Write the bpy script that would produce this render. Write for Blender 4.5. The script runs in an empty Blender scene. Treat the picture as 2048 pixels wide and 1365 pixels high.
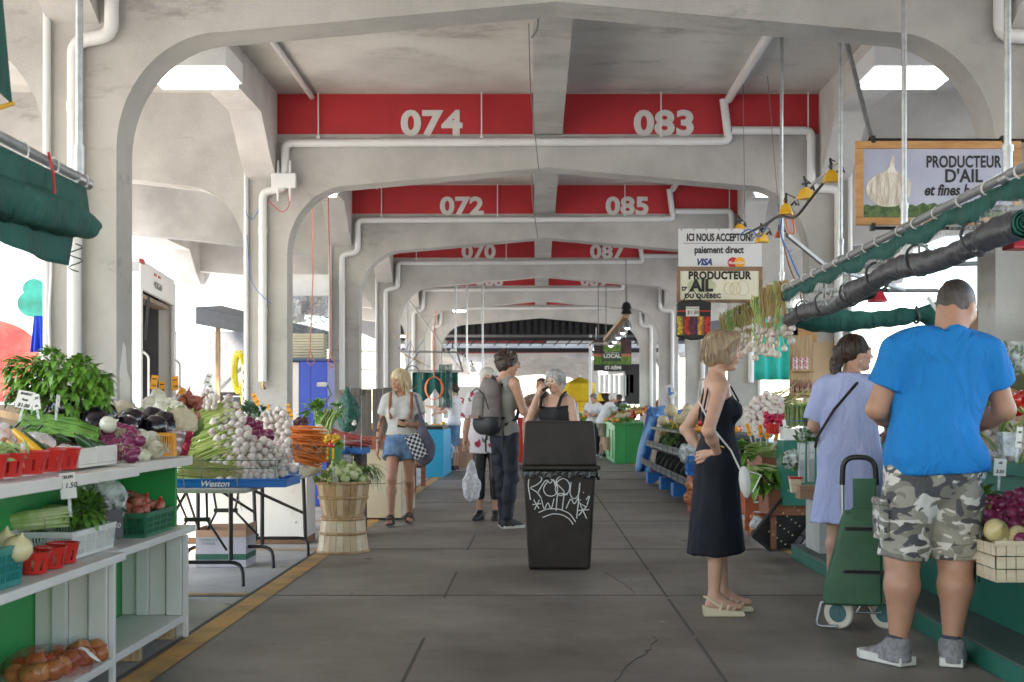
import bpy, bmesh, math, random
import numpy as np
from mathutils import Vector, Matrix, Euler
R = math.radians
random.seed(7)
C = bpy.context.scene.collection
SC = bpy.context.scene

# ---------------------------------------------------------------- camera, light, exposure
F = 2600.0; VX, VY = 1073.0, 820.0; CX, CZ = -0.115, 1.22      # photograph 2048 x 1365: vanishing point, eye
cam = bpy.data.cameras.new('camera'); cam_o = bpy.data.objects.new('camera', cam); C.objects.link(cam_o)
cam.sensor_width = 36; cam.lens = F/2048*36
cam.shift_x = -(VX-1024)/2048; cam.shift_y = (VY-682.5)/2048
cam.clip_start = .1; cam.clip_end = 2000
cam_o.location = (CX, 0, CZ); cam_o.rotation_euler = (R(90), 0, 0)
cam.dof.use_dof = True; cam.dof.focus_distance = 9.5; cam.dof.aperture_fstop = 5.0
SC.camera = cam_o
w = bpy.data.worlds.new('World'); SC.world = w; w.use_nodes = True
nt = w.node_tree; bg = nt.nodes['Background']
sky = nt.nodes.new('ShaderNodeTexSky'); sky.sky_type = 'NISHITA'; sky.sun_disc = False
sky.sun_elevation = R(46); sky.sun_rotation = R(-118); sky.dust_density = 1.0; sky.air_density = 1.2; sky.ozone_density = 1.0
nt.links.new(sky.outputs[0], bg.inputs[0]); bg.inputs[1].default_value = .15
sun = bpy.data.lights.new('sun', 'SUN'); sun.energy = 5; sun.angle = R(6); sun.color = (1, .92, .82)
sun_o = bpy.data.objects.new('sun', sun); C.objects.link(sun_o)
def aim_sun(el, az):           # az measured from +Y towards +X, the direction the sun stands in
    d = Vector((math.sin(az)*math.cos(el), math.cos(az)*math.cos(el), math.sin(el)))
    sun_o.rotation_euler = d.to_track_quat('Z', 'Y').to_euler()
aim_sun(R(46), R(-118))
SC.view_settings.view_transform = 'Standard'; SC.view_settings.look = 'None'
SC.view_settings.exposure = 2.36; SC.view_settings.gamma = 1
SC.cycles.use_denoising = True
SC.cycles.max_bounces = 9; SC.cycles.diffuse_bounces = 6; SC.cycles.transparent_max_bounces = 24
SC.cycles.caustics_reflective = False; SC.cycles.caustics_refractive = False
SC.cycles.sample_clamp_indirect = 6

def GX(x, Y): return (x-VX)*Y/F+CX
def GZ(y, Y): return CZ-(y-VY)*Y/F
def P(x, y, Y): return Vector((GX(x, Y), Y, GZ(y, Y)))
def YG(y): return F*CZ/(y-VY)

# ---------------------------------------------------------------- materials
MATS = {}
def mat(name, c, r=.6, m=0., var=.1, vs=6., bump=0., bs=60., fold=0., rnd=0., c2=None, lo=.4, hi=.62, spec=.5, sss=0., alpha=1., trans=0., emit=0., stretch=None, sheen=0., coat=0., hue=0.):
    if name in MATS: return MATS[name]
    mt = bpy.data.materials.new(name); MATS[name] = mt; mt.use_nodes = True
    N = mt.node_tree.nodes; L = mt.node_tree.links; b = N['Principled BSDF']
    b.inputs['Roughness'].default_value = r; b.inputs['Metallic'].default_value = m
    b.inputs['Specular IOR Level'].default_value = spec
    tc = N.new('ShaderNodeTexCoord'); src = tc.outputs['Object']
    if stretch:
        mp = N.new('ShaderNodeMapping'); mp.inputs['Scale'].default_value = stretch
        L.new(src, mp.inputs[0]); src = mp.outputs[0]
    no = N.new('ShaderNodeTexNoise'); no.inputs['Scale'].default_value = vs; no.inputs['Detail'].default_value = 5; no.inputs['Roughness'].default_value = .6
    oi = N.new('ShaderNodeObjectInfo')
    ad = N.new('ShaderNodeVectorMath'); ad.operation = 'ADD'
    ml = N.new('ShaderNodeMath'); ml.operation = 'MULTIPLY'; ml.inputs[1].default_value = 37. if rnd else 0.
    L.new(oi.outputs['Random'], ml.inputs[0]); L.new(src, ad.inputs[0]); L.new(ml.outputs[0], ad.inputs[1]); L.new(ad.outputs[0], no.inputs['Vector'])
    cr = N.new('ShaderNodeValToRGB'); e = cr.color_ramp.elements
    a = [max(0, x*(1-var)) for x in c]; z = list(c2) if c2 else [min(1, x*(1+var)) for x in c]
    e[0].position = lo if c2 else .3; e[1].position = hi if c2 else .7
    e[0].color = (*a, 1); e[1].color = (*z, 1)
    L.new(no.outputs[0], cr.inputs[0]); out = cr.outputs[0]
    if rnd:
        hs = N.new('ShaderNodeHueSaturation')
        mr = N.new('ShaderNodeMapRange'); mr.inputs[3].default_value = 1-rnd; mr.inputs[4].default_value = 1+rnd
        L.new(oi.outputs['Random'], mr.inputs[0]); L.new(mr.outputs[0], hs.inputs['Value'])
        if hue:
            mr2 = N.new('ShaderNodeMapRange'); mr2.inputs[3].default_value = .5-hue; mr2.inputs[4].default_value = .5+hue
            fr = N.new('ShaderNodeMath'); fr.operation = 'FRACT'; m7 = N.new('ShaderNodeMath'); m7.operation = 'MULTIPLY'; m7.inputs[1].default_value = 7.3
            L.new(oi.outputs['Random'], m7.inputs[0]); L.new(m7.outputs[0], fr.inputs[0]); L.new(fr.outputs[0], mr2.inputs[0]); L.new(mr2.outputs[0], hs.inputs['Hue'])
        L.new(out, hs.inputs['Color']); out = hs.outputs[0]
    L.new(out, b.inputs['Base Color'])
    if bump:
        nb = N.new('ShaderNodeTexNoise'); nb.inputs['Scale'].default_value = bs; nb.inputs['Detail'].default_value = 3
        L.new(src, nb.inputs['Vector']); bp = N.new('ShaderNodeBump'); bp.inputs['Strength'].default_value = bump; bp.inputs['Distance'].default_value = .01
        L.new(nb.outputs[0], bp.inputs['Height']); L.new(bp.outputs[0], b.inputs['Normal'])
    if fold:                                            # cloth creases
        nf = N.new('ShaderNodeTexNoise'); nf.inputs['Scale'].default_value = 7; nf.inputs['Detail'].default_value = 4; nf.inputs['Distortion'].default_value = 1.6; nf.inputs['Roughness'].default_value = .45
        mf = N.new('ShaderNodeMapping'); mf.inputs['Scale'].default_value = (1, 1, .55); L.new(tc.outputs['Object'], mf.inputs[0]); L.new(mf.outputs[0], nf.inputs['Vector'])
        bf = N.new('ShaderNodeBump'); bf.inputs['Strength'].default_value = fold; bf.inputs['Distance'].default_value = .05; L.new(nf.outputs[0], bf.inputs['Height'])
        if bump: L.new(bp.outputs[0], bf.inputs['Normal'])
        L.new(bf.outputs[0], b.inputs['Normal'])
    if sss:
        b.inputs['Subsurface Weight'].default_value = sss; b.inputs['Subsurface Radius'].default_value = (.012, .005, .003); b.inputs['Subsurface Scale'].default_value = .6
    if sheen: b.inputs['Sheen Weight'].default_value = sheen
    if coat: b.inputs['Coat Weight'].default_value = coat
    if trans: b.inputs['Transmission Weight'].default_value = trans
    if alpha < 1: b.inputs['Alpha'].default_value = alpha
    if emit:
        b.inputs['Emission Color'].default_value = (*c, 1); b.inputs['Emission Strength'].default_value = emit
    return mt

def film(name, c, cov=.3, r=.15):                  # clear or milky plastic film: part glossy, part see-through
    if name in MATS: return MATS[name]
    mt = bpy.data.materials.new(name); MATS[name] = mt; mt.use_nodes = True
    N = mt.node_tree.nodes; L = mt.node_tree.links; b = N['Principled BSDF']; o = N['Material Output']
    b.inputs['Base Color'].default_value = (*c, 1); b.inputs['Roughness'].default_value = r
    t = N.new('ShaderNodeBsdfTransparent'); mx = N.new('ShaderNodeMixShader')
    tc = N.new('ShaderNodeTexCoord'); no = N.new('ShaderNodeTexNoise'); no.inputs['Scale'].default_value = 22; no.inputs['Detail'].default_value = 4
    mr = N.new('ShaderNodeMapRange'); mr.inputs[1].default_value = .35; mr.inputs[2].default_value = .7; mr.inputs[3].default_value = max(0, cov-.22); mr.inputs[4].default_value = min(1, cov+.35)
    bp = N.new('ShaderNodeBump'); bp.inputs['Strength'].default_value = .6; bp.inputs['Distance'].default_value = .02
    L.new(tc.outputs['Object'], no.inputs['Vector']); L.new(no.outputs[0], mr.inputs[0]); L.new(mr.outputs[0], mx.inputs[0])
    L.new(no.outputs[0], bp.inputs['Height']); L.new(bp.outputs[0], b.inputs['Normal'])
    L.new(t.outputs[0], mx.inputs[1]); L.new(b.outputs[0], mx.inputs[2]); L.new(mx.outputs[0], o.inputs[0])
    return mt

# ---------------------------------------------------------------- mesh building
class MB:
    def __init__(s): s.v = []; s.f = []; s.m = []
    def add(s, vs, fs, mi=0):
        n = len(s.v); s.v += [tuple(v) for v in vs]; s.f += [tuple(i+n for i in f) for f in fs]; s.m += [mi]*len(fs); return s
    def bx(s, x0, x1, y0, y1, z0, z1, mi=0, M=None):
        vs = [Vector((x, y, z)) for x in (x0, x1) for y in (y0, y1) for z in (z0, z1)]
        if M: vs = [M @ v for v in vs]
        return s.add(vs, [(0, 1, 3, 2), (4, 6, 7, 5), (0, 4, 5, 1), (2, 3, 7, 6), (0, 2, 6, 4), (1, 5, 7, 3)], mi)
    def bar(s, a, b, wx, wz, mi=0, roll=0):            # rectangular bar from a to b
        a = Vector(a); b = Vector(b); d = b-a; q = d.to_track_quat('Y', 'Z')
        M = Matrix.Translation(a) @ q.to_matrix().to_4x4() @ Matrix.Rotation(roll, 4, 'Y')
        return s.bx(-wx/2, wx/2, 0, d.length, -wz/2, wz/2, mi, M)
    def tube(s, pts, r, n=8, mi=0, caps=True, closed=False):
        pts = [Vector(p) for p in pts]; k = len(pts); rs = r if isinstance(r, (list, tuple)) else [r]*k
        vs = []; u = None
        for i, p in enumerate(pts):
            t = (pts[min(i+1, k-1)]-pts[max(i-1, 0)]) if not closed else (pts[(i+1) % k]-pts[i-1])
            if t.length < 1e-9: t = Vector((0, 0, 1))
            t.normalize()
            if u is None: u = t.orthogonal().normalized()
            u = (u-t*u.dot(t)); u = u.normalized() if u.length > 1e-6 else t.orthogonal().normalized()
            w_ = t.cross(u)
            for j in range(n):
                a = 2*math.pi*j/n; vs.append(p+(u*math.cos(a)+w_*math.sin(a))*rs[i])
        fs = []
        for i in range(k if closed else k-1):
            for j in range(n):
                a = i*n; b = ((i+1) % k)*n; fs.append((a+j, a+(j+1) % n, b+(j+1) % n, b+j))
        if caps and not closed: fs += [tuple(range(n))[::-1], tuple((k-1)*n+j for j in range(n))]
        return s.add(vs, fs, mi)
    def lathe(s, prof, n=16, M=None, mi=0, lobes=0, la=0.):  # profile of (r, z)
        vs = []; fs = []
        for r, z in prof:
            for j in range(n):
                a = 2*math.pi*j/n; rr = r*(1+la*abs(math.cos(lobes*a/2))-la*.6) if lobes else r
                vs.append(Vector((rr*math.cos(a), rr*math.sin(a), z)))
        k = len(prof)
        for i in range(k-1):
            for j in range(n): fs.append((i*n+j, i*n+(j+1) % n, (i+1)*n+(j+1) % n, (i+1)*n+j))
        fs += [tuple(range(n))[::-1], tuple((k-1)*n+j for j in range(n))]
        if M: vs = [M @ v for v in vs]
        return s.add(vs, fs, mi)
    def ball(s, c, r, n=12, k=8, mi=0, M=None):
        r = r if isinstance(r, (list, tuple)) else (r, r, r); c = Vector(c)
        vs = []; fs = []
        for i in range(1, k):
            a = math.pi*i/k
            for j in range(n):
                b = 2*math.pi*j/n; vs.append(Vector((r[0]*math.sin(a)*math.cos(b), r[1]*math.sin(a)*math.sin(b), r[2]*math.cos(a))))
        t = len(vs); vs += [Vector((0, 0, r[2])), Vector((0, 0, -r[2]))]
        for i in range(k-2):
            for j in range(n): fs.append((i*n+j, (i+1)*n+j, (i+1)*n+(j+1) % n, i*n+(j+1) % n))
        for j in range(n): fs.append((t, j, (j+1) % n)); fs.append((t+1, (k-2)*n+(j+1) % n, (k-2)*n+j))
        vs = [(M @ v if M else v)+c for v in vs]
        return s.add(vs, fs, mi)
    def prism(s, poly, axis, a, b, mi=0):              # poly of 2-D points swept along axis from a to b
        n = len(poly)
        def pt(p, t): return {'y': (p[0], t, p[1]), 'x': (t, p[0], p[1]), 'z': (p[0], p[1], t)}[axis]
        vs = [pt(p, a) for p in poly]+[pt(p, b) for p in poly]
        fs = [(i, (i+1) % n, n+(i+1) % n, n+i) for i in range(n)]+[tuple(range(n))[::-1], tuple(range(n, 2*n))]
        return s.add(vs, fs, mi)
    def grid(s, fn, nu, nv, mi=0, cu=False):
        vs = [Vector(fn(i/(nu-1) if not cu else i/nu, j/(nv-1))) for i in range(nu) for j in range(nv)]
        fs = []
        for i in range(nu if cu else nu-1):
            for j in range(nv-1):
                a = i*nv+j; b = ((i+1) % nu)*nv+j; fs.append((a, b, b+1, a+1))
        return s.add(vs, fs, mi)
    def leaf(s, base, d, up, L_, W_, curl=.3, mi=0, n=4):  # pointed leaf of 2 x n quads
        d = Vector(d).normalized(); sd = d.cross(Vector(up)); sd = sd.normalized() if sd.length > 1e-4 else d.orthogonal().normalized(); u = sd.cross(d)
        vs = []
        for i in range(n+1):
            t = i/n; wd = W_*math.sin(math.pi*min(1, t*.93+.07))**.8*(1-.25*t); c = Vector(base)+d*L_*t-u*L_*curl*t*t
            vs += [c-sd*wd/2+u*wd*.18, c, c+sd*wd/2+u*wd*.18]
        fs = []
        for i in range(n):
            a = i*3; fs += [(a, a+1, a+4, a+3), (a+1, a+2, a+5, a+4)]
        return s.add(vs, fs, mi)
    def move(s, M, start=0):
        for i in range(start, len(s.v)): s.v[i] = tuple(M @ Vector(s.v[i]))
        return s
    def build(s, name, m, parent=None, smooth=None, bevel=0, M=None, solid=0, sub=0):
        me = bpy.data.meshes.new(name); me.from_pydata(s.v, [], s.f)
        for x in (m if isinstance(m, (list, tuple)) else [m]): me.materials.append(x)
        if any(s.m): me.polygons.foreach_set('material_index', s.m)
        bm = bmesh.new(); bm.from_mesh(me); bmesh.ops.recalc_face_normals(bm, faces=bm.faces); bm.to_mesh(me); bm.free()
        if smooth is not None:
            me.shade_smooth()
            if smooth < 170: me.set_sharp_from_angle(angle=R(smooth))
        o = bpy.data.objects.new(name, me); C.objects.link(o)
        if M: o.matrix_world = M
        if solid: md = o.modifiers.new('solid', 'SOLIDIFY'); md.thickness = solid; md.offset = 0
        if bevel: md = o.modifiers.new('bevel', 'BEVEL'); md.width = bevel; md.segments = 2; md.limit_method = 'ANGLE'; md.angle_limit = R(40)
        if sub: md = o.modifiers.new('sub', 'SUBSURF'); md.levels = sub; md.render_levels = sub
        if parent: o.parent = parent
        return o
def tag(o, label=None, cat=None, group=None, kind=None):
    if label: o['label'] = label
    if cat: o['category'] = cat
    if group: o['group'] = group
    if kind: o['kind'] = kind
    return o
def thing(name, label, cat, loc=(0, 0, 0), rz=0, group=None):
    o = bpy.data.objects.new(name, None); C.objects.link(o); o.location = loc; o.rotation_euler = (0, 0, rz); o.empty_display_size = .1
    return tag(o, label, cat, group)
def kids(o): return [c for c in C.objects if c.parent == o]
KC = {}
def dup(root, loc, rot=None, sc=None, label=None, group=None, name=None):
    if root.name not in KC: KC[root.name] = [(c, kids(c)) for c in kids(root)]
    r = root.copy(); C.objects.link(r); r.location = loc
    if rot is not None: r.rotation_euler = rot
    if sc is not None: r.scale = (sc, sc, sc) if not isinstance(sc, tuple) else sc
    if label: r['label'] = label
    if group: r['group'] = group
    for c, g in KC[root.name]:
        c2 = c.copy(); C.objects.link(c2); c2.parent = r
        for d in g: d2 = d.copy(); C.objects.link(d2); d2.parent = c2
    return r
class Proto:                                           # one of a kind; the first call moves it, the later ones copy it
    def __init__(s, root): s.root = root; s.used = False
    def at(s, loc, rot=(0, 0, 0), sc=1., label=None, group=None):
        if not s.used:
            s.used = True; s.root.location = loc; s.root.rotation_euler = rot; s.root.scale = (sc, sc, sc) if not isinstance(sc, tuple) else sc
            if label: s.root['label'] = label
            if group: s.root['group'] = group
            if s.root.name not in KC: KC[s.root.name] = [(c, kids(c)) for c in kids(s.root)]
            return s.root
        return dup(s.root, loc, rot, sc, label, group)
def text(name, body, m, size, M, parent=None, bold=0., ext=.001, align='CENTER', shear=0., space=1., xs=1.):
    cu = bpy.data.curves.new(name, 'FONT'); cu.body = body; cu.size = size; cu.align_x = align; cu.align_y = 'CENTER'
    cu.offset = bold; cu.extrude = ext; cu.shear = shear; cu.space_character = space; cu.resolution_u = 4
    o = bpy.data.objects.new(name, cu); C.objects.link(o); bpy.context.view_layer.update()
    me = bpy.data.meshes.new_from_object(o.evaluated_get(bpy.context.evaluated_depsgraph_get()))
    C.objects.unlink(o); bpy.data.objects.remove(o)
    for v in me.vertices: v.co.x *= xs
    me.materials.clear(); me.materials.append(m); me.name = name
    o2 = bpy.data.objects.new(name, me); C.objects.link(o2); o2.matrix_world = M
    if parent: o2.parent = parent
    return o2
def facing(x, y, z, rz=0, tilt=0): # text plane that looks at -Y (towards the camera), turned by rz
    return Matrix.Translation((x, y, z)) @ Matrix.Rotation(rz, 4, 'Z') @ Matrix.Rotation(R(90)+tilt, 4, 'X')
def arc(cx, cz, rx, rz, a0, a1, n): return [(cx+rx*math.cos(a0+(a1-a0)*i/n), cz+rz*math.sin(a0+(a1-a0)*i/n)) for i in range(n+1)]
def elbow(pts, r=.06, n=4):       # round the corners of a polyline
    pts = [Vector(p) for p in pts]; out = [pts[0]]
    for i in range(1, len(pts)-1):
        a = (pts[i-1]-pts[i]); b = (pts[i+1]-pts[i]); q = min(r, a.length*.49, b.length*.49); a.normalize(); b.normalize()
        p0 = pts[i]+a*q; p1 = pts[i]+b*q
        for k in range(n+1):
            t = k/n; out.append(p0*(1-t)**2+pts[i]*2*t*(1-t)+p1*t*t)
    return out+[pts[-1]]

# ---------------------------------------------------------------- distance-field modelling for bodies, clothes and soft things
class SDF:
    def __init__(s): s.pr = []; s.clips = []; s.wr = None
    def cap(s, a, b, ra, rb=None, k=.02, flat=None, fe=False, op='u'):     # tapered capsule; flat=(dir, factor) squashes, fe cuts the end at b flat
        s.pr.append(('c', np.array(a, float), np.array(b, float), ra, ra if rb is None else rb, k, flat, fe, op)); return s
    def ell(s, c, r, k=.02, rot=None, op='u'):
        s.pr.append(('e', np.array(c, float), np.array(r, float), rot, 0, k, None, False, op)); return s
    def clip(s, p, n, box=None): s.clips.append((np.array(p, float), np.array(n, float)/np.linalg.norm(n), box)); return s
    def wrinkle(s, amp, freq, seed=0, st=(1, 1, 1)): s.wr = (amp, freq, seed, st); return s
    def mesh(s, h):
        lo = np.full(3, 1e9); hi = -lo
        bb = []
        for p in s.pr:
            if p[0] == 'c':
                mr = max(p[3], p[4])
                if p[6] is not None and p[6][1] < 1: mr = mr/p[6][1]
                l = np.minimum(p[1], p[2])-mr; u = np.maximum(p[1], p[2])+mr
            else:
                mr = max(p[2]) if p[3] is not None else p[2]
                l = p[1]-mr; u = p[1]+mr
            bb.append((l, u))
            if p[8] == 'u': lo = np.minimum(lo, l); hi = np.maximum(hi, u)
        lo -= 3*h; hi += 3*h; n = np.ceil((hi-lo)/h).astype(int)+1
        G = np.full(n, .5, np.float32); ax = [lo[i]+h*np.arange(n[i]) for i in range(3)]
        for p, (l, u) in zip(s.pr, bb):
            pad = p[5]+3*h
            i0 = np.clip(np.floor((l-pad-lo)/h).astype(int), 0, n-1); i1 = np.clip(np.ceil((u+pad-lo)/h).astype(int)+1, 1, n)
            if (i1 <= i0).any(): continue
            sl = tuple(slice(a, b) for a, b in zip(i0, i1))
            X, Y, Z = np.meshgrid(*[ax[i][sl[i]] for i in range(3)], indexing='ij')
            Q = np.stack([X, Y, Z], -1).astype(np.float32)
            if p[0] == 'c':
                a, b, ra, rb = p[1], p[2], p[3], p[4]
                A, B, Qf = a, b, Q
                if p[6] is not None:
                    d = np.array(p[6][0], float); d /= np.linalg.norm(d); fct = p[6][1]
                    Qf = Q+(((Q-a)@d)*(fct-1))[..., None]*d; B = b+((b-a)@d)*(fct-1)*d
                ab = B-A; L2 = max(ab@ab, 1e-9); t = ((Qf-A)@ab)/L2
                tc = np.clip(t, 0, 1); D = np.linalg.norm(Qf-A-tc[..., None]*ab, axis=-1)-(ra+(rb-ra)*tc)
                if p[7]: D = np.maximum(D if True else D, (t-1)*math.sqrt(L2))
            else:
                q = Q-p[1]
                if p[3] is not None: q = q@np.array(p[3].to_3x3())
                kk = np.linalg.norm(q/p[2], axis=-1); k2 = np.linalg.norm(q/(p[2]**2), axis=-1)+1e-6
                D = kk*(kk-1)/k2
            g = G[sl]; D = D.astype(np.float32)
            if p[8] == 'u':
                k = p[5]
                if k > 0:
                    hh = np.clip(.5+.5*(g-D)/k, 0, 1); G[sl] = g*(1-hh)+D*hh-k*hh*(1-hh)
                else: G[sl] = np.minimum(g, D)
            else: G[sl] = np.maximum(g, -D)
        if s.wr:
            amp, fr, seed, st = s.wr; rg = np.random.RandomState(seed)
            X, Y, Z = np.meshgrid(ax[0]*st[0], ax[1]*st[1], ax[2]*st[2], indexing='ij', sparse=True)
            W = 0
            for o in range(5):
                d = rg.randn(3); d /= np.linalg.norm(d); f = fr*(1+.5*o); ph = rg.rand(4)*6.28
                W = W+np.sin((d[0]*X+d[1]*Y+d[2]*Z)*f+ph[0]+1.6*np.sin(X*f*.4+ph[1])*np.sin(Z*f*.37+ph[2]))/(1+.4*o)
            G += (amp*W/2).astype(np.float32)
        for p, nn, box in s.clips:
            X, Y, Z = np.meshgrid(*ax, indexing='ij', sparse=True)
            D = ((X-p[0])*nn[0]+(Y-p[1])*nn[1]+(Z-p[2])*nn[2]).astype(np.float32)
            if box is not None:
                (x0, x1), (y0, y1), (z0, z1) = box
                D = np.where((X > x0) & (X < x1) & (Y > y0) & (Y < y1) & (Z > z0) & (Z < z1), D, np.float32(-9))
            G = np.maximum(G, D)
        return surface_nets(G, lo, h)
def surface_nets(G, lo, h):
    ins = G < 0; nx, ny, nz = G.shape
    acc = np.zeros((nx-1, ny-1, nz-1, 3), np.float32); cnt = np.zeros((nx-1, ny-1, nz-1), np.float32)
    def sub(A, o): return A[o[0]:nx-1+o[0], o[1]:ny-1+o[1], o[2]:nz-1+o[2]]
    for d in range(3):
        e = [0, 0, 0]; e[d] = 1
        for a in (0, 1):
            for b in (0, 1):
                o = [0, 0, 0]; q = [i for i in range(3) if i != d]; o[q[0]] = a; o[q[1]] = b; o2 = [o[i]+e[i] for i in range(3)]
                g0 = sub(G, o); g1 = sub(G, o2); x = sub(ins, o) != sub(ins, o2)
                if not x.any(): continue
                t = g0[x]/(g0[x]-g1[x]); w_ = np.tile(np.array(o, np.float32), (len(t), 1)); w_[:, d] = t
                acc[x] += w_; cnt[x] += 1
    act = cnt > 0; idx = np.full(act.shape, -1, np.int64); idx[act] = np.arange(act.sum())
    base = np.argwhere(act); V = (base+acc[act]/cnt[act][:, None])*h+lo
    Fs = []
    for d in range(3):
        q = [i for i in range(3) if i != d]
        s0 = [slice(1, -1)]*3; s0[d] = slice(0, -1); s1 = [slice(1, -1)]*3; s1[d] = slice(1, None)
        a = ins[tuple(s0)]; b = ins[tuple(s1)]; x = np.argwhere(a != b)
        if not len(x): continue
        sg = a[tuple(x.T)]; p = x.copy(); p[:, q[0]] += 1; p[:, q[1]] += 1
        def cell(i, j):
            r = p.copy(); r[:, q[0]] -= i; r[:, q[1]] -= j; return idx[tuple(r.T)]
        f = np.stack([cell(1, 1), cell(0, 1), cell(0, 0), cell(1, 0)], -1)
        flip = sg if d != 1 else ~sg
        f[~flip] = f[~flip][:, ::-1]; Fs.append(f)
    return V, np.concatenate(Fs)
def sdf_obj(name, meshes, m, parent=None, M=None):
    vs = []; fs = []; n = 0
    for V, Fc in meshes: vs.append(V); fs.append(Fc+n); n += len(V)
    V = np.concatenate(vs); Fc = np.concatenate(fs)
    me = bpy.data.meshes.new(name); me.vertices.add(len(V)); me.vertices.foreach_set('co', V.astype(np.float32).ravel())
    me.loops.add(len(Fc)*4); me.loops.foreach_set('vertex_index', Fc.astype(np.int32).ravel())
    me.polygons.add(len(Fc)); me.polygons.foreach_set('loop_start', np.arange(0, len(Fc)*4, 4, dtype=np.int32))
    me.update(calc_edges=True); me.validate(); me.shade_smooth()
    for x in (m if isinstance(m, (list, tuple)) else [m]): me.materials.append(x)
    o = bpy.data.objects.new(name, me); C.objects.link(o)
    if M: o.matrix_world = M
    if parent: o.parent = parent
    return o
# ---------------------------------------------------------------- shared materials
M_conc = mat('painted_concrete', (.46, .44, .415), .85, var=.06, vs=1.3, bump=.35, bs=55, c2=(.56, .54, .515), lo=.36, hi=.6)
def stain(mt, sc, lo, hi, dark, st=(1, 1, 1), det=8):    # blotches, soot and scuffs over a paint
    N = mt.node_tree.nodes; L = mt.node_tree.links; b = N['Principled BSDF']
    tc = N.new('ShaderNodeTexCoord'); no = N.new('ShaderNodeTexNoise'); no.inputs['Scale'].default_value = sc; no.inputs['Detail'].default_value = det; no.inputs['Roughness'].default_value = .75
    mp = N.new('ShaderNodeMapping'); mp.inputs['Scale'].default_value = st; mp.inputs['Location'].default_value = (sc, 3, 7)
    L.new(tc.outputs['Object'], mp.inputs[0]); L.new(mp.outputs[0], no.inputs['Vector'])
    cr = N.new('ShaderNodeValToRGB'); cr.color_ramp.elements[0].position = lo; cr.color_ramp.elements[1].position = hi
    cr.color_ramp.elements[0].color = (1, 1, 1, 1); cr.color_ramp.elements[1].color = (*dark, 1)
    L.new(no.outputs[0], cr.inputs[0])
    mx = N.new('ShaderNodeMix'); mx.data_type = 'RGBA'; mx.blend_type = 'MULTIPLY'; mx.inputs[0].default_value = 1
    old = b.inputs['Base Color'].links[0].from_socket
    L.new(old, mx.inputs[6]); L.new(cr.outputs[0], mx.inputs[7]); L.new(mx.outputs[2], b.inputs['Base Color'])
    return mt
M_stain_dim = stain(mat('stained_dimmed_concrete', (.38, .365, .345), .85, vs=1.1, bump=.4, bs=55, c2=(.48, .465, .44), lo=.35, hi=.6), 1.6, .58, .74, (.5, .49, .47), (.5, 1, 1.6)); stain(M_conc, 2.3, .6, .78, (.68, .67, .65))
M_roof = stain(mat('roof_concrete', (.50, .48, .455), .85, vs=1.1, bump=.35, bs=55, c2=(.60, .58, .55), lo=.35, hi=.6), 1.4, .57, .72, (.5, .49, .47), (.5, 1, 1))
M_red = mat('red_paint', (.42, .018, .025), .6, var=.08, vs=2, bump=.15, bs=60)
stain(M_red, 3, .55, .8, (.72, .7, .7)); M_num = mat('grey_lettering', (.60, .585, .56), .7, var=.06)
M_pvc = mat('white_pipe', (.74, .74, .73), .28, var=.05, vs=3, c2=(.66, .65, .63), lo=.45, hi=.7)
M_floor = mat('dark_concrete', (.135, .116, .096), .5, vs=.9, c2=(.235, .208, .176), lo=.35, hi=.68, bump=.12, bs=45)
stain(M_floor, 1.1, .50, .70, (.66, .64, .62), (1, .6, 1)); stain(M_floor, 7, .56, .70, (.72, .7, .68), (.5, 1, 1)); stain(M_floor, 60, .60, .68, (1.25, 1.22, 1.18), (.3, 1, 1), 2)
M_side = mat('pale_concrete', (.33, .315, .29), .8, vs=1.1, c2=(.44, .42, .39), lo=.35, hi=.68, bump=.15, bs=45)
stain(M_side, 2, .52, .72, (.72, .7, .67)); M_ground = mat('yard_concrete', (.40, .39, .37), .85, vs=.5, c2=(.50, .49, .47), lo=.35, hi=.65)
M_yline = mat('worn_yellow_paint', (.30, .20, .09), .7, vs=3, c2=(.50, .28, .075), lo=.34, hi=.56, bump=.1); stain(M_yline, 6, .56, .7, (.62, .62, .66))
M_joint = mat('joint_dirt', (.10, .09, .076), .9)
M_steel = mat('galvanised_steel', (.42, .43, .44), .38, m=.85, var=.2, vs=18)
M_pipe_grey = mat('grey_plastic_pipe', (.22, .23, .24), .35, var=.12, vs=9)
M_black = mat('black_plastic', (.012, .012, .013), .4)
M_blackmetal = mat('black_metal', (.02, .02, .022), .35, m=.3)
M_white = mat('white_paint', (.74, .715, .67), .55, vs=4, c2=(.62, .59, .54), lo=.45, hi=.75, bump=.05); stain(M_white, 4, .62, .78, (.72, .68, .62), (1, 1, .4))
M_wire = mat('thin_wire', (.12, .12, .12), .5)
M_lamp = mat('lit_diffuser', (.95, 1, .95), .4, var=0, emit=2.6)
M_warm = mat('warm_bulb', (1, .72, .38), .4, var=0, emit=6.)
M_sheet = mat('white_enamel', (.68, .68, .68), .35, var=.03)

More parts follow.
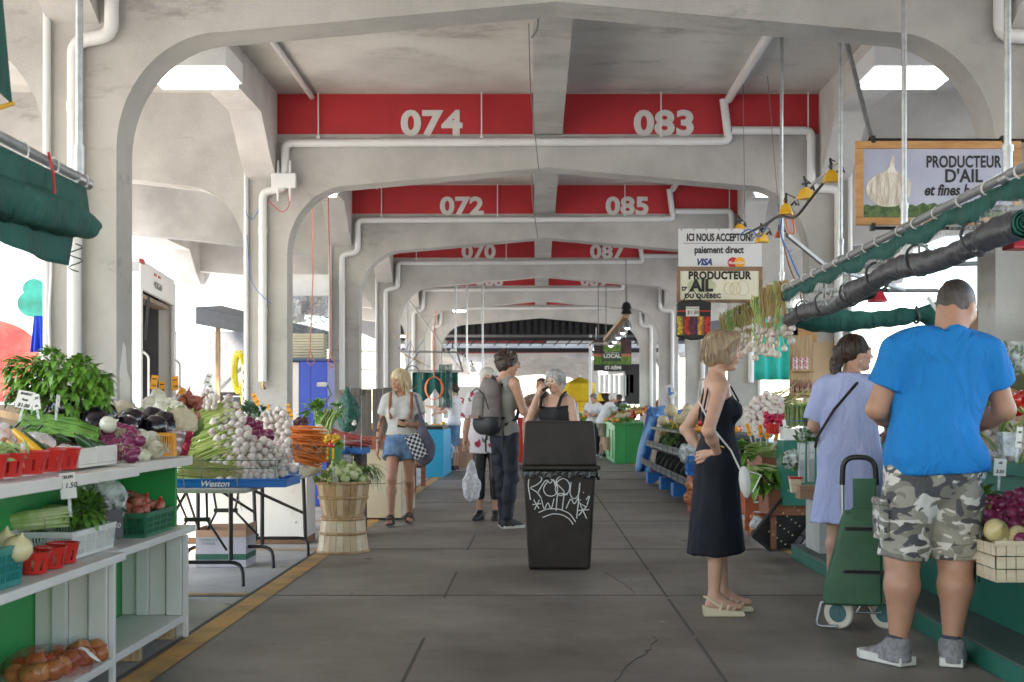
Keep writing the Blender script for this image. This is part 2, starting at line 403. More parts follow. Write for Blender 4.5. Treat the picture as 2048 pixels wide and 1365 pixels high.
# ---------------------------------------------------------------- ground
MB().add([(-600, -200, -.012), (600, -200, -.012), (600, 1200, -.012), (-600, 1200, -.012)], [(0, 1, 2, 3)]).build('ground', M_ground)['kind'] = 'structure'
MB().add([(-2.02, -14, 0), (2.18, -14, 0), (2.18, 100, 0), (-2.02, 100, 0)], [(0, 1, 2, 3)]).build('aisle_floor', M_floor)['kind'] = 'structure'
m = MB()
for a, b in ((-7.6, -2.02), (2.18, 7.6)): m.add([(a, -14, -.003), (b, -14, -.003), (b, 100, -.003), (a, 100, -.003)], [(0, 1, 2, 3)])
m.build('pavement', M_side)['kind'] = 'structure'
m = MB(); rj = random.Random(3)
for s in (-.715, .735):
    for k in range(30):
        if k % 2 == 0 or s > 0: m.bx(s-.008, s+.008, 2.7+k*1.425+.05, 2.7+k*1.425+1.38, .001, .003)
for k in range(32):
    y = 2.86+k*1.42; wd = .005 if k % 2 == 0 else .0025
    m.bx(-1.9, 2.06, y-wd, y+wd, .001, .0034) if k % 2 == 0 else 0
m.bx(-2.02, -2.0, -5, 60, .001, .004); m.bx(-5, -2.03, 8.5, 8.515, -.001, .001); m.bx(-5, -2.03, 11.37, 11.385, -.001, .001)
m.build('floor_joints', M_joint)['kind'] = 'structure'
m = MB()
for pts in ([(1210, 1145), (1235, 1160), (1250, 1172), (1262, 1180), (1270, 1190)], [(1305, 1272), (1313, 1284), (1297, 1298), (1288, 1310), (1270, 1322), (1243, 1340), (1236, 1355), (1228, 1364)]):
    q = [Vector((GX(x, YG(y)), YG(y), .002)) for x, y in pts]; q2 = []
    for i in range(len(q)-1):
        for t in (0, .33, .66): q2.append(q[i].lerp(q[i+1], t)+Vector((rj.uniform(-.012, .012), rj.uniform(-.03, .03), 0)))
    m.tube(q2, .0022, 4)
m.build('floor_cracks', M_joint)['kind'] = 'structure'
m = MB()
for x0, x1 in ((-1.985, -1.845), (2.02, 2.15)): m.add([(x0, -5, .004), (x1, -5, .004), (x1, 60, .004), (x0, 60, .004)], [(0, 1, 2, 3)])
for y in (8.56, 11.3, 14.2): m.add([(-5, y, .001), (-2.03, y, .001), (-2.03, y+.09, .001), (-5, y+.09, .001)], [(0, 1, 2, 3)])
m.build('yellow_floor_line', M_yline)['kind'] = 'structure'
m = MB()                                                # scraps of paper and leaf on the floor
for x, y, s in ((1322, 1249, .03), (915, 1000, .02), (1225, 981, .03), (760, 1180, .015), (955, 1112, .02)):
    Yg = YG(y); m.leaf((GX(x, Yg), Yg, .012), (1, .4, .1), (0, 0, 1), s*1.6, s, .3)
tag(m.build('litter', mat('scrap_paper', (.55, .53, .48), .8)), kind='stuff')
m = MB()
for x, y, s in ((1364, 1084, .06), (700, 1190, .03), (878, 1110, .03), (730, 1120, .07), (560, 1137, .05), (1770, 1250, .09), (1400, 1198, .03), (450, 1212, .05)):
    Yg = YG(y); m.leaf((GX(x, Yg), Yg, .01), (1, .5, .05), (0, 0, 1), s, s*.35, .2)
tag(m.build('fallen_leaves', mat('scrap_leaf', (.06, .14, .02), .7)), kind='stuff')

# ---------------------------------------------------------------- the market hall
FR = [12.95+5.26*n for n in range(-3, 5)]
FR2 = [57+5.3*n for n in range(0, 7)]
TH = .30
def strip_frame(y, big=True):                           # built of convex slices so that the shading stays clean
    m = MB(); top = 4.40
    def under(pts):
        for (x0, z0), (x1, z1) in zip(pts[:-1], pts[1:]):
            if abs(x1-x0) < 1e-6: continue
            vs = [(x, yy, z) for yy in (y, y+TH) for x, z in ((x0, z0), (x1, z1), (x1, top), (x0, top))]
            m.add(vs, [(0, 1, 2, 3), (7, 6, 5, 4), (0, 4, 5, 1)])
    k = 14
    a = arc(1.98, 2.76, .62, .695, 0, math.pi/2, k)+[(1.2, 3.525), (0, 3.635)]
    under([(-x, z) for x, z in a]); under([(x, z) for x, z in a])
    for s in (-1, 1):
        b = arc(3.64, 2.76, .62, .695, math.pi, math.pi/2, k)+[(5.0, 3.62), (6.5, 3.75)]
        under([(s*x, z) for x, z in b])
        for x0, x1 in ((2.60, 3.02),):
            xa, xb = sorted((s*x0, s*x1)); vs = [(x, yy, z) for yy in (y, y+TH) for x, z in ((xa, -.02), (xb, -.02), (xb, top), (xa, top))]
            m.add(vs, [(0, 1, 2, 3), (7, 6, 5, 4), (0, 4, 7, 3), (1, 5, 6, 2)])
    return m
hall = thing('market_hall', 'grey concrete market hall with a row of arched frames and red number bands', 'market hall')
for y in FR+FR2:
    fr = strip_frame(y).build('arch_frame', M_stain_dim if y < 20 else M_conc, hall, smooth=35)  # near frames take a darker base colour to offset the frontal light
    if y > 56: continue
    if y < 7: continue
    bands = [MB().bx(x0, x1, y-.004, y+.002, 3.965, 4.365).build('number_band', M_red, hall) for x0, x1 in ((-2.695, -.155), (.155, 2.695))]
    n = round((y-12.95)/5.26)
    if n >= 0:
        for s, v in ((-1, 74-2*n), (1, 83+2*n)):
            text('stall_number', '%03d' % v, M_num, .335, facing(s*1.16, y-.007, 4.062), bands[(s+1)//2], bold=.0135, ext=.002, xs=1.17, space=1.05)
for a in (FR, FR2): MB().bx(-6.6, 6.6, a[0]-.5, a[-1]+TH, 4.38, 4.62).build('roof_slab', M_roof, hall)
for fs in (FR, FR2):
    for a, b in zip(fs[:-1], fs[1:]):
        MB().bx(-.14, .14, a+TH, b, 3.955, 4.39).build('ridge_beam', M_stain_dim, hall)
        y0, y1 = a+TH, b
        poly = [(y0, 3.50), (y0+.30, 3.66), (y0+.75, 4.02), (y1-.75, 4.02), (y1-.30, 3.66), (y1, 3.50), (y1, 4.39), (y0, 4.39)]
        for s in (-1, 1):
            for xa, xb in ((2.70, 3.0), (6.18, 6.48)):
                x0, x1 = sorted((s*xa, s*xb)); mh = MB()
                for i in range(5):
                    p, q = poly[i], poly[i+1]
                    mh.prism([p, q, (q[0], 4.39), (p[0], 4.39)], 'x', x0, x1)
                mh.build('eaves_beam', M_conc, hall)

# drain pipes: along each beam, stepping down the columns
ORD = {-1: 'white drain pipe stepping down the nearest columns at the photo edges', 0: 'white drain pipe with the square white router fixed in front of it', 1: 'white drain pipe behind the two orange ropes, along the second numbered beam', 2: 'white drain pipe along the third numbered beam, ending at the planks behind the blonde woman', 3: 'white drain pipe on the fourth beam, its numbers half hidden', 4: 'white drain pipe on the farthest beam before the dark roof'}
for n in range(-1, 5):
    y = 12.95+5.26*n-.055; g = .042
    d = thing('drain_pipe', ORD[n], 'pipe', (0, y, 0))
    pm = MB()
    pm.tube(elbow([(1.74, 0, 4.30), (1.79, 0, 3.90), (1.73, 0, 3.885), (-2.61, 0, 3.865), (-2.61, 0, 3.42), (-2.83, 0, 3.38), (-2.83, 0, 1.5 if n < 2 else .3)], .07), g, 10)
    pm.tube(elbow([(1.82, 0, 3.99), (2.61, 0, 3.99), (2.61, 0, 3.42), (2.88, 0, 3.40), (2.88, 0, 1.6 if n < 2 else .3)], .07), g, 10)
    pm.build('pipe_run', M_pvc, d, smooth=60)
    for x, z in ((-1.6, 3.87), (-.5, 3.875), (.7, 3.88), (1.4, 3.882)): MB().tube([(x-.03, 0, z), (x+.03, 0, z)], g+.004, 10).build('coupling', M_pvc, d, smooth=60)
    for x, z in ((-2.83, 2.2), (-2.83, 3.0), (2.88, 2.2), (2.88, 3.0)): MB().tube([(x, 0, z-.03), (x, 0, z+.03)], g+.004, 10).build('coupling', M_pvc, d, smooth=60)
    if n < 3:
        for x in (-2.28, -.66, 1.12, 2.58):
            hr = MB(); hr.tube([(x, 0, 4.37), (x, 0, 3.93)], .007, 6); hr.bx(x-.016, x+.016, -.016, .016, 3.905, 3.935)
            hr.build('hanger_rod', M_pvc, d)
    if n >= 0:
        cr = MB(); L0 = -5.26+TH+.06
        cr.tube([(1.79, 0, 4.30), (1.79, L0, 4.30)], g, 10); cr.build('ceiling_run', M_pvc, d, smooth=60)
    if n < 2:
        tp = MB(); tp.tube([(-2.83, 0, 1.5), (-2.83, 0, 1.44)], .016, 8); tp.tube([(-2.83, 0, 1.46), (-2.80, -.04, 1.43)], .012, 8)
        tp.build('tap', mat('brass', (.45, .30, .12), .35, m=.9), d, smooth=50)
for n in (0, 1):                                        # slim conduit along the ceiling and down the column sides
    y = 12.95+5.26*n; m = MB()
    m.tube([(-2.35, y-4.9, 4.35), (-2.35, y-.02, 4.33)], .028, 8); m.tube([(-2.35, y-3.4, 4.35), (-2.35, y-3.36, 4.35)], .036, 8); m.bx(-2.43, -2.27, y-2.45, y-2.40, 4.345, 4.375)
    tag(m.build('conduit', M_pvc, smooth=60), 'slim white conduit on the ceiling running to the %s red band' % ('first', 'second')[n], 'pipe')
for n in range(-1, 3):
    for x, sd in ((-3.0, 'truck side'), (3.0, 'garlic stall side')):
        y = 12.95+5.26*n-.03; o = MB().tube([(x, y, 4.3 if n < 0 else 3.6), (x, y, 1.0)], .024, 8).build('conduit', M_pvc, smooth=60)
        tag(o, 'slim white conduit down %s' % ({'t': ('the nearest column, beside the thick drain pipe', 'the column with the white router', 'the column by the blue cabinet', 'the column behind the weathered planks'), 'g': ('the column behind the framed garlic sign', 'the column painted tan for warm light', 'the column left of the turquoise curtain', 'the column above the charcoal bins')}[sd[0]][n+1]), 'pipe')

# light boxes under the eaves beams
def light_box(loc, label):
    t = thing('light_fixture', label, 'light', loc, 0, 'light boxes under the arches')
    MB().bx(-.33, .33, -.28, .28, 0, .165).build('housing', M_sheet, t, bevel=.006)
    MB().bx(-.30, .30, -.25, .25, -.05, -.001).build('diffuser', M_lamp, t, bevel=.01)
    m = MB()
    for x in (-.2, .2): m.tube([(x, 0, .16), (x, 0, .192)], .012, 8)
    m.bx(-.03, .03, .28, .283, .06, .10)
    m.build('stem', M_steel, t)
    return t
light_box((-2.80, 10.15, 3.83), 'white light box hanging inside the nearest arch on the truck side')
light_box((2.78, 10.15, 3.83), 'white light box hanging above the framed garlic sign')
light_box((-2.82, 15.41, 3.83), 'white light box half hidden behind the 074 arch')
light_box((2.82, 15.41, 3.83), 'white light box half hidden behind the 083 arch')

# router on the 074 column
Y = 12.86; t = thing('wifi_router', 'white wireless router with four stub antennas on the 074 column', 'router', (GX(568, Y), Y, GZ(362, Y)))
MB().bx(-.122, .122, -.03, .03, -.075, .075).build('case', M_sheet, t, bevel=.012)
for x in (-.06, .06):
    for s in (-1, 1): m = MB(); m.tube([(x, 0, s*.07), (x, 0, s*.14), (x, 0, s*.20)], [.014, .013, .010], 8); m.build('antenna', M_sheet, t, smooth=60)
def cable(name, pts, r, m_, label, n=6): return tag(MB().tube(elbow(pts, .25, 5), r, n).build(name, m_, smooth=80), label, 'cable')
M_redc = mat('red_cable', (.55, .04, .05), .45); M_bluec = mat('blue_cable', (.05, .16, .45), .45)
cable('cable', [P(575, 380, 12.8), P(580, 412, 12.8), P(565, 428, 12.8), P(545, 410, 12.8), P(535, 402, 12.8)], .004, M_redc, 'red cable looping from the wireless router')
cable('cable', [P(492, 355, 12.9), P(492, 430, 12.9), P(505, 442, 12.9), P(518, 420, 12.9), P(519, 405, 12.9)], .004, M_bluec, 'blue cable looping beside the 074 column pipe')
cable('cable', [P(494, 470, 12.85), P(500, 560, 12.85), P(520, 590, 12.85), P(543, 608, 12.85)], .004, M_bluec, 'blue cable slung down the 074 column to knee of the pipe')
cable('cable', [P(1078, 0, 8.1), P(1075, 60, 8.6), P(1064, 75, 8.8)], .007, M_wire, 'black cable dropping from the nearest arch apex')
cable('cable', [(-.17, 9.2, 3.95), (-.165, 10.5, 3.80), (-.10, 12.85, 3.66), (-.09, 12.93, 3.60)], .004, M_wire, 'grey cable strung along the ridge beam to the 074 arch')
cable('cable', [(-.17, 14.2, 3.96), (-.165, 16, 3.8), (-.10, 18.1, 3.62)], .007, M_wire, 'grey cable strung along the ridge beam in the second bay')
for i, (x, y0, y1, Yd) in enumerate(((624, 405, 700, 16.), (655, 395, 705, 15.))):
    m = MB(); m.tube([P(x, y0-60, Yd), P(x+3*i+2, (y0+y1)/2, Yd), P(x+i*10-4, y1, Yd)], .007, 6)
    m.tube([P(x+i*10-4, y1, Yd), P(x+i*10-9, y1+25, Yd), P(x+i*10-2, y1+32, Yd), P(x+i*10+5, y1+24, Yd), P(x+i*10-4, y1, Yd)], .007, 6)
    tag(m.build('rope', mat('orange_rope', (.42, .13, .08), .8)), ['orange rope hanging in the arch in front of the egg trays', 'orange rope hanging beside the 072 column with a looped end'][i], 'rope')

# dark passage between the two halls
M_dark = mat('dark_sheet', (.012, .012, .015), .6, var=.3, vs=2)
pas = thing('passage_roof', 'black ribbed passage roof with a dark truss between the two halls', 'roof', (0, 34.4, 0))
m = MB()
m.bx(-6.6, 6.6, -.08, 21.5, 4.05, 4.3)
for k in range(44): m.bx(-4.4+k*.2, -4.28+k*.2, 3.0, 3.06, 3.38, 4.3)
m.bx(-4.5, 4.5, 3.06, 3.1, 3.38, 4.4)
m.build('ribbed_fascia', M_dark, pas)
m = MB(); m.bx(-4.6, 4.6, 5.8, 5.95, 3.36, 3.46)
for k in range(24): m.bar((-4.4+k*.37, 5.87, 3.2), (-4.22+k*.37, 5.87, 3.38), .03, .03)
m.bx(-4.6, 4.6, 8.8, 8.9, 3.2, 3.27); m.tube([(-4, 9.6, 3.22), (4, 9.6, 3.22)], .05, 8); m.bx(-4.6, 4.6, 22.4, 22.5, 3.72, 3.9)
m.build('truss', M_dark, pas)
m = MB(); m.tube([(-3, 7.5, 3.42), (3, 7.4, 3.42)], .04, 8); m.tube([(-3, 12, 3.25), (3, 12, 3.3)], .03, 8)
m.build('red_pipe', mat('dull_red', (.25, .03, .04), .5), pas)
m = MB(); m.tube([(.2, 7.0, 3.42), (3, 7.0, 3.42)], .085, 10); m.build('duct', M_pvc, pas, smooth=60)
def small_lamp(x, y, Yd, wd, label, hz=.06):
    t = thing('light_fixture', label, 'light', P(x, y, Yd))
    MB().bx(-wd/2, wd/2, -.15, .15, 0, hz).build('housing', M_sheet, t); MB().bx(-wd/2+.01, wd/2-.01, -.14, .14, -hz, -.001).build('diffuser', M_lamp, t)
    m = MB(); m.tube([(0, 0, hz), (0, 0, hz+.5)], .008, 6); m.build('stem', M_steel, t)
small_lamp(803, 672, 41, .5, 'bright strip light under the dark passage roof'); small_lamp(829, 686, 43, .5, 'greenish flood light above the curly haired man')
t = thing('light_fixture', 'round ceiling lamp glowing beyond the 068 arch', 'light', P(919, 622, 29)); MB().lathe([(.16, 0), (.17, .03), (.1, .06)], 20).build('housing', M_sheet, t, smooth=40); MB().lathe([(.01, -.03), (.14, -.02), (.15, -.001)], 20).build('diffuser', M_lamp, t, smooth=40); MB().tube([(0, 0, .05), (0, 0, 1)], .01, 6).build('stem', M_steel, t)

# pale neighbouring buildings that close the yard
def block(name, label, x0, x1, y0, y1, h, m_, win=0):
    t = thing(name, label, 'building', (0, 0, 0)); MB().bx(x0, x1, y0, y1, -.3, h).build('wall', m_, t)
    MB().bx(x0-.2, x1+.2, y0-.2, y1+.2, h+.002, h+.3).build('roof', M_conc, t)
    m = MB(); k = 0
    xs = x1 if x1 < 0 else x0
    yy = y0+2
    while yy < y1-3:
        m.bx(min(xs, xs+(.05 if x1 < 0 else -.05)), max(xs, xs+(.05 if x1 < 0 else -.05)), yy, yy+2.2, 1.0, 2.6); yy += 5; k += 1
    m.build('window', mat('window_glass', (.10, .13, .15), .1), t)
M_pale = mat('pale_render', (.62, .61, .58), .8, var=.05, vs=.7)
block('shop_building', 'pale rendered building across the yard on the truck side', -34, -26, 4, 95, 5.5, M_pale)
block('shop_building', 'pale rendered building across the yard behind the garlic stall', 24, 32, 2, 95, 5.5, M_pale)
# ---------------------------------------------------------------- produce: one of each kind, copied where the photograph shows more
rp = random.Random(11)
M_gar = mat('garlic_skin', (.70, .63, .57), .5, vs=30, c2=(.40, .23, .25), lo=.52, hi=.72, rnd=.10, stretch=(1, 1, .25), bump=.15, bs=40)
M_stemg = mat('green_stem', (.20, .33, .06), .5, vs=5, c2=(.42, .50, .16), lo=.35, hi=.65, rnd=.22, hue=.02)
M_stemd = mat('dry_stem', (.36, .28, .12), .7, vs=9, c2=(.24, .26, .06), lo=.4, hi=.6, rnd=.2)
M_wonion = mat('white_onion_skin', (.72, .70, .58), .28, vs=9, c2=(.62, .62, .42), lo=.5, hi=.75, rnd=.05, stretch=(1, 1, .2), coat=.2)
M_yonion = mat('yellow_onion_skin', (.62, .50, .22), .3, vs=9, c2=(.70, .62, .36), lo=.42, hi=.6, rnd=.08, stretch=(1, 1, .2))
M_bonion = mat('brown_onion_skin', (.36, .10, .03), .28, vs=14, c2=(.46, .18, .06), lo=.42, hi=.62, rnd=.14, stretch=(1, 1, .2))
M_ronion = mat('red_onion_skin', (.15, .012, .06), .25, vs=14, c2=(.27, .03, .11), lo=.42, hi=.62, rnd=.2, stretch=(1, 1, .2), coat=.2)
M_shal = mat('shallot_skin', (.36, .09, .06), .32, vs=12, c2=(.46, .17, .10), lo=.42, hi=.62, rnd=.15, stretch=(1, 1, .2))
M_egg = mat('eggplant_skin', (.010, .006, .014), .14, var=.2, coat=.5)
M_zuc = mat('dark_zucchini_skin', (.018, .05, .012), .35, vs=18, c2=(.045, .10, .02), lo=.5, hi=.68, stretch=(1, 1, 4))
M_yzuc = mat('yellow_zucchini_skin', (.75, .42, .015), .32, var=.08, vs=8)
M_leaf = mat('leaf_green', (.08, .20, .025), .42, vs=14, c2=(.17, .34, .05), lo=.35, hi=.65, rnd=.15)
M_leafd = mat('dark_leaf', (.045, .11, .025), .45, vs=14, c2=(.10, .20, .045), lo=.35, hi=.65, rnd=.15)
M_leafl = mat('pale_leaf', (.22, .34, .09), .45, vs=10, c2=(.40, .48, .20), lo=.35, hi=.65, rnd=.12)
M_celery = mat('celery_stalk', (.30, .45, .10), .35, vs=10, c2=(.55, .60, .32), lo=.4, hi=.65)
M_carrot = mat('carrot', (.62, .17, .02), .5, vs=20, c2=(.50, .12, .015), lo=.4, hi=.6, rnd=.15)
M_cauli = mat('cauliflower_curd', (.66, .58, .42), .8, vs=20, c2=(.52, .45, .28), lo=.45, hi=.7, bump=.8, bs=90)
M_root = mat('pale_root', (.55, .47, .34), .8)
M_tom = mat('tomato_skin', (.55, .025, .012), .2, var=.1, rnd=.12, coat=.4)
M_pep = mat('pepper_green', (.02, .075, .015), .22, var=.2, coat=.3)
M_ypep = mat('pepper_yellow', (.70, .40, .02), .22, var=.1, rnd=.1, coat=.3)
M_wood = mat('basket_wood', (.36, .22, .11), .6, vs=7, c2=(.52, .36, .20), lo=.35, hi=.65, stretch=(6, 6, .6), bump=.1)
M_woodp = mat('pale_wood', (.66, .54, .37), .6, vs=5, c2=(.74, .63, .47), lo=.35, hi=.65, stretch=(1, .2, 5), bump=.08)
M_woodb = mat('brown_board', (.26, .09, .045), .6, vs=5, c2=(.34, .13, .07), lo=.35, hi=.65, stretch=(.3, 1, 5))
M_redp = mat('red_plastic', (.55, .025, .018), .3, var=.06)
M_green = mat('green_paint', (.03, .30, .07), .42, var=.12, vs=2, bump=.06, bs=30)
M_greenp = mat('green_plastic', (.03, .16, .085), .4, var=.08)
M_teal = mat('teal_plastic', (.015, .22, .20), .35, var=.08)
M_blue = mat('blue_plastic', (.01, .14, .48), .35, var=.08)
M_whitep = mat('white_plastic', (.68, .68, .65), .4, var=.05)
M_orange = mat('orange_card', (.85, .36, .02), .6, var=.04)
M_card = mat('white_card', (.74, .73, .68), .6, var=.03)
M_ink = mat('black_ink', (.015, .015, .018), .6)
M_film = film('clear_film', (.92, .94, .94), .42, .16)
M_film2 = film('milky_film', (.75, .78, .80), .5, .2)

def onion_mesh(m_, r=.04, name='onion', roots=True, tip=.28):
    mb = MB(); pr = [(.004, -r*.86), (r*.5, -r*.78), (r*.86, -r*.45), (r, 0), (r*.88, r*.42), (r*.55, r*.75), (r*.25, r*.92), (r*.12, r*(1+tip*.4)), (r*.05, r*(1+tip))]
    mb.lathe(pr, 16)
    if roots:
        for k in range(14):
            a = rp.uniform(0, 6.28); mb.tube([(0, 0, -r*.84), (math.cos(a)*r*.25, math.sin(a)*r*.25, -r*1.05), (math.cos(a)*r*.5, math.sin(a)*r*.5, -r*rp.uniform(1.1, 1.3))], .0009, 3, 1)
    return mb.build(name, [m_, M_root], smooth=60)
def garlic(name, m_stem, L=.42, sag=.1, r=.028, green=True):
    b = MB(); b.lathe([(.004, -.020), (r*.6, -.021), (r*.95, -.010), (r, .002), (r*.86, .014), (r*.5, .024), (r*.25, .033), (.0055, .042), (.005, .052)], 18, lobes=7, la=.10)
    for k in range(8): a = rp.uniform(0, 6.28); b.tube([(0, 0, -.02), (math.cos(a)*.008, math.sin(a)*.008, -.027)], .0008, 3)
    o = b.build(name, M_gar, smooth=70)
    s = MB(); s.tube([(0, 0, .045), (0, 0, .12), (.0, -sag*.2, L*.5), (.01, -sag*.6, L*.8), (.015, -sag, L)], [.0055, .0062, .006, .005, .003], 6)
    s.build('stem', m_stem, o, smooth=60)
    return o
def scatter_in(poly, n, r, rnd, tries=4000):             # jittered points inside a pixel polygon, kept apart
    pts = []; xs = [p[0] for p in poly]; ys = [p[1] for p in poly]
    def ins(x, y):
        c = False; j = len(poly)-1
        for i in range(len(poly)):
            (xi, yi), (xj, yj) = poly[i], poly[j]
            if (yi > y) != (yj > y) and x < (xj-xi)*(y-yi)/(yj-yi)+xi: c = not c
            j = i
        return c
    for _ in range(tries):
        if len(pts) >= n: break
        x = rnd.uniform(min(xs), max(xs)); y = rnd.uniform(min(ys), max(ys))
        if ins(x, y) and all((x-a)**2+(y-b)**2 > r*r for a, b in pts): pts.append((x, y))
    return pts
def card(x, y, Y, w_, h_, lines, m_, label, tilt=0., lean=-.25, ink=None, turn=0., group=None):
    t = thing('price_card', label, 'price card', P(x, y, Y), 0, group); t.rotation_euler = Euler((lean, tilt, turn))
    MB().bx(-w_/2, w_/2, -.001, .001, -h_/2, h_/2).build('card', m_, t)
    k = len(lines)
    for i, (s, z) in enumerate(lines):
        text('lettering', s, ink or M_ink, z, facing(0, -.0022, h_*(.5-(i+.5)/k)), t, ext=.0004, shear=.2, bold=.0006)
    MB().bx(-.006, .006, .001, .004, -h_/2-.07, -h_/2+.01).build('clip', M_film2, t)
    return t
def leafy(m, c, rad, n, L_, W_, curl=.5, mi=0, up=.3, sq=(1, 1, 1)):     # n leaves pointing out of a ball
    for _ in range(n):
        d = Vector((rp.gauss(0, 1), rp.gauss(0, 1), rp.gauss(0, 1)+up)).normalized()
        b = Vector(c)+Vector((d.x*rad*sq[0], d.y*rad*sq[1], d.z*rad*sq[2]))*rp.uniform(.5, 1)
        m.leaf(b, d+Vector((rp.uniform(-.5, .5), rp.uniform(-.5, .5), rp.uniform(-.3, .3))), (0, 0, 1), L_*rp.uniform(.7, 1.2), W_*rp.uniform(.7, 1.2), curl, mi)
    return m
def crate_mesh(w_, d_, h_, m, slots=True, t=.006, taper=.06, nx=4, ny=3, rim=.012):   # open plastic crate with slotted sides
    def wall(p0, p1, q0, q1, k):   # bottom p0-p1, top q0-q1
        p0, p1, q0, q1 = map(Vector, (p0, p1, q0, q1))
        nrm = (p1-p0).cross(q0-p0).normalized()*t
        def pt(u, v): return (p0.lerp(p1, u)).lerp(q0.lerp(q1, u), v)
        def cell(u0, u1, v0, v1):
            vs = [pt(u0, v0), pt(u1, v0), pt(u1, v1), pt(u0, v1)]; vs += [v+nrm for v in vs]
            m.add(vs, [(0, 1, 2, 3), (7, 6, 5, 4), (0, 4, 5, 1), (2, 6, 7, 3), (1, 5, 6, 2), (3, 7, 4, 0)])
        if not slots: cell(0, 1, 0, 1); return
        cell(0, 1, 0, .14); cell(0, 1, .84, 1)
        n = k*7
        for i in range(n+1): u = i/n; hw = (.018 if i % 7 == 0 else .006)*3/k; cell(max(0, u-hw), min(1, u+hw), .14, .84)
        for v in (.36, .60): cell(0, 1, v-.025, v+.025)
    x, y = w_/2, d_/2; X, Y_ = x*(1+taper), y*(1+taper)
    B = [(-x, -y, 0), (x, -y, 0), (x, y, 0), (-x, y, 0)]; T = [(-X, -Y_, h_), (X, -Y_, h_), (X, Y_, h_), (-X, Y_, h_)]
    for i, k in ((0, nx), (1, ny), (2, nx), (3, ny)): wall(B[i], B[(i+1) % 4], T[i], T[(i+1) % 4], k)
    m.bx(-x, x, -y, y, .001, .006)
    for i in range(4):
        a, b = Vector(T[i]), Vector(T[(i+1) % 4]); m.bar(a, b, rim*1.6, rim)
    return m
def basket_round(name, r0, r1, h, m_, label, cat='basket', slats=10):   # slotted till basket
    mb = MB()
    for k in range(slats):
        a0 = 2*math.pi*(k+.13)/slats; a1 = 2*math.pi*(k+.87)/slats
        vs = []
        for rr, z in ((r0, .012), (r0+(r1-r0)*.66, h*.70)):
            for q in (0, .5, 1): a = a0+(a1-a0)*q; vs += [(rr*math.cos(a), rr*math.sin(a), z), ((rr-.003)*math.cos(a), (rr-.003)*math.sin(a), z)]
        mb.add(vs, [(0, 2, 8, 6), (2, 4, 10, 8), (1, 7, 9, 3), (3, 9, 11, 5), (0, 6, 7, 1), (4, 5, 11, 10)])
    def band(z0, z1):
        ra = r0+(r1-r0)*z0/h; rb = r0+(r1-r0)*z1/h
        mb.grid(lambda u, v: ((ra+(rb-ra)*v)*math.cos(u*6.2832), (ra+(rb-ra)*v)*math.sin(u*6.2832), z0+(z1-z0)*v), 24, 2, 0, True)
    band(h*.68, h); band(0, .014); mb.tube([(r1*math.cos(a*.2618), r1*math.sin(a*.2618), h) for a in range(24)], .004, 6, closed=True)
    mb.lathe([(.001, .001), (r0, .001), (r0, .004), (.001, .004)], 20)
    return mb.build(name, m_, smooth=50, solid=.0)

# ---------------------------------------------------------------- the green and white stall
st = thing('produce_stall', 'green and white painted produce stall with empty shelves below the counter', 'stall', (-2.3, 5.5, 0))
def sp(name, m, mb, bev=.004): return mb.build(name, m, st, bevel=bev, M=None)
def loc(mb): return mb.move(Matrix.Translation((2.3, -5.5, 0)))
sp('counter_top', M_white, loc(MB().bx(-3.05, -1.96, 6.0, 6.98, .925, .972)))
sp('counter_top', M_white, loc(MB().bx(-3.05, -1.945, 3.4, 5.995, .915, .962)))
sp('shelf_board', M_white, loc(MB().bx(-2.335, -1.98, 5.79, 7.12, .556, .592)))
sp('shelf_board', M_white, loc(MB().bx(-2.335, -1.94, 3.4, 5.785, .552, .588)))
sp('shelf_board', M_white, loc(MB().bx(-2.335, -2.0, 5.80, 6.99, .085, .122)))
sp('shelf_board', M_white, loc(MB().bx(-2.335, -1.985, 3.4, 5.74, .085, .122)))
sp('back_panel', M_green, loc(MB().bx(-2.36, -2.338, 3.4, 7.0, .02, .912)))
sp('end_panel', M_green, loc(MB().bx(-2.336, -2.045, 6.96, 6.985, .594, .922)))
sp('seam_strip', M_green, loc(MB().bx(-2.337, -2.329, 5.3, 5.33, .594, .912)), .001)
for y in (5.75, 6.955):
    m = MB(); x = -2.334
    for wd in (.085, .062, .085, .088): m.bx(x+.001, x+wd-.001, y, y+.02, .124, .55); x += wd+.001
    m.bx(-2.25, -2.19, y-.025, y-.001, .124, .55); m.bx(-2.09, -2.012, y-.02, y-.001, .124, .55)
    sp('partition', M_white, loc(m), .002)
for y in (5.752, 6.957): sp('post', M_white, loc(MB().bx(-2.01, -1.985, y, y+.032, .0, .55)), .003)
for y in (4.2, 5.2, 6.3, 6.9): sp('foot', M_wood, loc(MB().bx(-2.30, -2.04, y, y+.05, 0, .084)), .002)
sp('sloping_board', M_wood, loc(MB().prism([(-3.04, .974), (-2.16, .974), (-2.30, 1.03), (-3.04, 1.20)], 'y', 3.5, 6.9)), .0)

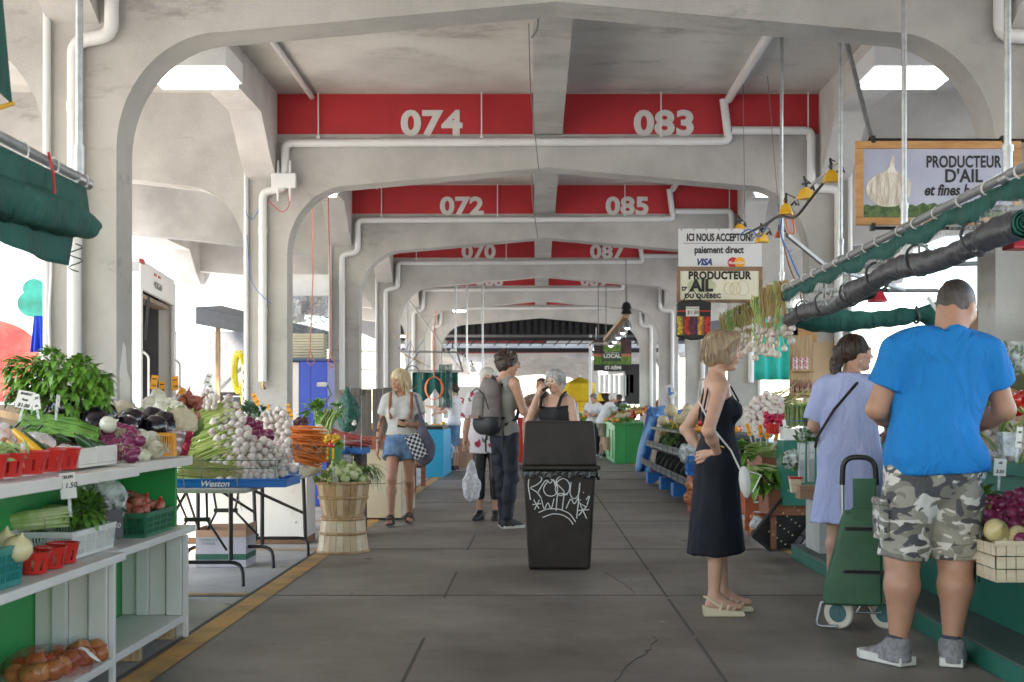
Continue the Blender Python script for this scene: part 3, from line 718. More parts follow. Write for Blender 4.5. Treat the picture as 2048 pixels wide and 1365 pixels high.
# red till baskets on the counter, filled
bk = basket_round('till_basket', .052, .068, .085, M_redp, None); tag(bk, None, 'basket', 'red till baskets along the counter edge'); BK = Proto(bk)
zu = MB(); zu.tube([(0, 0, 0), (0, 0, .02), (.004, 0, .08), (.008, 0, .16), (.006, 0, .22), (.003, 0, .25)], [.012, .020, .023, .022, .017, .009], 12); zu.tube([(.003, 0, .245), (.002, 0, .275)], [.008, .010], 6, 1)
ZY = Proto(tag(zu.build('zucchini', [M_yzuc, M_pep], smooth=60), None, 'zucchini', 'zucchini standing in the red baskets'))
zu.m = list(zu.m); ZG = Proto(tag(zu.build('zucchini', [M_zuc, M_pep], smooth=60), None, 'zucchini', 'zucchini standing in the red baskets'))
for Yb, lab in ((4.62, 'red till basket of green pea pods, cut by the photo edge'), (4.80, 'red till basket heaped with green pea pods'), (4.99, 'red till basket under the dark green zucchini'), (5.18, 'red till basket holding the two yellow zucchini'), (5.37, 'red till basket beside the white wooden tray')):
    BK.at((-2.075, Yb, .974), (0, 0, rp.uniform(0, 6)), (1.05, 1.25, 1), lab)
pea = MB()
for k in range(70):
    a = Vector((-2.08+rp.uniform(-.06, .05), rp.uniform(4.55, 4.88), 1.05+rp.uniform(-.02, .04))); d = Vector((rp.gauss(0, 1), rp.gauss(0, 1), rp.gauss(0, .4))).normalized()*.035
    pea.tube([a-d, a-d*.5+Vector((0, 0, .004)), a+d*.5+Vector((0, 0, .004)), a+d], [.002, .007, .007, .002], 6)
tag(pea.build('pea_pods', M_leafl, smooth=60), 'loose green pea pods heaped in the red baskets', 'peas', kind='stuff')
def stand(pr, x0, y0, x1, y1, Y, lab, g=None, L_=.27):   # lay a long vegetable from pixel (x0,y0) to (x1,y1)
    a, b = P(x0, y0, Y), P(x1, y1, Y+.06); d = b-a
    return pr.at(a, d.to_track_quat('Z', 'Y').to_euler(), d.length/L_, lab, g)
stand(ZY, 88, 912, 22, 855, 5.12, 'large yellow zucchini slanting out of a red basket')
stand(ZY, 52, 915, 12, 880, 4.98, 'smaller yellow zucchini under the large one')
stand(ZG, 92, 905, 45, 862, 5.24, 'dark green zucchini behind the large yellow zucchini')
stand(ZG, 100, 905, 70, 880, 5.36, 'dark green zucchini beside the carrot bag')
stand(ZG, 52, 918, 10, 885, 4.9, 'dark green zucchini above the pea pods')
stand(ZG, 118, 912, 88, 888, 5.42, 'dark green zucchini lying nearest the white tray')
# white wooden tray of bagged carrots and peppers
t = thing('wooden_tray', 'low white wooden tray holding bagged carrots and green peppers', 'tray', (-2.19, 5.72, .974))
MB().bx(-.15, .15, -.25, .25, 0, .012).build('base', M_white, t)
m = MB(); m.bx(.138, .15, -.25, -.02, .013, .082); m.bx(.138, .15, -.015, .25, .013, .085); m.bx(-.15, -.138, -.25, .25, .013, .082); m.bx(-.137, .137, -.25, -.238, .013, .08); m.bx(-.137, .137, .238, .25, .013, .08)
m.build('side_board', M_white, t, bevel=.002)
def lumpbag(name, label, cat, loc_, r, film_, fill, n=18, sq=(1, 1, 1), seed=1, group=None, tie=False):
    t = thing(name, label, cat, loc_, 0, group); rr = random.Random(seed)
    s = SDF().ell((0, 0, r*.75*sq[2]), (r*sq[0], r*sq[1], r*.9*sq[2]), .02)
    if tie: s.cap((0, 0, r*1.2*sq[2]), (r*.12, 0, r*2.1*sq[2]), r*.22, r*.5, .05)
    s.wrinkle(r*.13, 3.2/r, seed); V, Fc = s.mesh(r/9)
    sdf_obj('bag', [(V, Fc)], film_, t)
    fill(t, r*.8, rr, sq); return t
def fill_carrots(t, r, rr, sq):
    m = MB()
    for k in range(26):
        a = Vector((rr.uniform(-.7, .7)*r*sq[0], rr.uniform(-.7, .7)*r*sq[1], rr.uniform(.25, 1.3)*r*sq[2])); d = Vector((rr.gauss(0, 1), rr.gauss(0, 1), rr.gauss(0, .3))).normalized()*.03
        m.tube([a-d, a, a+d], [.010, .011, .005], 8)
    m.build('carrot_pieces', M_carrot, t, smooth=60)
def fill_leaves(t, r, rr, sq):
    m = MB()
    for k in range(90):
        d = Vector((rr.gauss(0, 1), rr.gauss(0, 1), rr.gauss(0, 1))).normalized(); b = Vector((d.x*r*sq[0], d.y*r*sq[1], d.z*r*.8*sq[2]+r*.9*sq[2]))*rr.uniform(.35, .95)
        m.leaf(b, d+Vector((0, 0, .5)), d.orthogonal(), .05, .022, .3)
    m.build('leaves', M_leafd, t, smooth=60)
lumpbag('carrot_bag', 'clear bag of orange carrots behind the large yellow zucchini', 'bag', P(72, 895, 5.62)+Vector((0, 0, -.03)), .062, M_film, fill_carrots, seed=2, sq=(1.2, 1.2, .9))
lumpbag('carrot_bag', 'clear bag of orange carrots at the front of the white tray', 'bag', P(132, 908, 5.72)+Vector((0, 0, -.03)), .055, M_film, fill_carrots, seed=3, sq=(1.4, 1.2, .75))
lumpbag('carrot_bag', 'bag of orange carrots cut by the photo edge above the pea pods', 'bag', P(2, 878, 5.3)+Vector((0, 0, -.03)), .06, M_film, fill_carrots, seed=4)
pp = MB(); pp.tube([(0, 0, 0), (.004, 0, .015), (.006, 0, .05), (.0, 0, .09), (-.012, 0, .12), (-.03, 0, .145)], [.006, .022, .03, .028, .018, .005], 12); pp.tube([(0, 0, .003), (-.008, 0, -.022)], [.007, .004], 6)
PP = Proto(tag(pp.build('green_pepper', M_pep, smooth=60), None, 'pepper', 'dark green peppers in the white tray'))
for x0, y0, x1, y1, Y, lab in ((152, 870, 190, 905, 5.85, 'curved shiny green pepper bulging over the white tray'), (175, 880, 205, 905, 5.9, 'dark green pepper lying against the curved one'), (178, 900, 218, 898, 5.86, 'dark green pepper along the tray edge'), (112, 870, 140, 885, 5.9, 'dark green pepper beside the clear carrot bag'), (185, 882, 222, 905, 5.98, 'slim green pepper ending at the red onions')):
    stand(PP, x0, y0, x1, y1, Y, lab, L_=.15)
for k, (x0, y0, x1, y1) in enumerate(((40, 845, 22, 866), (62, 850, 45, 860), (85, 850, 70, 870))): stand(ZG, x0, y0, x1, y1, 5.9, ['dark cucumber end peeping over the yellow zucchini', 'dark cucumber end next to the scallions', 'dark cucumber end under the scallion tops'][k], L_=.4)
# scallion bunch
m = MB()
for k in range(90):
    z = rp.uniform(0, 1); y0 = 838+34*z+rp.uniform(-4, 4); Yd = 6.35-.35*z+rp.uniform(-.04, .04)
    m.tube([P(190+rp.uniform(-6, 8), y0+18+rp.uniform(-5, 5), Yd-.08), P(150, y0+2+rp.uniform(-6, 3), Yd), P(95, y0-6+rp.uniform(-6, 6), Yd+.03), P(50+rp.uniform(-20, 18), y0-4+rp.uniform(-12, 8), Yd+.1)], [.004, .0055, .005, .002], 5)
tag(m.build('scallions', M_leaf, smooth=60), 'bunches of green scallions lying across the counter below the basil', 'scallions', kind='stuff')
# basil
t = thing('basil_plant', 'big leafy basil plant in a black bag at the back of the counter', 'plant', P(128, 850, 6.55))
b0 = Vector(t.location); m = MB(); rb = random.Random(5)
for k in range(1150):
    u = rb.uniform(-1, 1); v = rb.random()
    px = 118+u*98; top = 715-10*math.cos(u*2.2)+(u*30 if u > 0 else -u*8)+8*math.sin(u*9)
    py = top+(845-top)*v**1.3*(1-.35*abs(u)); dp = rb.uniform(-.16, .16)*math.sqrt(max(0, 1-u*u*.8))
    c = P(px, py, 6.5+dp)-b0
    d = Vector((u*.9+rb.uniform(-.5, .5), (dp*4-.4)+rb.uniform(-.6, .6), rb.uniform(-.5, .7)+(.5 if v < .15 else -.1)))
    m.leaf(c, d, (0, 0, 1), rb.uniform(.034, .062), rb.uniform(.024, .040), rb.uniform(.4, 1.1))
m.build('leaves', mat('basil_leaf', (.085, .23, .024), .38, vs=16, c2=(.18, .37, .045), lo=.35, hi=.65), t, smooth=60)
m = MB()
for k in range(34): a = rb.uniform(-1, 1); m.tube([(a*.05, 0, -.02), (a*.12, rb.uniform(-.1, .1), .12), (a*.2, rb.uniform(-.12, .12), .2+rb.uniform(0, .08))], .003, 5)
m.build('stems', M_stemg, t)
V, Fc = SDF().cap((-.10, 0, -.03), (.12, 0, -.03), .105, .10).clip((0, 0, .06), (0, 0, 1)).wrinkle(.006, 50, 3).mesh(.014); sdf_obj('black_bag', [(V, Fc)], M_black, t)
card(50, 800, 6.15, .078, .085, [('BASILIC', .016), ('frais', .016), ('$1.00', .024)], M_card, 'white price card reading BASILIC stuck in the basil', .2, turn=.1)
card(72, 805, 6.3, .04, .075, [('1.50', .016), ('ch.', .016)], M_card, 'small white card tilted behind the basil card', -.25)
card(116, 802, 6.2, .02, .06, [('1', .012)], M_card, 'thin white tag seen edge-on below the basil', .3, turn=1.0)
# eggplants
eg = MB(); eg.lathe([(.004, -.075), (.032, -.068), (.050, -.045), (.058, -.012), (.052, .025), (.038, .058), (.024, .080), (.014, .092)], 20); eg.lathe([(.020, .076), (.028, .084), (.018, .094), (.008, .098), (.007, .125)], 10, mi=1)
EG = Proto(tag(eg.build('eggplant', [M_egg, M_pep], smooth=60), None, 'eggplant', 'glossy dark eggplants between the onions and the basil'))
EL = ['glossy eggplant nearest the yellow basket', 'glossy eggplant behind the front one, by the cauliflower', 'eggplant second in the back row by the price stick', 'eggplant at the top of the middle pair', 'rounded eggplant under the middle pair', 'eggplant behind the single white onion', 'tall eggplant behind the red onions', 'large eggplant at the back beside the basil', 'eggplant lying under the basil leaves']
for (x, y, Y, a), lab in zip(((310, 863, 6.78, .3), (333, 857, 6.9, .1), (302, 846, 6.98, -.2), (262, 848, 6.75, .2), (250, 862, 6.6, .5), (205, 842, 6.55, .1), (190, 850, 6.4, -.2), (200, 826, 6.75, 0), (122, 822, 6.4, 1.1)), EL):
    EG.at(P(x, y, Y), (math.pi+a+rp.uniform(-.2, .2), rp.uniform(-.5, .5), rp.uniform(0, 6)), rp.uniform(1.1, 1.3), lab)
# onions on the counter
RO = Proto(tag(onion_mesh(M_ronion, .032), 'small red onion in the bunch at the counter edge', 'onion', 'small red onions bunched at the counter edge'))
for (x, y) in scatter_in([(180, 862), (250, 850), (282, 880), (268, 915), (222, 916), (215, 890)], 24, 12, rp):
    RO.at(P(x, y, 6.12+(900-y)*.006+rp.uniform(-.03, .03)), (rp.uniform(0, 3), rp.uniform(0, 3), rp.uniform(0, 6)), rp.uniform(.75, 1.2))
WO = Proto(tag(onion_mesh(M_wonion, .042), None, 'onion'))
for x, y, Y, s, lab in ((216, 850, 6.25, 1.05, 'single white onion lying on top of the red onions'), (282, 875, 6.5, 1.05, 'white onion next to the red onion bunch'), (303, 880, 6.6, 1.1, 'white onion touching the yellow basket'), (296, 897, 6.5, .95, 'white onion in the middle of the front group'), (310, 900, 6.45, 1.1, 'biggest white onion at the counter edge'), (272, 908, 6.35, .95, 'white onion with long roots at the counter edge'), (288, 912, 6.4, .85, 'white onion resting on the counter rim'), (250, 882, 6.4, .7, 'smallest white onion among the red ones')):
    WO.at(P(x, y, Y), (1.2+rp.uniform(-.5, .5), rp.uniform(-.6, .6), rp.uniform(0, 6)), s, lab)
m = MB()
for (x, y, Y) in ((330, 895, 6.42), (318, 880, 6.5), (248, 905, 6.25), (255, 868, 6.35), (240, 862, 6.3)):
    for k in range(26): a = P(x, y, Y); m.tube([a, a+Vector((rp.uniform(-.03, .03), rp.uniform(-.03, .0), rp.uniform(-.03, .03))), a+Vector((rp.uniform(-.05, .05), rp.uniform(-.04, .0), rp.uniform(-.06, .02)))], .0012, 3)
tag(m.build('onion_roots', M_root), 'tangled pale onion roots along the counter edge', 'roots', kind='stuff')
# yellow basket, foil sleeve
t = thing('yellow_basket', 'yellow slotted basket at the end of the counter', 'basket', P(333, 910, 6.74)); m = MB()
for k in range(7): m.bx(-.035+k*.012, -.028+k*.012, -.06, -.055, 0, .105)
m.bx(-.04, .05, -.062, -.053, .098, .115); m.bx(-.04, .05, -.062, -.053, -.004, .01); m.bx(-.04, -.034, -.05, .06, 0, .11); m.bx(.044, .05, -.05, .06, 0, .11); m.bx(-.04, .05, -.05, .06, -.005, .0)
m.build('slats', M_orange, t)
for i, (x, Y, c, lab) in enumerate(((349, 6.78, (.42, .33, .34), 'pale shiny sleeve between the yellow basket and the red sleeve'), (364, 6.84, (.40, .03, .06), 'red shiny sleeve at the counter end'))):
    s = SDF().cap((0, 0, .02), (0.01, 0, .13), .032, .048, .01).clip((0, 0, .13), (0, 0, 1)).clip((0, 0, .0), (0, 0, -1)).wrinkle(.006, 70, i); V, Fc = s.mesh(.007)
    tag(sdf_obj('foil_sleeve', [(V, Fc)], mat('foil_%d' % i, c, .25, m=.3, bump=.3, bs=40), None, Matrix.Translation(P(x, 912, Y))), lab, 'sleeve')
def cauliflower(loc_, r, label, rot=(0, 0, 0)):
    t = thing('cauliflower', label, 'cauliflower', loc_); t.rotation_euler = rot
    s = SDF(); rr = random.Random(int(r*1000))
    for k in range(40):
        d = Vector((rr.gauss(0, 1), rr.gauss(0, 1), abs(rr.gauss(0, 1)))).normalized()*r*.78; s.ell(d, (r*.30,)*3, .012)
    s.ell((0, 0, 0), (r*.85,)*3, .01).wrinkle(.004, 160, 2); V, Fc = s.mesh(r/13); sdf_obj('curd', [(V, Fc)], M_cauli, t)
    m = MB()
    for k in range(14): a = k*.45+rr.uniform(-.2, .2); m.leaf((math.cos(a)*r*.7, math.sin(a)*r*.7, -r*.6), (math.cos(a), math.sin(a), .6), (0, 0, 1), r*1.15, r*.85, -.35)
    m.build('leaves', M_leafl, t, smooth=60)
cauliflower(P(250, 832, 7.0), .075, 'cauliflower at the back between basil and white onions', (.5, .1, 0))
cauliflower(P(362, 850, 6.95), .085, 'cauliflower at the counter corner beside the garlic stems', (.7, .4, 0))
# ---- lower shelf
t = thing('plastic_crate', 'white slotted plastic crate of celery and parsley on the shelf', 'crate', (-2.19, 5.69, .593)); crate_mesh(.27, .50, .11, MB(), nx=3, ny=4).build('crate', M_whitep, t)
t = thing('celery_bunch', 'pale green celery bunch lying on the white crate', 'celery', (-2.25, 5.58, .755)); m = MB()
for k in range(20): a = rp.uniform(0, 6.28); r0 = .028*math.sqrt(rp.random()); m.tube([(-.13+r0*.2, math.cos(a)*r0, math.sin(a)*r0), (-.05, math.cos(a)*r0*1.5, math.sin(a)*r0*1.5), (.06, math.cos(a)*r0*1.9, math.sin(a)*r0*1.7), (.12, math.cos(a)*r0*2.2+.01, math.sin(a)*r0*2)], [.013, .014, .010, .006], 6)
m.tube([(-.145, 0, 0), (-.125, 0, 0)], [.030, .036], 12, 1)
m.tube([(.02, .05*math.cos(q*.4), .045*math.sin(q*.4)) for q in range(16)], .0025, 5, 1, closed=True)
m.build('stalks', [M_celery, M_root], t, smooth=60); m = MB()
leafy(m, (.19, .02, .01), .085, 260, .034, .026, .4, up=.4); m.build('leaves', M_leaf, t, smooth=60)
t.rotation_euler = (0, -.08, .5)
t = thing('parsley_bunch', 'dark curly parsley in the crate behind the celery', 'parsley', P(50, 1050, 5.75)); leafy(MB(), (0, 0, -.01), .09, 330, .032, .026, .5, sq=(1, .9, .75)).build('leaves', M_leafd, t, smooth=60)
t = thing('celery_bunch', 'second celery bunch lying behind the pale one', 'celery', P(122, 1022, 5.9)); m = MB()
for k in range(12): a = rp.uniform(0, 6.28); r0 = .025*math.sqrt(rp.random()); m.tube([(-.1, math.cos(a)*r0, math.sin(a)*r0), (.1, math.cos(a)*r0*1.8, math.sin(a)*r0*1.8)], [.012, .009], 6)
leafy(m, (.14, 0, .0), .065, 170, .034, .026, .4, 1, up=.4); m.build('stalks', [M_celery, M_leaf], t, smooth=60)
card(136, 972, 5.02, .062, .10, [('CELERI', .015), ('$ 1.50', .028), ('', .01)], M_card, 'white price card reading CELERI clipped to the counter edge', -.12, lean=-.1)
t = thing('metal_bucket', 'galvanised bucket holding bags of greens on the shelf', 'bucket', (-2.17, 6.1, .593)); MB().lathe([(.001, .001), (.075, .001), (.078, .01), (.092, .15), (.098, .155), (.094, .158), (.088, .15), (.07, .012), (.001, .012)], 24).build('body', M_steel, t, smooth=50)
MB().tube([(.09*math.cos(a*.3), -.09*math.sin(a*.3), .15-.02*math.sin(a*.3)) for a in range(11)], .004, 6).build('handle', M_wood, t)
m = MB().bx(-.035, .04, -.004, .004, -.065, .065); cb = m.build('chalkboard', M_black); tag(cb, 'small black chalkboard tag with a price on the bucket', 'price card'); cb.location = P(228, 1048, 5.98); cb.rotation_euler = (-.1, 0, .5)
text('lettering', '1.50', M_card, .032, facing(0, -.006, -.01), cb, ext=.0003, shear=.2); MB().bx(-.046, -.036, -.005, .005, -.07, .07).build('frame', M_wood, cb)
for i, (x, y, Y, r, sq, lab) in enumerate(((160, 1000, 6.0, .066, (.9, .9, 1.5), 'clear bag of salad greens behind the CELERI card'), (190, 990, 6.2, .07, (.9, .9, 1.5), 'clear bag of herbs at the back of the bucket'), (222, 1002, 6.1, .075, (1, .9, 1.6), 'full clear bag of salad greens in the bucket'))):
    lumpbag('greens_bag', lab, 'bag', P(x, y+45, Y), r, M_film, fill_leaves, seed=20+i, sq=sq)
t = thing('plastic_crate', 'dark green plastic crate of netted shallots on the shelf', 'crate', (-2.165, 6.6, .593)); crate_mesh(.26, .46, .115, MB(), nx=3, ny=4).build('crate', M_greenp, t)
SH = Proto(tag(onion_mesh(M_shal, .03, 'shallot', False, .8), 'reddish brown shallot in a red net in the green crate', 'shallot', 'shallots heaped in the dark green crate'))
for k in range(46):
    u, v = rp.uniform(-1, 1), rp.uniform(-1, 1); SH.at((-2.165+u*.10, 6.6+v*.19, .70+.075*(1-max(abs(u), abs(v))**1.5)+rp.uniform(-.01, .015)), (rp.uniform(0, 6), rp.uniform(0, 6), 0), rp.uniform(.85, 1.15))
for i, (x, y) in enumerate(((258, 1012), (293, 995), (320, 1003), (290, 1018))):
    m = MB(); c = P(x, y, 6.5); m.tube([c-Vector((0, 0, .02)), c, c+Vector((.004, 0, .012)), c+Vector((.0, 0, .022))], [.008, .003, .008, .010], 7)
    tag(m.build('net_clip', M_redp, smooth=60), ['red net end by the green bags', 'red net end on top of the shallots', 'red net end over the crate corner', 'red net end at the crate front'][i], 'net')
# red baskets and yellow onions on the shelf, teal crate
for i, (Yb, xx, lab) in enumerate(((5.0, -2.05, 'red till basket on the shelf next to the teal crate'), (5.17, -2.05, 'middle red till basket on the shelf'), (5.34, -2.06, 'red till basket on the shelf touching the white crate'), (5.14, -2.2, 'red till basket at the back of the shelf'))):
    b = BK.at((xx, Yb, .592), (0, 0, i), (.95, .95, .95), lab, 'red till baskets on the shelf')
YO = Proto(tag(onion_mesh(M_yonion, .047, tip=.3), 'pale yellow onion in a shelf basket', 'onion', 'pale yellow onions on the shelf'))
for Yb, xx in ((5.0, -2.05), (5.17, -2.05), (5.34, -2.06), (5.14, -2.2)): YO.at((xx, Yb, .635), (1, Yb*7, 0), .8)
YO.at(P(35, 1098, 4.66), (.3, .4, 0), 1.15, 'large pale onion on top of the teal crate, tip to the camera'); YO.at(P(10, 1090, 4.75), (.1, -.2, 2), 1.15, 'large pale onion with a tall tip, by the photo edge')
for k in range(9): YO.at((-2.06-.1*(k % 3), 4.3+.17*(k//3)+.05, .66), (k, k*2, 0), 1.1)
t = thing('plastic_crate', 'teal slotted plastic crate of yellow onions on the shelf', 'crate', (-2.12, 4.48, .593)); crate_mesh(.27, .44, .14, MB(), nx=3, ny=3).build('crate', M_teal, t)
BO = Proto(tag(onion_mesh(M_bonion, .043), 'brown onion in the red net on the bottom shelf', 'onion', 'brown onions netted on the bottom shelf'))
for x, y, Y in ((52, 1352, 5.2), (72, 1327, 5.33), (80, 1355, 5.24), (42, 1348, 5.35), (105, 1358, 5.28), (112, 1322, 5.5), (97, 1335, 5.4), (122, 1345, 5.38), (132, 1330, 5.48), (140, 1345, 5.48), (162, 1298, 5.62), (192, 1297, 5.66), (173, 1322, 5.58), (200, 1318, 5.64), (152, 1335, 5.56), (150, 1318, 5.66), (190, 1328, 5.66), (30, 1365, 5.2), (60, 1368, 5.15)):
    p = P(x, y, Y); p.z = max(p.z, .163); BO.at(p, (rp.uniform(-1, 1), rp.uniform(-1, 1), rp.uniform(0, 6)), rp.uniform(.92, 1.12))
m = MB(); m.leaf(P(155, 1297, 5.5), (1, 0, -.1), (0, -1, .6), .05, .016, .2); m.leaf(P(170, 1300, 5.49), (1, 0, -.8), (0, -1, .4), .09, .018, .2)
tag(m.build('paper_tag', M_card), 'white paper tag twisted round the netted brown onions', 'tag')
rednet = film('red_net', (.55, .05, .03), .12, .5)
V, Fc = SDF().ell(P(70, 1340, 5.35), (.13, .16, .10), .05).ell(P(125, 1335, 5.45), (.12, .13, .095), .05).mesh(.02); tag(sdf_obj('net_sack', [(V, Fc)], rednet), 'thin red net sack stretched over the brown onions', 'net')

# ---------------------------------------------------------------- behind the counter: white onions, shallots, signs
t = thing('produce_stand', 'green painted stand between the counter and the folding table', 'stand', (-2.85, 7.7, 0)); MB().bx(-.35, .38, -.6, .75, .03, .93).build('body', M_green, t, bevel=.004); MB().bx(-.37, .40, -.62, .77, .932, .965).build('top', M_white, t, bevel=.004); MB().prism([(-.35, .967), (.3, .967), (-.1, 1.2), (-.35, 1.25)], 'y', -.6, .75).build('sloping_board', M_wood, t)
W2 = Proto(tag(onion_mesh(M_wonion, .047), 'round white onion in the stack behind the eggplants', 'onion', 'white onions stacked behind the eggplants'))
for x, y, Y in ((316, 793, 8.0), (302, 807, 7.9), (322, 803, 7.9), (338, 810, 7.9), (320, 817, 7.8), (340, 825, 7.8), (352, 817, 7.85), (322, 832, 7.7), (345, 836, 7.7), (285, 835, 7.7), (362, 822, 7.8), (368, 840, 7.7), (300, 822, 7.85), (332, 840, 7.75), (310, 842, 7.75)): W2.at(P(x, y, Y), (rp.uniform(-1, 1), rp.uniform(-1, 1), 0), rp.uniform(.9, 1.1))
m = MB()
for k in range(60): a = rp.uniform(0, 1); m.tube([P(320, 812+a*20, 7.95), P(290, 818+a*18, 8.05), P(258+rp.uniform(-10, 10), 822+a*16+rp.uniform(-5, 5), 8.1)], [.006, .006, .003], 5)
tag(m.build('onion_tops', M_leaf, smooth=60), 'green onion tops behind the white onion stack', 'onion tops', kind='stuff')
S2 = Proto(tag(onion_mesh(M_shal, .035, 'shallot', True, 1.1), 'copper brown onion in the bunch beside the white onions', 'onion', 'copper brown onions bunched beside the white ones'))
for (x, y) in scatter_in([(350, 800), (375, 788), (398, 805), (392, 838), (372, 842), (355, 825)], 22, 8, rp): S2.at(P(x, y, 8.3+rp.uniform(-.08, .08)), (rp.uniform(-1, 1), rp.uniform(-1, 1), 0), rp.uniform(.7, 1.15))
m = MB()
for k in range(50): c = P(374+rp.uniform(-14, 16), 812+rp.uniform(-20, 14), 8.25); m.tube([c, c+Vector((rp.uniform(-.05, .05), -.02, rp.uniform(.01, .08)))], .0016, 4)
tag(m.build('onion_fibres', mat('dry_brown', (.25, .10, .06), .8)), 'dry brown fibres on the copper onion bunch', 'fibres', kind='stuff')
for x, y, Y, w_, h_, ti, lab in ((308, 765, 7.9, .042, .088, .1, 'orange price card over the white onions'), (324, 775, 8.1, .034, .075, -.05, 'pale orange card just behind the first one'), (350, 767, 8.2, .042, .09, -.1, 'orange price card tilted over the copper onions'), (364, 783, 8.2, .036, .045, .5, 'small orange card leaning over the copper onions'), (416, 759, 9.0, .04, .085, .3, 'cream price card on a clear stick above the garlic'), (422, 779, 8.9, .022, .09, -.25, 'narrow orange card beside the cream one'), (511, 799, 9.9, .035, .10, -.5, 'orange card leaning over the second garlic heap'), (577, 820, 10.6, .024, .10, -.15, 'orange card above the carrots'), (582, 829, 10.9, .024, .09, -.2, 'orange card just behind the carrots'), (598, 838, 11.2, .045, .03, .1, 'little orange card at the beets'), (536, 815, 10.2, .018, .05, -.2, 'narrow orange card behind the garlic bulbs')):
    card(x, y, Y, w_, h_, [('Oignon', .010), ('1.50', .016)] if h_ > .06 else [('1', .012)], M_card if 'cream' in lab else M_orange, lab, ti)
card(293, 828, 7.4, .018, .085, [('2', .01)], M_film2, 'clear plastic price stick among the eggplants', .05)

# ---------------------------------------------------------------- folding table with the garlic
ft = thing('folding_table', 'folding table with black tube legs under the blue garlic tray', 'table', (-2.5, 9.5, 0))
M_top = mat('grey_table_top', (.40, .39, .36), .6)
MB().bx(-.40, .42, -.72, .85, .655, .684).build('table_top', M_top, ft, bevel=.006)
def leg_pair(y, brace):
    m = MB()
    for x in (-.25, .25): m.tube([(x, y, .65), (x, y, .17)], .016, 8)
    m.tube(elbow([(-.34, y-.10, .005), (-.33, y, .155), (.33, y, .155), (.36, y-.10, .005)], .09), .014, 8)
    m.build('leg_frame', M_blackmetal, ft, smooth=60)
    m = MB(); m.tube([(-.14, y, .65), (-.08, y+.10*brace, .44), (-.2, y+.0, .24)], .010, 6); m.tube([(.08, y, .65), (.06, y+.1*brace, .44), (.22, y, .24)], .010, 6); m.bx(-.1, .08, y+.1*brace-.015, y+.1*brace+.015, .43, .46)
    m.tube([(-.25, y, .30), (-.2, y+.55*brace, .63)], .011, 6)
    m.build('brace', M_blackmetal, ft, smooth=60)
leg_pair(-.42, 1); leg_pair(.62, -1)
tr = thing('plastic_tray', 'blue plastic tray with white script lettering under the garlic', 'tray', (-2.22, 9.2, .686)); m = MB()
m.bx(-.38, .37, -.25, .28, 0, .012); m.bx(-.38, .37, -.262, -.25, .0, .055); m.bx(-.38, .37, .28, .292, .0, .055); m.bx(-.392, -.38, -.262, .292, 0, .055); m.bx(.37, .382, -.262, .292, 0, .055); m.bx(-.40, .39, -.275, -.263, .048, .06); m.bx(.383, .395, -.262, .3, .048, .06)
m.build('body', M_blue, tr, bevel=.003); text('lettering', 'Weston', M_card, .062, facing(-.11, -.2645, .024), tr, shear=.35, ext=.0006, bold=.001)
m = MB()
for z in (.13, .185): m.tube([(-.37, -.255, z), (.31, -.255, z)], .003, 5); m.tube([(.31, -.255, z), (.31, .28, z)], .003, 5)
for x in (-.2, .31): m.tube([(x, -.255, .05), (x, -.255, .19)], .003, 5)
m.build('wire_rail', M_greenp, tr)
GA = Proto(tag(garlic('garlic', M_stemg, .46, .10), 'garlic with its green stem in the heap on the blue tray', 'garlic', 'garlic heaped on the blue tray'))
def lay(pr, p, d, s=1., roll=None):
    q = Vector(d).to_track_quat('Z', 'Y'); e = (q @ Euler((0, 0, rp.uniform(0, 6.28) if roll is None else roll)).to_quaternion()).to_euler()
    return pr.at(p, e, s)
poly1 = [(455, 792), (466, 788), (478, 818), (500, 866), (545, 888), (588, 925), (590, 940), (560, 955), (430, 960), (425, 930), (440, 905), (428, 882), (422, 850), (428, 838), (448, 836)]
for lay_ in range(2):
    for (x, y) in scatter_in(poly1, 82 if lay_ == 0 else 34, 11.5, rp):
        f = (960-y)/170; Yd = 8.99+.50*f+max(0, x-480)*.0035*(1-f)+lay_*.05+rp.uniform(-.015, .015)
        p = P(x, y, Yd); p.z = max(p.z, .725)
        q = P(x-150, y+rp.uniform(10, 36)+(20 if y < 850 else 0)-(y-870)*.25, Yd+.06); d = q-p
        if p.z < .76: d.z = max(d.z, -.01)
        lay(GA, p, d, rp.uniform(1.0, 1.32))
m = MB()                                                # mass of loose stems behind the bulbs
for k in range(150):
    v = rp.random(); y0 = 815+130*v; x0 = 445+rp.uniform(-12, 25); Yd = 9.45-.42*v+rp.uniform(-.04, .03)
    m.tube([P(x0, y0-10, Yd), P(x0-45, y0+8, Yd+.01), P(370+rp.uniform(-14, 10), y0+min(38, (952-y0)*.5)+rp.uniform(-8, 8), Yd+.03)], [.006, .0065, .005], 5)
tag(m.build('garlic_stems', M_stemg, smooth=60), 'thick sheaf of green garlic stems on the blue tray', 'stems', kind='stuff')
m = MB()
for k in range(60): v = rp.random(); m.tube([P(360+rp.uniform(-6, 30), 905+v*45, 9.0), P(420, 925+v*30, 8.97), P(440+rp.uniform(0, 50), 935+v*18, 8.96)], [.003, .004, .004], 4)
for x in (363, 470): m.tube([P(x, 905, 8.93), P(x+4, 960, 8.90), P(x+8, 1000, 8.92), P(x+14, 1022, 8.93)], [.003, .004, .003, .002], 4)
tag(m.build('dry_stems', M_stemd, smooth=60), 'dry garlic stalks hanging over the blue tray', 'stems', kind='stuff')
G3 = Proto(tag(garlic('garlic', M_stemg, .30, .06), 'garlic in the small bunch behind the tall heap', 'garlic', 'garlic bunched behind the tall heap'))
for (x, y) in scatter_in([(392, 800), (418, 782), (436, 800), (430, 818), (398, 818)], 14, 8, rp): lay(G3, P(x, y, 9.35), (-.7, .5, -.3), rp.uniform(.8, 1.1))
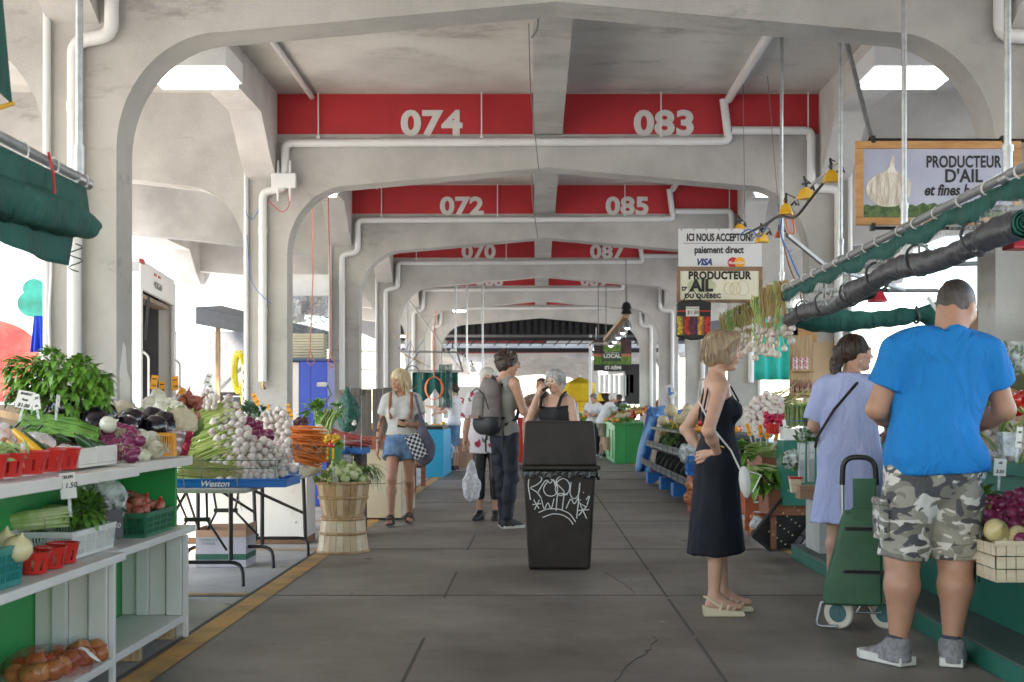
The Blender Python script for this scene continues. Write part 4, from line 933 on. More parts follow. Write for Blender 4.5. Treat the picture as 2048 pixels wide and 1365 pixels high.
# second folding table, red onions, second garlic heap, carrots
f2 = thing('folding_table', 'folding table edged with a raw white board under the carrots', 'table', (-2.4, 10.75, 0))
MB().bx(-.42, .37, -.3, .68, .655, .684).build('table_top', M_top, f2, bevel=.004)
MB().bx(.375, .395, -1.26, .70, .675, .775).build('edge_board', M_woodp, f2, bevel=.002)
m = MB()
for x in (-.1, .32): m.tube([(x, .2, .65), (x+.02, .2, .12)], .016, 8)
m.tube(elbow([(-.18, .1, .005), (-.16, .2, .14), (.36, .2, .14), (.38, .1, .005)], .08), .014, 8); m.build('leg_frame', M_blackmetal, f2, smooth=60)
m = MB(); m.tube([(.1, -1.1, .66), (.33, .12, .36)], .013, 8); m.tube([(-.3, -.6, .66), (-.08, .15, .36)], .012, 8); m.build('brace', M_blackmetal, f2, smooth=60)
bsk = thing('wicker_basket', 'small wicker basket under the big red onions', 'basket', P(535, 945, 9.62)); m = MB()
for k in range(7): z = k*.014; m.tube([((.085+z*.5)*math.cos(a*.2618), (.085+z*.5)*math.sin(a*.2618), z+(.004 if a % 2 else 0)) for a in range(24)], .007, 5, closed=True)
m.build('weave', M_wood, bsk, smooth=60)
R2 = Proto(tag(onion_mesh(M_ronion, .05, roots=False), 'big glossy red onion heaped over the wicker basket', 'onion', 'big red onions heaped over the wicker basket'))
for x, y in ((497, 846), (515, 852), (500, 868), (522, 870), (508, 885), (527, 888), (536, 872), (518, 905), (540, 900), (548, 908), (532, 895), (512, 872)): R2.at(P(x, y, 9.75+rp.uniform(-.08, .05)), (rp.uniform(-1, 1), rp.uniform(-1, 1), 0), rp.uniform(.9, 1.15))
R2.at(P(523, 915, 9.6), (.8, .2, 0), 1.2, 'paler red onion split with white at the basket front')
t2 = thing('plastic_tray', 'blue plastic tray under the second garlic heap', 'tray', P(556, 944, 10.1)); MB().bx(-.22, .12, -.2, .25, -.03, .03).build('body', M_blue, t2, bevel=.004)
G2 = Proto(tag(garlic('garlic', M_stemg, .34, .06), 'garlic in the second heap behind the red onions', 'garlic', 'garlic heaped behind the red onions'))
poly2 = [(548, 820), (562, 818), (578, 850), (578, 900), (575, 930), (556, 938), (545, 930), (540, 890), (530, 850), (515, 845), (528, 832)]
for lay_ in range(2):
    for (x, y) in scatter_in(poly2, 46 if lay_ == 0 else 16, 9.5, rp):
        p = P(x, y, 9.95+.4*(940-y)/120+lay_*.05); lay(G2, p, (-.8, .3, -.35), rp.uniform(1.05, 1.35))
# carrots
ca = MB(); ca.tube([(0, 0, 0), (0, 0, .02), (.004, 0, .1), (0, 0, .18), (.003, 0, .22)], [.006, .011, .010, .006, .0015], 8); CA = Proto(tag(ca.build('carrot', M_carrot, smooth=60), 'thin orange carrot in the heap on the table end', 'carrot', 'carrots heaped on the table end'))
for k in range(110):
    v = rp.random(); x0 = 572+rp.uniform(-4, 20)+8*v; y0 = 856+62*v; Yd = 10.95-.35*v+rp.uniform(-.05, .05); p = P(x0, y0+rp.uniform(-4, 4), Yd); lay(CA, p, (1+rp.uniform(-.1, .1), rp.uniform(-.3, .2), -.12+rp.uniform(-.12, .12)-v*.1), rp.uniform(.9, 1.3))
m = MB()
for k in range(160): c = P(610+rp.uniform(-40, 32), 918+rp.uniform(-32, 18), 10.65+rp.uniform(-.1, .1)); d = Vector((rp.gauss(0, 1), rp.gauss(0, .6), rp.gauss(0, .7))).normalized()*rp.uniform(.02, .06); m.tube([c, c+d], [.005, .002], 4)
tag(m.build('root_tops', mat('dry_tops', (.22, .15, .10), .8, vs=9, c2=(.38, .30, .22), lo=.4, hi=.6), smooth=60), 'tangle of dry root tops in front of the carrots', 'roots', kind='stuff')
BE = Proto(tag(onion_mesh(mat('beet_skin', (.06, .015, .025), .6, rnd=.2), .042, 'beet', True, .4), 'dark beet in the bunch behind the carrots', 'beet', 'beets bunched behind the carrots'))
for x, y in ((592, 848), (606, 850), (600, 858), (612, 860), (598, 842), (585, 852), (608, 842)): BE.at(P(x, y, 11.1), (1, x, 0), rp.uniform(.8, 1.1))
cauliflower(P(640, 868, 11.5), .075, 'small cauliflower at the end of the carrot table', (.6, .3, 0))
t = thing('greens_bunch', 'bunch of dark leafy greens behind the garlic and red onions', 'greens', P(505, 838, 10.4)); leafy(MB(), (0, 0, 0), .13, 160, .08, .05, .4, up=.5, sq=(1.2, .7, .8)).build('leaves', mat('bluish_leaf', (.07, .15, .09), .5, vs=9, c2=(.14, .24, .15), lo=.4, hi=.6), t, smooth=60)
t = thing('greens_bunch', 'bunch of tall kale stems above the cauliflower', 'greens', P(650, 850, 11.9)); m = MB()
for k in range(46):
    a = rp.uniform(-.5, 1.0); b_ = Vector((rp.uniform(-.08, .05), rp.uniform(-.05, .05), -.06)); tip = b_+Vector((a*.16, rp.uniform(-.05, .05), .2+rp.uniform(-.05, .03))); m.tube([b_, (b_+tip)/2+Vector((-.01, 0, .01)), tip], [.008, .008, .005], 6)
leafy(m, (.1, 0, .14), .06, 50, .05, .03, .4, 1, up=.2); leafy(m, (-.08, 0, .10), .10, 60, .09, .06, .4, 1, up=.6)
m.build('stalks', [M_leafl, M_leaf], t, smooth=60)
t = thing('squash_box', 'box of striped yellow and green peppers beside the carrots', 'box', P(652, 905, 11.3)); MB().bx(-.1, .12, -.05, .15, -.06, .04).build('box', M_greenp, t)
m = MB()
for k in range(4): m.bx(-.09+k*.05, -.07+k*.05, -.054, -.051, -.06, .04)
m.build('stripe', M_ypep, t)
pr_ = MB(); pr_.lathe([(.003, -.03), (.02, -.034), (.034, -.01), (.036, .015), (.022, .034), (.006, .028)], 14, lobes=4, la=.15); pr_.tube([(0, 0, .026), (.003, 0, .048)], .004, 6, 1)
PY = Proto(tag(pr_.build('bell_pepper', [M_ypep, M_pep], smooth=60), 'small yellow pepper in the striped box', 'pepper', 'peppers in the striped box')); PR_ = Proto(tag(pr_.build('bell_pepper', [M_tom, M_pep], smooth=60), 'small red pepper in the striped box', 'pepper', 'red peppers in the striped box'))
for k in range(9): (PY if k % 3 else PR_).at(P(632+k*5, 890-(k % 3)*7, 11.35), (k, k, 0), rp.uniform(.8, 1.1))
# cardboard box and white cabinet below the tables
t = thing('carton', 'grey and green carton with an open brown flap under the garlic table', 'carton', (-2.56, 10.2, 0)); Yc = 9.92
MB().bx(-.19, .20, -.15, .2, .001, .235).build('body', mat('printed_card', (.36, .34, .38), .8), t); MB().bx(-.191, .201, -.152, .201, .06, .105).build('band', mat('green_print', (.02, .09, .06), .8), t)
m = MB(); m.bx(-.19, .20, -.151, -.146, .237, .29); m.bx(.194, .20, -.146, .2, .237, .33); m.bx(-.19, -.185, -.146, .2, .237, .30); m.bx(-.18, .19, .19, .196, .237, .31); m.build('flap', mat('raw_card', (.36, .22, .14), .85), t)
text('lettering', 'E HARICOT\nCHOUX', mat('faint_print', (.12, .2, .18), .8), .028, facing(-.09, -.154, .2), t, ext=.0004)
t = thing('white_cabinet', 'scuffed white panel cabinet standing behind the folding tables', 'cabinet', (-2.75, 11.9, 0)); MB().bx(-.75, .55, -.1, .35, .06, .68).build('body', M_white, t, bevel=.004); MB().bx(-.75, .55, -.05, .35, 0.0, .058).build('plinth', mat('rust', (.22, .12, .07), .9), t)
m = MB()
for x, z in ((.45, .55), (.45, .2), (-.3, .5)): m.ball((x, -.102, z), .008, 8, 4)
m.build('screw', M_steel, t)
# bushel baskets
def bushel(r0, r1, h, loc_, label, flip=False, hoop=(.02, .55, .96)):
    t = thing('bushel_basket', label, 'basket', loc_); n = 22; m = MB()
    for k in range(n):
        a0 = 2*math.pi*(k+.03)/n; a1 = 2*math.pi*(k+.97)/n; vs = []
        for z in (0, .35, .7, 1):
            rr = r0+(r1-r0)*(z**.8)+rp.uniform(-.002, .002)
            for a in (a0, a1): vs.append((rr*math.cos(a), rr*math.sin(a), z*h))
            for a in (a0, a1): vs.append(((rr-.006)*math.cos(a), (rr-.006)*math.sin(a), z*h))
        m.add(vs, [f for i in range(3) for f in ((i*4, i*4+1, i*4+5, i*4+4), (i*4+3, i*4+2, i*4+6, i*4+7), (i*4, i*4+4, i*4+6, i*4+2), (i*4+1, i*4+3, i*4+7, i*4+5))], k % 3)
    m.build('staves', [M_wood, mat('basket_wood_pale', (.66, .53, .35), .6, vs=7, c2=(.56, .43, .27), lo=.35, hi=.65, stretch=(6, 6, .6)), mat('basket_wood_dark', (.36, .23, .12), .6, vs=7, c2=(.5, .35, .2), lo=.35, hi=.65, stretch=(6, 6, .6))] if not flip else [mat('basket_wood_pale', (0, 0, 0)), M_woodp, mat('basket_wood_pale', (0, 0, 0))], t)
    for z in hoop:
        rr = r0+(r1-r0)*(z**.8)+.005; m = MB(); m.grid(lambda u, v: ((rr+.004*(v in (0, 1))*0)*math.cos(u*6.2832), rr*math.sin(u*6.2832), z*h+(v-.5)*.026), 40, 2, 0, True); o = m.build('hoop', M_wood, t, smooth=60, solid=.006)
    MB().lathe([(.001, .003), (r0-.01, .003), (r0-.01, .012), (.001, .012)], 24).build('base', M_wood, t)
    return t
b1 = bushel(.175, .23, .305, (-1.78, 11.2, .302), 'bushel basket with wire handles stacked on an upturned one')
m = MB(); m.tube([(.0, -.235, .26), (-.02, -.25, .36), (-.06, -.2, .45), (-.05, -.24, .3)], .004, 6); m.build('handle', M_steel, b1)
b2 = bushel(.225, .185, .30, (-1.78, 11.2, 0), 'upturned pale bushel basket on the floor by the yellow line', True)
KO = Proto(tag(leafy(MB().ball((0, 0, 0), .05, 14, 9), (0, 0, .01), .045, 14, .055, .045, -.3, 1).build('kohlrabi', [mat('kohlrabi_skin', (.38, .48, .20), .4, vs=8, c2=(.52, .58, .34), lo=.4, hi=.6), M_leafl], smooth=60), 'pale green kohlrabi heaped in the bushel basket', 'kohlrabi', 'kohlrabi heaped in the bushel basket'))
for k in range(30):
    a = k*2.4; r0 = .19*math.sqrt((k+.5)/30); KO.at((-1.78+r0*math.cos(a), 11.2+r0*math.sin(a), .60+.12*(1-(r0/.2)**2)+rp.uniform(-.01, .01)), (k, k*.7, 0), rp.uniform(.8, 1.1))
t = thing('greens_bunch', 'feathery dark greens hanging over the bushel basket side', 'greens', (-1.58, 11.28, .70)); m = MB()
for k in range(70): a = Vector((rp.uniform(-.1, .05), rp.uniform(-.1, .1), rp.uniform(0, .06))); m.leaf(a, (1, -.3, rp.uniform(-1.4, .1)), (0, 0, 1), rp.uniform(.1, .22), .014, .5)
m.build('leaves', M_leafd, t, smooth=60)
# ---------------------------------------------------------------- garlic stall on the right: platform, counters
rq = random.Random(23)
M_gpaint = mat('dark_green_paint', (.012, .12, .085), .45, vs=3, c2=(.02, .16, .11), lo=.35, hi=.65, bump=.06, bs=30)
M_gworn = mat('worn_green_step', (.05, .085, .07), .7, vs=2.5, c2=(.09, .10, .09), lo=.35, hi=.65)
M_canvas = mat('green_canvas', (.008, .085, .07), .75, var=.25, vs=4, bump=.25, bs=200, fold=.5)
M_tarp = mat('grey_tarp', (.05, .052, .06), .45, var=.2, vs=3, fold=.5)
M_clear = film('clear_curtain', (.7, .72, .72), .22, .2)
M_redm = mat('red_lamp_metal', (.48, .012, .03), .35, var=.08)
M_yelm = mat('yellow_lamp_metal', (.72, .40, .02), .4, var=.08)
M_greyw = mat('grey_painted_board', (.42, .43, .42), .6, vs=3, c2=(.50, .50, .48), lo=.35, hi=.65)
g = thing('produce_stall', 'dark green stall with a low step, behind the man in the blue shirt', 'stall', (2.3, 7, 0))
def gl(mb): return mb.move(Matrix.Translation((-2.3, -7, 0)))
gl(MB().bx(1.99, 2.75, 3.2, 10.74, .0, .098)).build('step_riser', M_gpaint, g, bevel=.004)
gl(MB().bx(1.985, 2.75, 3.2, 10.75, .0985, .112)).build('step_top', M_gworn, g, bevel=.003)
gl(MB().prism([(2.28, .113), (2.75, .113), (2.75, .50), (2.20, .50)], 'y', 3.2, 9.6)).build('front_panel', M_gpaint, g)
gl(MB().bx(2.12, 2.62, 3.2, 9.6, .502, .53)).build('lower_shelf', M_gpaint, g, bevel=.003)
gl(MB().bx(2.52, 2.56, 3.2, 10.2, .532, .868)).build('back_panel', M_gpaint, g)
gl(MB().bx(2.40, 2.43, 3.2, 10.2, .87, .995)).build('apron', M_gpaint, g, bevel=.003)
gl(MB().bx(2.40, 3.2, 3.2, 10.2, .9955, 1.01)).build('counter_top', M_gpaint, g)
gl(MB().bx(1.93, 2.45, 9.62, 10.62, .545, .57)).build('end_shelf', M_gpaint, g, bevel=.01)
gl(MB().bx(2.06, 2.5, 10.0, 10.5, .113, .54)).build('end_box', M_greyw, g, bevel=.004)
# red onions, white splint basket, garlic, tub, tomatoes at the photo edge
RN = Proto(tag(onion_mesh(M_ronion, .036, roots=False), 'dark red onion netted in the heap beside the camouflage shorts', 'onion', 'red onions netted beside the camouflage shorts'))
for (x, y) in scatter_in([(1962, 1050), (1975, 1010), (2010, 990), (2050, 980), (2070, 1000), (2070, 1090), (1985, 1090), (1958, 1085)], 44, 15, rq): RN.at(P(x, y, 6.42+(1060-y)*.002+rq.uniform(-.05, .05)), (rq.uniform(0, 6), rq.uniform(0, 6), 0), rq.uniform(.9, 1.2))
for k in range(26): RN.at(P(1985+(k % 6)*16, 1010+(k//6)*18, 6.55), (k, k, 0), 1.2)
V, Fc = SDF().ell(P(2020, 1045, 6.45), (.17, .14, .15), .02).mesh(.02); tag(sdf_obj('net_sack', [(V, Fc)], film('purple_net', (.30, .02, .08), .14, .5)), 'red net sack over the dark red onions', 'net')
t = thing('wicker_basket', 'brown wicker basket rim under the red onions', 'basket', P(1990, 1105, 6.32)); m = MB()
for k in range(8): z = -.03+k*.016; m.tube([((.14+z*.3)*math.cos(a*.2094)+.06, (.12+z*.3)*math.sin(a*.2094)+.06, z+(.004 if a % 2 else -.002)) for a in range(30)], .009, 5, closed=True)
m.build('weave', M_wood, t, smooth=60)
t = thing('splint_basket', 'white woven splint basket of yellow onions at the stall edge', 'basket', P(2030, 1160, 6.0)); m = MB()
for r_ in range(3):
    for k in range(7): dz = .003 if (k+r_) % 2 else 0; m.bx(-.12+k*.045, -.12+k*.045+.041, -.10-dz, -.096-dz, .005+r_*.058, .058+r_*.058)
    for k in range(5): dz = .003 if (k+r_) % 2 else 0; m.bx(-.127-dz, -.123-dz, -.095+k*.05, -.095+k*.05+.046, .005+r_*.058, .058+r_*.058)
m.bx(-.12, .2, -.095, .15, .0, .01); m.build('weave', M_woodp, t); MB().bx(-.13, .2, -.11, -.104, .168, .19).build('rim', M_woodp, t)
for x, y, s, lab in ((1992, 1062, 1.25, 'big golden onion in the white splint basket'), (2035, 1070, 1.0, 'golden onion cut by the photo edge'), (2000, 1078, .95, 'pale onion half hidden in the splint basket'), (2022, 1085, .9, 'small golden onion at the basket rim')): YO.at(P(x, y, 6.08), (1.1, x, 0), s, lab, 'golden onions in the splint basket')
RN.at(P(2042, 1080, 6.0), (1, 2, 0), 1.0, 'single dark red onion on the white splint basket')
card(1962, 1080, 6.3, .028, .085, [('2.00', .012)], M_card, 'white paper tag hanging from the wicker basket', .2, lean=.2)
m = MB(); m.bar(P(1952, 1100, 6.35), P(1948, 1170, 6.3), .012, .003); m.bar(P(1955, 1095, 6.35), P(1958, 1165, 6.3), .012, .003); tag(m.build('strap', M_black), 'black strap ends hanging from the wicker basket', 'strap')
t = thing('greens_bunch', 'fresh green lettuce leaves poking out beside the camouflage shorts', 'greens', P(1962, 1005, 6.6)); leafy(MB(), (0, 0, 0), .07, 70, .07, .05, .4, up=.6).build('leaves', M_leaf, t, smooth=60)
t = thing('greens_bunch', 'green leaves glimpsed between the legs of the man in shorts', 'greens', P(1858, 1060, 7.2)); leafy(MB(), (0, 0, 0), .06, 50, .06, .04, .4, up=.6).build('leaves', M_leaf, t, smooth=60)
G4 = Proto(tag(garlic('garlic', M_stemg, .12, .02, .030), 'garlic in the heap on the green counter at the photo edge', 'garlic', 'garlic heaped on the green counter'))
for l_ in range(1):
    for (x, y) in scatter_in([(1966, 880), (1975, 850), (1985, 838), (2012, 855), (2048, 840), (2070, 842), (2070, 915), (1968, 912)], 34, 13, rq): lay(G4, P(x, y, 6.5+l_*.08), (rq.uniform(-1, 1), -.6, rq.uniform(-.6, 1)), rq.uniform(.85, 1.15))
t = thing('plastic_tub', 'clear plastic tub on the green counter', 'tub', P(2016, 912, 6.38)); MB().lathe([(.001, 0), (.048, 0), (.058, .11), (.062, .112), (.060, .118), (.055, .112), (.046, .006), (.001, .006)], 4).move(Matrix.Rotation(R(45), 4, 'Z')).build('body', M_film2, t, bevel=.008)
card(2000, 935, 6.35, .06, .085, [('Ail', .016), ('2.50', .022)], M_card, 'white price card stapled to the green counter front', .06, lean=0)
card(2038, 875, 6.3, .03, .10, [('Ail', .014), ('1.50', .012)], M_card, 'white tag strip on the clear plastic tub', .1, lean=0)
TO = Proto(tag(MB().lathe([(.003, -.034), (.03, -.032), (.045, -.012), (.046, .010), (.034, .030), (.012, .032), (.003, .028)], 18, lobes=5, la=.05).build('tomato', M_tom, smooth=60), None, 'tomato', 'red tomatoes on the upper counter'))
for x, y, lab in ((2028, 800, 'red tomato beside the white price corner'), (2050, 795, 'red tomato cut by the photo edge'), (2040, 818, 'lower red tomato above the garlic'), (2062, 815, 'red tomato mostly out of the picture')): TO.at(P(x, y, 6.9), (.3, .2, x), 1, lab)
MB().bx(2.55, 3.1, 6.5, 7.3, 1.02, 1.19).build('tomato_crate', M_wood); tag(bpy.data.objects['tomato_crate'], 'wooden crate holding up the red tomatoes', 'crate')
card(2018, 805, 6.85, .04, .04, [('3', .02)], M_card, 'white card corner beside the tomatoes', .2)

# ---- middle of the right side: garlic heap, asparagus, buckets, celery
t = thing('display_stand', 'stepped wooden stand carrying the garlic heap and celery', 'stand', (2.35, 12.1, 0)); MB().bx(-.42, .6, -.3, .6, .55, .9).build('upper_step', M_woodb, t, bevel=.004); MB().bx(-.45, .4, -.8, -.31, .3, .52).build('lower_step', M_woodb, t, bevel=.004)
for x in (-.42, .3): MB().bx(x, x+.05, -.75, -.7, 0, .299).build('leg', M_woodb, t); MB().bx(x, x+.05, .5, .55, 0, .549).build('leg', M_woodb, t)
G5 = Proto(tag(garlic('garlic', M_stemd, .30, .05, .032), 'garlic in the heap behind the woman in the black dress', 'garlic', 'garlic heaped behind the woman in the black dress'))
for l_ in range(2):
    for (x, y) in scatter_in([(1494, 850), (1490, 825), (1505, 800), (1530, 788), (1560, 800), (1580, 822), (1570, 850), (1548, 868), (1500, 870)], 56 if l_ == 0 else 16, 9, rq):
        f = (870-y)/90; lay(G5, P(x, y, 11.75+.5*f+l_*.06), (.9, .5, .15+rq.uniform(-.2, .2)), rq.uniform(1.15, 1.45))
m = MB()
for k in range(40): v = rq.random(); m.tube([P(1545+rq.uniform(-5, 20), 795+v*40, 12.2-v*.3), P(1600, 808+v*35, 12.25-v*.3), P(1640+rq.uniform(-12, 10), 815+v*32, 12.3-v*.3)], [.005, .006, .003], 5)
tag(m.build('garlic_stems', M_stemd, smooth=60), 'dry garlic stems lying towards the asparagus', 'stems', kind='stuff')
asp = MB()
for k in range(26):
    a = rq.uniform(0, 6.28); r0 = .042*math.sqrt(rq.random()); c_, s_ = math.cos(a)*r0, math.sin(a)*r0*.7
    asp.tube([(c_, s_, 0), (c_, s_, .10), (c_*1.05, s_*1.05, .165+rq.uniform(-.01, .01)), (c_*1.08, s_*1.08, .195+rq.uniform(-.01, .01))], [.006, .006, .0065, .002], 6)
asp.tube([(.047*math.cos(a*.35), .034*math.sin(a*.35), .05) for a in range(18)], .004, 5, 1, closed=True)
AS = Proto(tag(asp.build('asparagus_bunch', [mat('asparagus', (.10, .18, .035), .5, vs=12, c2=(.20, .24, .08), lo=.4, hi=.6, rnd=.15), M_bluec], smooth=60), None, 'asparagus', 'asparagus bunches standing on the white tray'))
for i, x in enumerate((1580, 1598, 1616, 1634, 1651)): AS.at(P(x, 853, 11.3), (0, 0, i), (1.05, 1, .95), ['asparagus bunch next to the garlic heap', 'second asparagus bunch from the garlic heap', 'middle asparagus bunch on the white tray', 'asparagus bunch second from the woman in light blue', 'asparagus bunch nearest the woman in light blue'][i])
AS2 = MB()
for k in range(60): p = P(1615+rq.uniform(-42, 45), 812+rq.uniform(-6, 12), 11.7); AS2.tube([p, p+Vector((rq.uniform(-.05, .1), rq.uniform(-.05, .05), rq.uniform(0, .05)))], [.006, .002], 5)
tag(AS2.build('asparagus_tips', M_stemg, smooth=60), 'loose asparagus tips behind the standing bunches', 'asparagus', kind='stuff')
for i, (x, y) in enumerate(((1600, 806), (1618, 803), (1642, 808))): YO.at(P(x, y, 11.9), (1, i, 0), .7, ['brown potato like onion above the asparagus', 'rough brown onion at the top of the asparagus', 'brown onion near the hair of the woman in light blue'][i], 'brown onions behind the asparagus')
t = thing('wooden_tray', 'white painted tray under the asparagus bunches', 'tray', P(1612, 868, 11.25)); MB().bx(-.2, .22, -.08, .14, -.05, .045).build('box', M_white, t, bevel=.004)
MB().bx(2.0, 2.75, 11.12, 11.45, .4, .955).build('stand_board', M_gpaint); tag(bpy.data.objects['stand_board'], 'dark green panel below the asparagus tray', 'panel')
for i, (x, y, w_) in enumerate(((1497, 848, .035), (1508, 846, .03), (1521, 850, .035), (1535, 855, .035), (1553, 860, .035))): card(x, y+12, 11.5, w_, .11, [('3', .014), ('1.50', .013)], M_orange if i not in (1,) else M_card, ['orange price strip closest to the black dress', 'white price strip between the orange ones', 'orange price strip under the garlic heap', 'orange price strip over the celery', 'orange price strip closest to the asparagus'][i], .12*(i-2), lean=-.1)
card(1570, 855, 11.2, .03, .13, [('2.00', .014)], M_card, 'tall white price strip at the corner of the asparagus tray', -.1)
RT = Proto(tag(MB().lathe([(.002, -.03), (.014, -.018), (.02, 0), (.014, .016), (.003, .022)], 12).build('radish', mat('radish_skin', (.50, .02, .08), .35, rnd=.15), smooth=60), 'red radish in the red basket below the garlic', 'radish', 'radishes in the red basket'))
for k in range(24): RT.at(P(1543+rq.uniform(-12, 28), 843+rq.uniform(-14, 8), 11.45), (k, k, 0), rq.uniform(.9, 1.4))
for i, (x, y) in enumerate(((1540, 840), (1552, 836), (1562, 845))): R2.at(P(x, y, 11.5), (1, i, 0), .8, ['purple onion with white streaks on the radishes', 'purple onion at the radish basket rim', 'purple onion next to the asparagus'][i], 'purple onions on the radishes')
BK.at(P(1545, 868, 11.4), (0, 0, 1), .95, 'red till basket of radishes below the garlic heap', 'red till baskets on the far stand')
for i, (x, y, r_, lab) in enumerate(((1520, 905, .05, 'celery bunch with its cut base towards the camera'), (1545, 895, .045, 'second celery bunch on top of the other'), (1510, 938, .05, 'lower celery bunch by the black dress'))):
    t = thing('celery_bunch', lab, 'celery', P(x, y, 11.65-.1*i)); m = MB()
    for k in range(18): a = rq.uniform(0, 6.28); r0 = .035*math.sqrt(rq.random()); m.tube([(0, math.cos(a)*r0, math.sin(a)*r0), (-.1*(1 if i == 1 else -1), math.cos(a)*r0*1.4, math.sin(a)*r0*1.4), (-.25*(1 if i == 1 else -1), math.cos(a)*r0*1.9, math.sin(a)*r0*1.9-.04)], [.014, .013, .008], 6)
    m.ball((0, 0, 0), (.02, .038, .038), 10, 6, 1); leafy(m, ((-.28 if i == 1 else .28), 0, -.05), .09, 80, .08, .06, .4, 2, up=.1); m.build('stalks', [M_celery, M_root, M_leaf], t, smooth=60)
t = thing('greens_bunch', 'broad green chard leaves drooping over the black crate', 'greens', P(1545, 955, 11.45)); m = MB()
for k in range(46): m.leaf((rq.uniform(-.16, .16), rq.uniform(-.1, .1), rq.uniform(-.08, .10)), (rq.uniform(-.4, 1), rq.uniform(-.7, .1), rq.uniform(-.8, .2)), (0, 0, 1), rq.uniform(.12, .22), rq.uniform(.07, .12), .5)
for k in range(24): m.tube([(-.22, rq.uniform(-.08, .05), rq.uniform(-.02, .12)), (0, rq.uniform(-.08, .05), rq.uniform(-.05, .08))], .007, 5, 1)
m.build('leaves', [M_leaf, M_celery], t, smooth=60)
t = thing('slatted_crate', 'orange brown slatted crate under the celery', 'crate', P(1512, 1062, 11.9)); m = MB()
for k in range(4): m.bx(-.1, .18, -.01, .008, k*.09, k*.09+.075)
for x in (-.1, .15): m.bx(x, x+.03, .009, .03, 0, .36)
m.build('slats', mat('orange_wood', (.40, .10, .04), .6, var=.2, vs=5), t)
for k in range(12): BO.at(P(1508+(k % 4)*9, 1035+(k//4)*12, 11.75), (k, k, 0), .9, 'brown onion spilling from the orange brown crate', 'brown onions by the orange brown crate')
t = thing('plastic_crate', 'black plastic crate leaning on its edge beside the green step', 'crate', P(1556, 1092, 11.3)); m = crate_mesh(.34, .52, .2, MB(), nx=3, ny=4); o = m.build('crate', M_black, t)
M_ = Matrix.Translation((0, 0, .10)) @ Matrix.Rotation(R(38), 4, 'Y') @ Matrix.Rotation(R(90), 4, 'X') @ Matrix.Translation((0, .12, -.1)); o.matrix_local = M_
m = MB()
for i in range(5):
    for j in range(4): m.bx(-.10+i*.045, -.093+i*.045, -.16+j*.1, -.146+j*.1, -.003, .007)
o = m.build('hole', M_root, t); o.matrix_local = M_ @ Matrix.Translation((0, 0, .195))
t = thing('plastic_tub', 'small clear pot lying by the black crate', 'tub', P(1510, 1045, 11.2)); MB().lathe([(.001, -.05), (.032, -.05), (.040, .05), (.001, .05)], 14).build('body', M_film2, t, smooth=50); t.rotation_euler = (.3, .5, 0)
for i, x in enumerate((1603, 1622, 1641, 1658)):
    t = thing('metal_canister', ['tall aluminium canister with price label next to the bagged greens', 'second aluminium canister from the bagged greens', 'aluminium canister third from the bagged greens', 'aluminium canister beside the light blue dress'][i], 'canister', P(x, 966-i*2, 9.75), 0, 'aluminium canisters of bagged greens'); MB().lathe([(.001, 0), (.031, 0), (.036, .29), (.039, .30), (.036, .302), (.033, .29), (.029, .01), (.001, .01)], 4).move(Matrix.Rotation(R(45), 4, 'Z')).build('body', mat('aluminium', (.62, .63, .65), .32, m=.7, var=.1), t, bevel=.006)
    MB().bx(-.018, .018, -.032, -.030, .17, .29).build('label', M_card, t); text('lettering', '2.00', M_ink, .016, facing(0, -.0325, .22), t, ext=.0003)
    lumpbag('greens_bag', ['clear bag of greens in the first canister', 'clear bag of greens bulging from the second canister', 'tall clear bag of greens in the third canister', 'clear bag of greens touching the light blue dress'][i], 'bag', P(x+2, 882-i*6, 9.8), .05, M_film, fill_leaves, seed=40+i, sq=(.9, .9, 1.2))
lumpbag('greens_bag', 'clear bag of herbs in a wooden punnet next to the canisters', 'bag', P(1583, 935, 9.8), .068, M_film, fill_leaves, seed=50, sq=(.95, .9, 1.25))
t = thing('wooden_punnet', 'pale wooden punnet with red trim under the herb bag', 'punnet', P(1590, 985, 9.75)); MB().lathe([(.001, 0), (.042, 0), (.058, .10), (.001, .10)], 4).move(Matrix.Rotation(R(45), 4, 'Z')).build('body', M_woodp, t); MB().bx(-.046, .046, -.046, .046, .101, .118).build('trim', M_redp, t)
t = thing('carton', 'low brown carton at the front of the green shelf', 'carton', P(1620, 998, 9.66)); MB().bx(-.085, .09, -.05, .12, 0, .10).build('body', mat('raw_card', (.36, .22, .14), .85), t, bevel=.003); MB().bx(-.083, .09, -.0525, -.051, .06, .064).build('seam', mat('card_seam', (.22, .13, .08), .85), t)

# ---- hanging frame: pipe along the stall with rods, rolled tarps, canvas
ap = thing('awning_frame', 'grey pipe awning frame hung on steel rods over the garlic stall', 'awning frame', (1.95, 9.5, 2.24))
XP, ZP = 1.95, 2.24
m = MB(); m.tube([(0, -4.6, .012), (0, 4.8, -.03)], .022, 10); m.build('pipe', M_pipe_grey, ap, smooth=60)
for x, Yr in ((1563, 10.95), (1680, 8.84), (1808, 7.3), (2015, 5.70)):
    y = Yr-9.5; m = MB(); m.tube([(0, y, .02), (0, y, 2.14)], .0155, 10); m.build('rod', M_steel, ap, smooth=60)
    m = MB(); m.tube([(0, y, .02), (0, y, .14)], .022, 10); m.tube([(0, y, .11), (0, y, .14)], .026, 10); m.tube([(0, y-.05, .0), (0, y+.05, .0)], .028, 10); m.build('clamp', M_steel, ap, smooth=60)
for k in range(20):
    m = MB(); y = -4.3+k*.37+rq.uniform(-.05, .05); tl = rq.uniform(-.3, .3)
    m.tube([(.03*math.cos(a*.7), y+.03*math.sin(a*.7)*tl, .03*math.sin(a*.7)-.006) for a in range(9)], .005, 5, closed=True); m.build('tie_ring', M_pvc, ap, smooth=60)
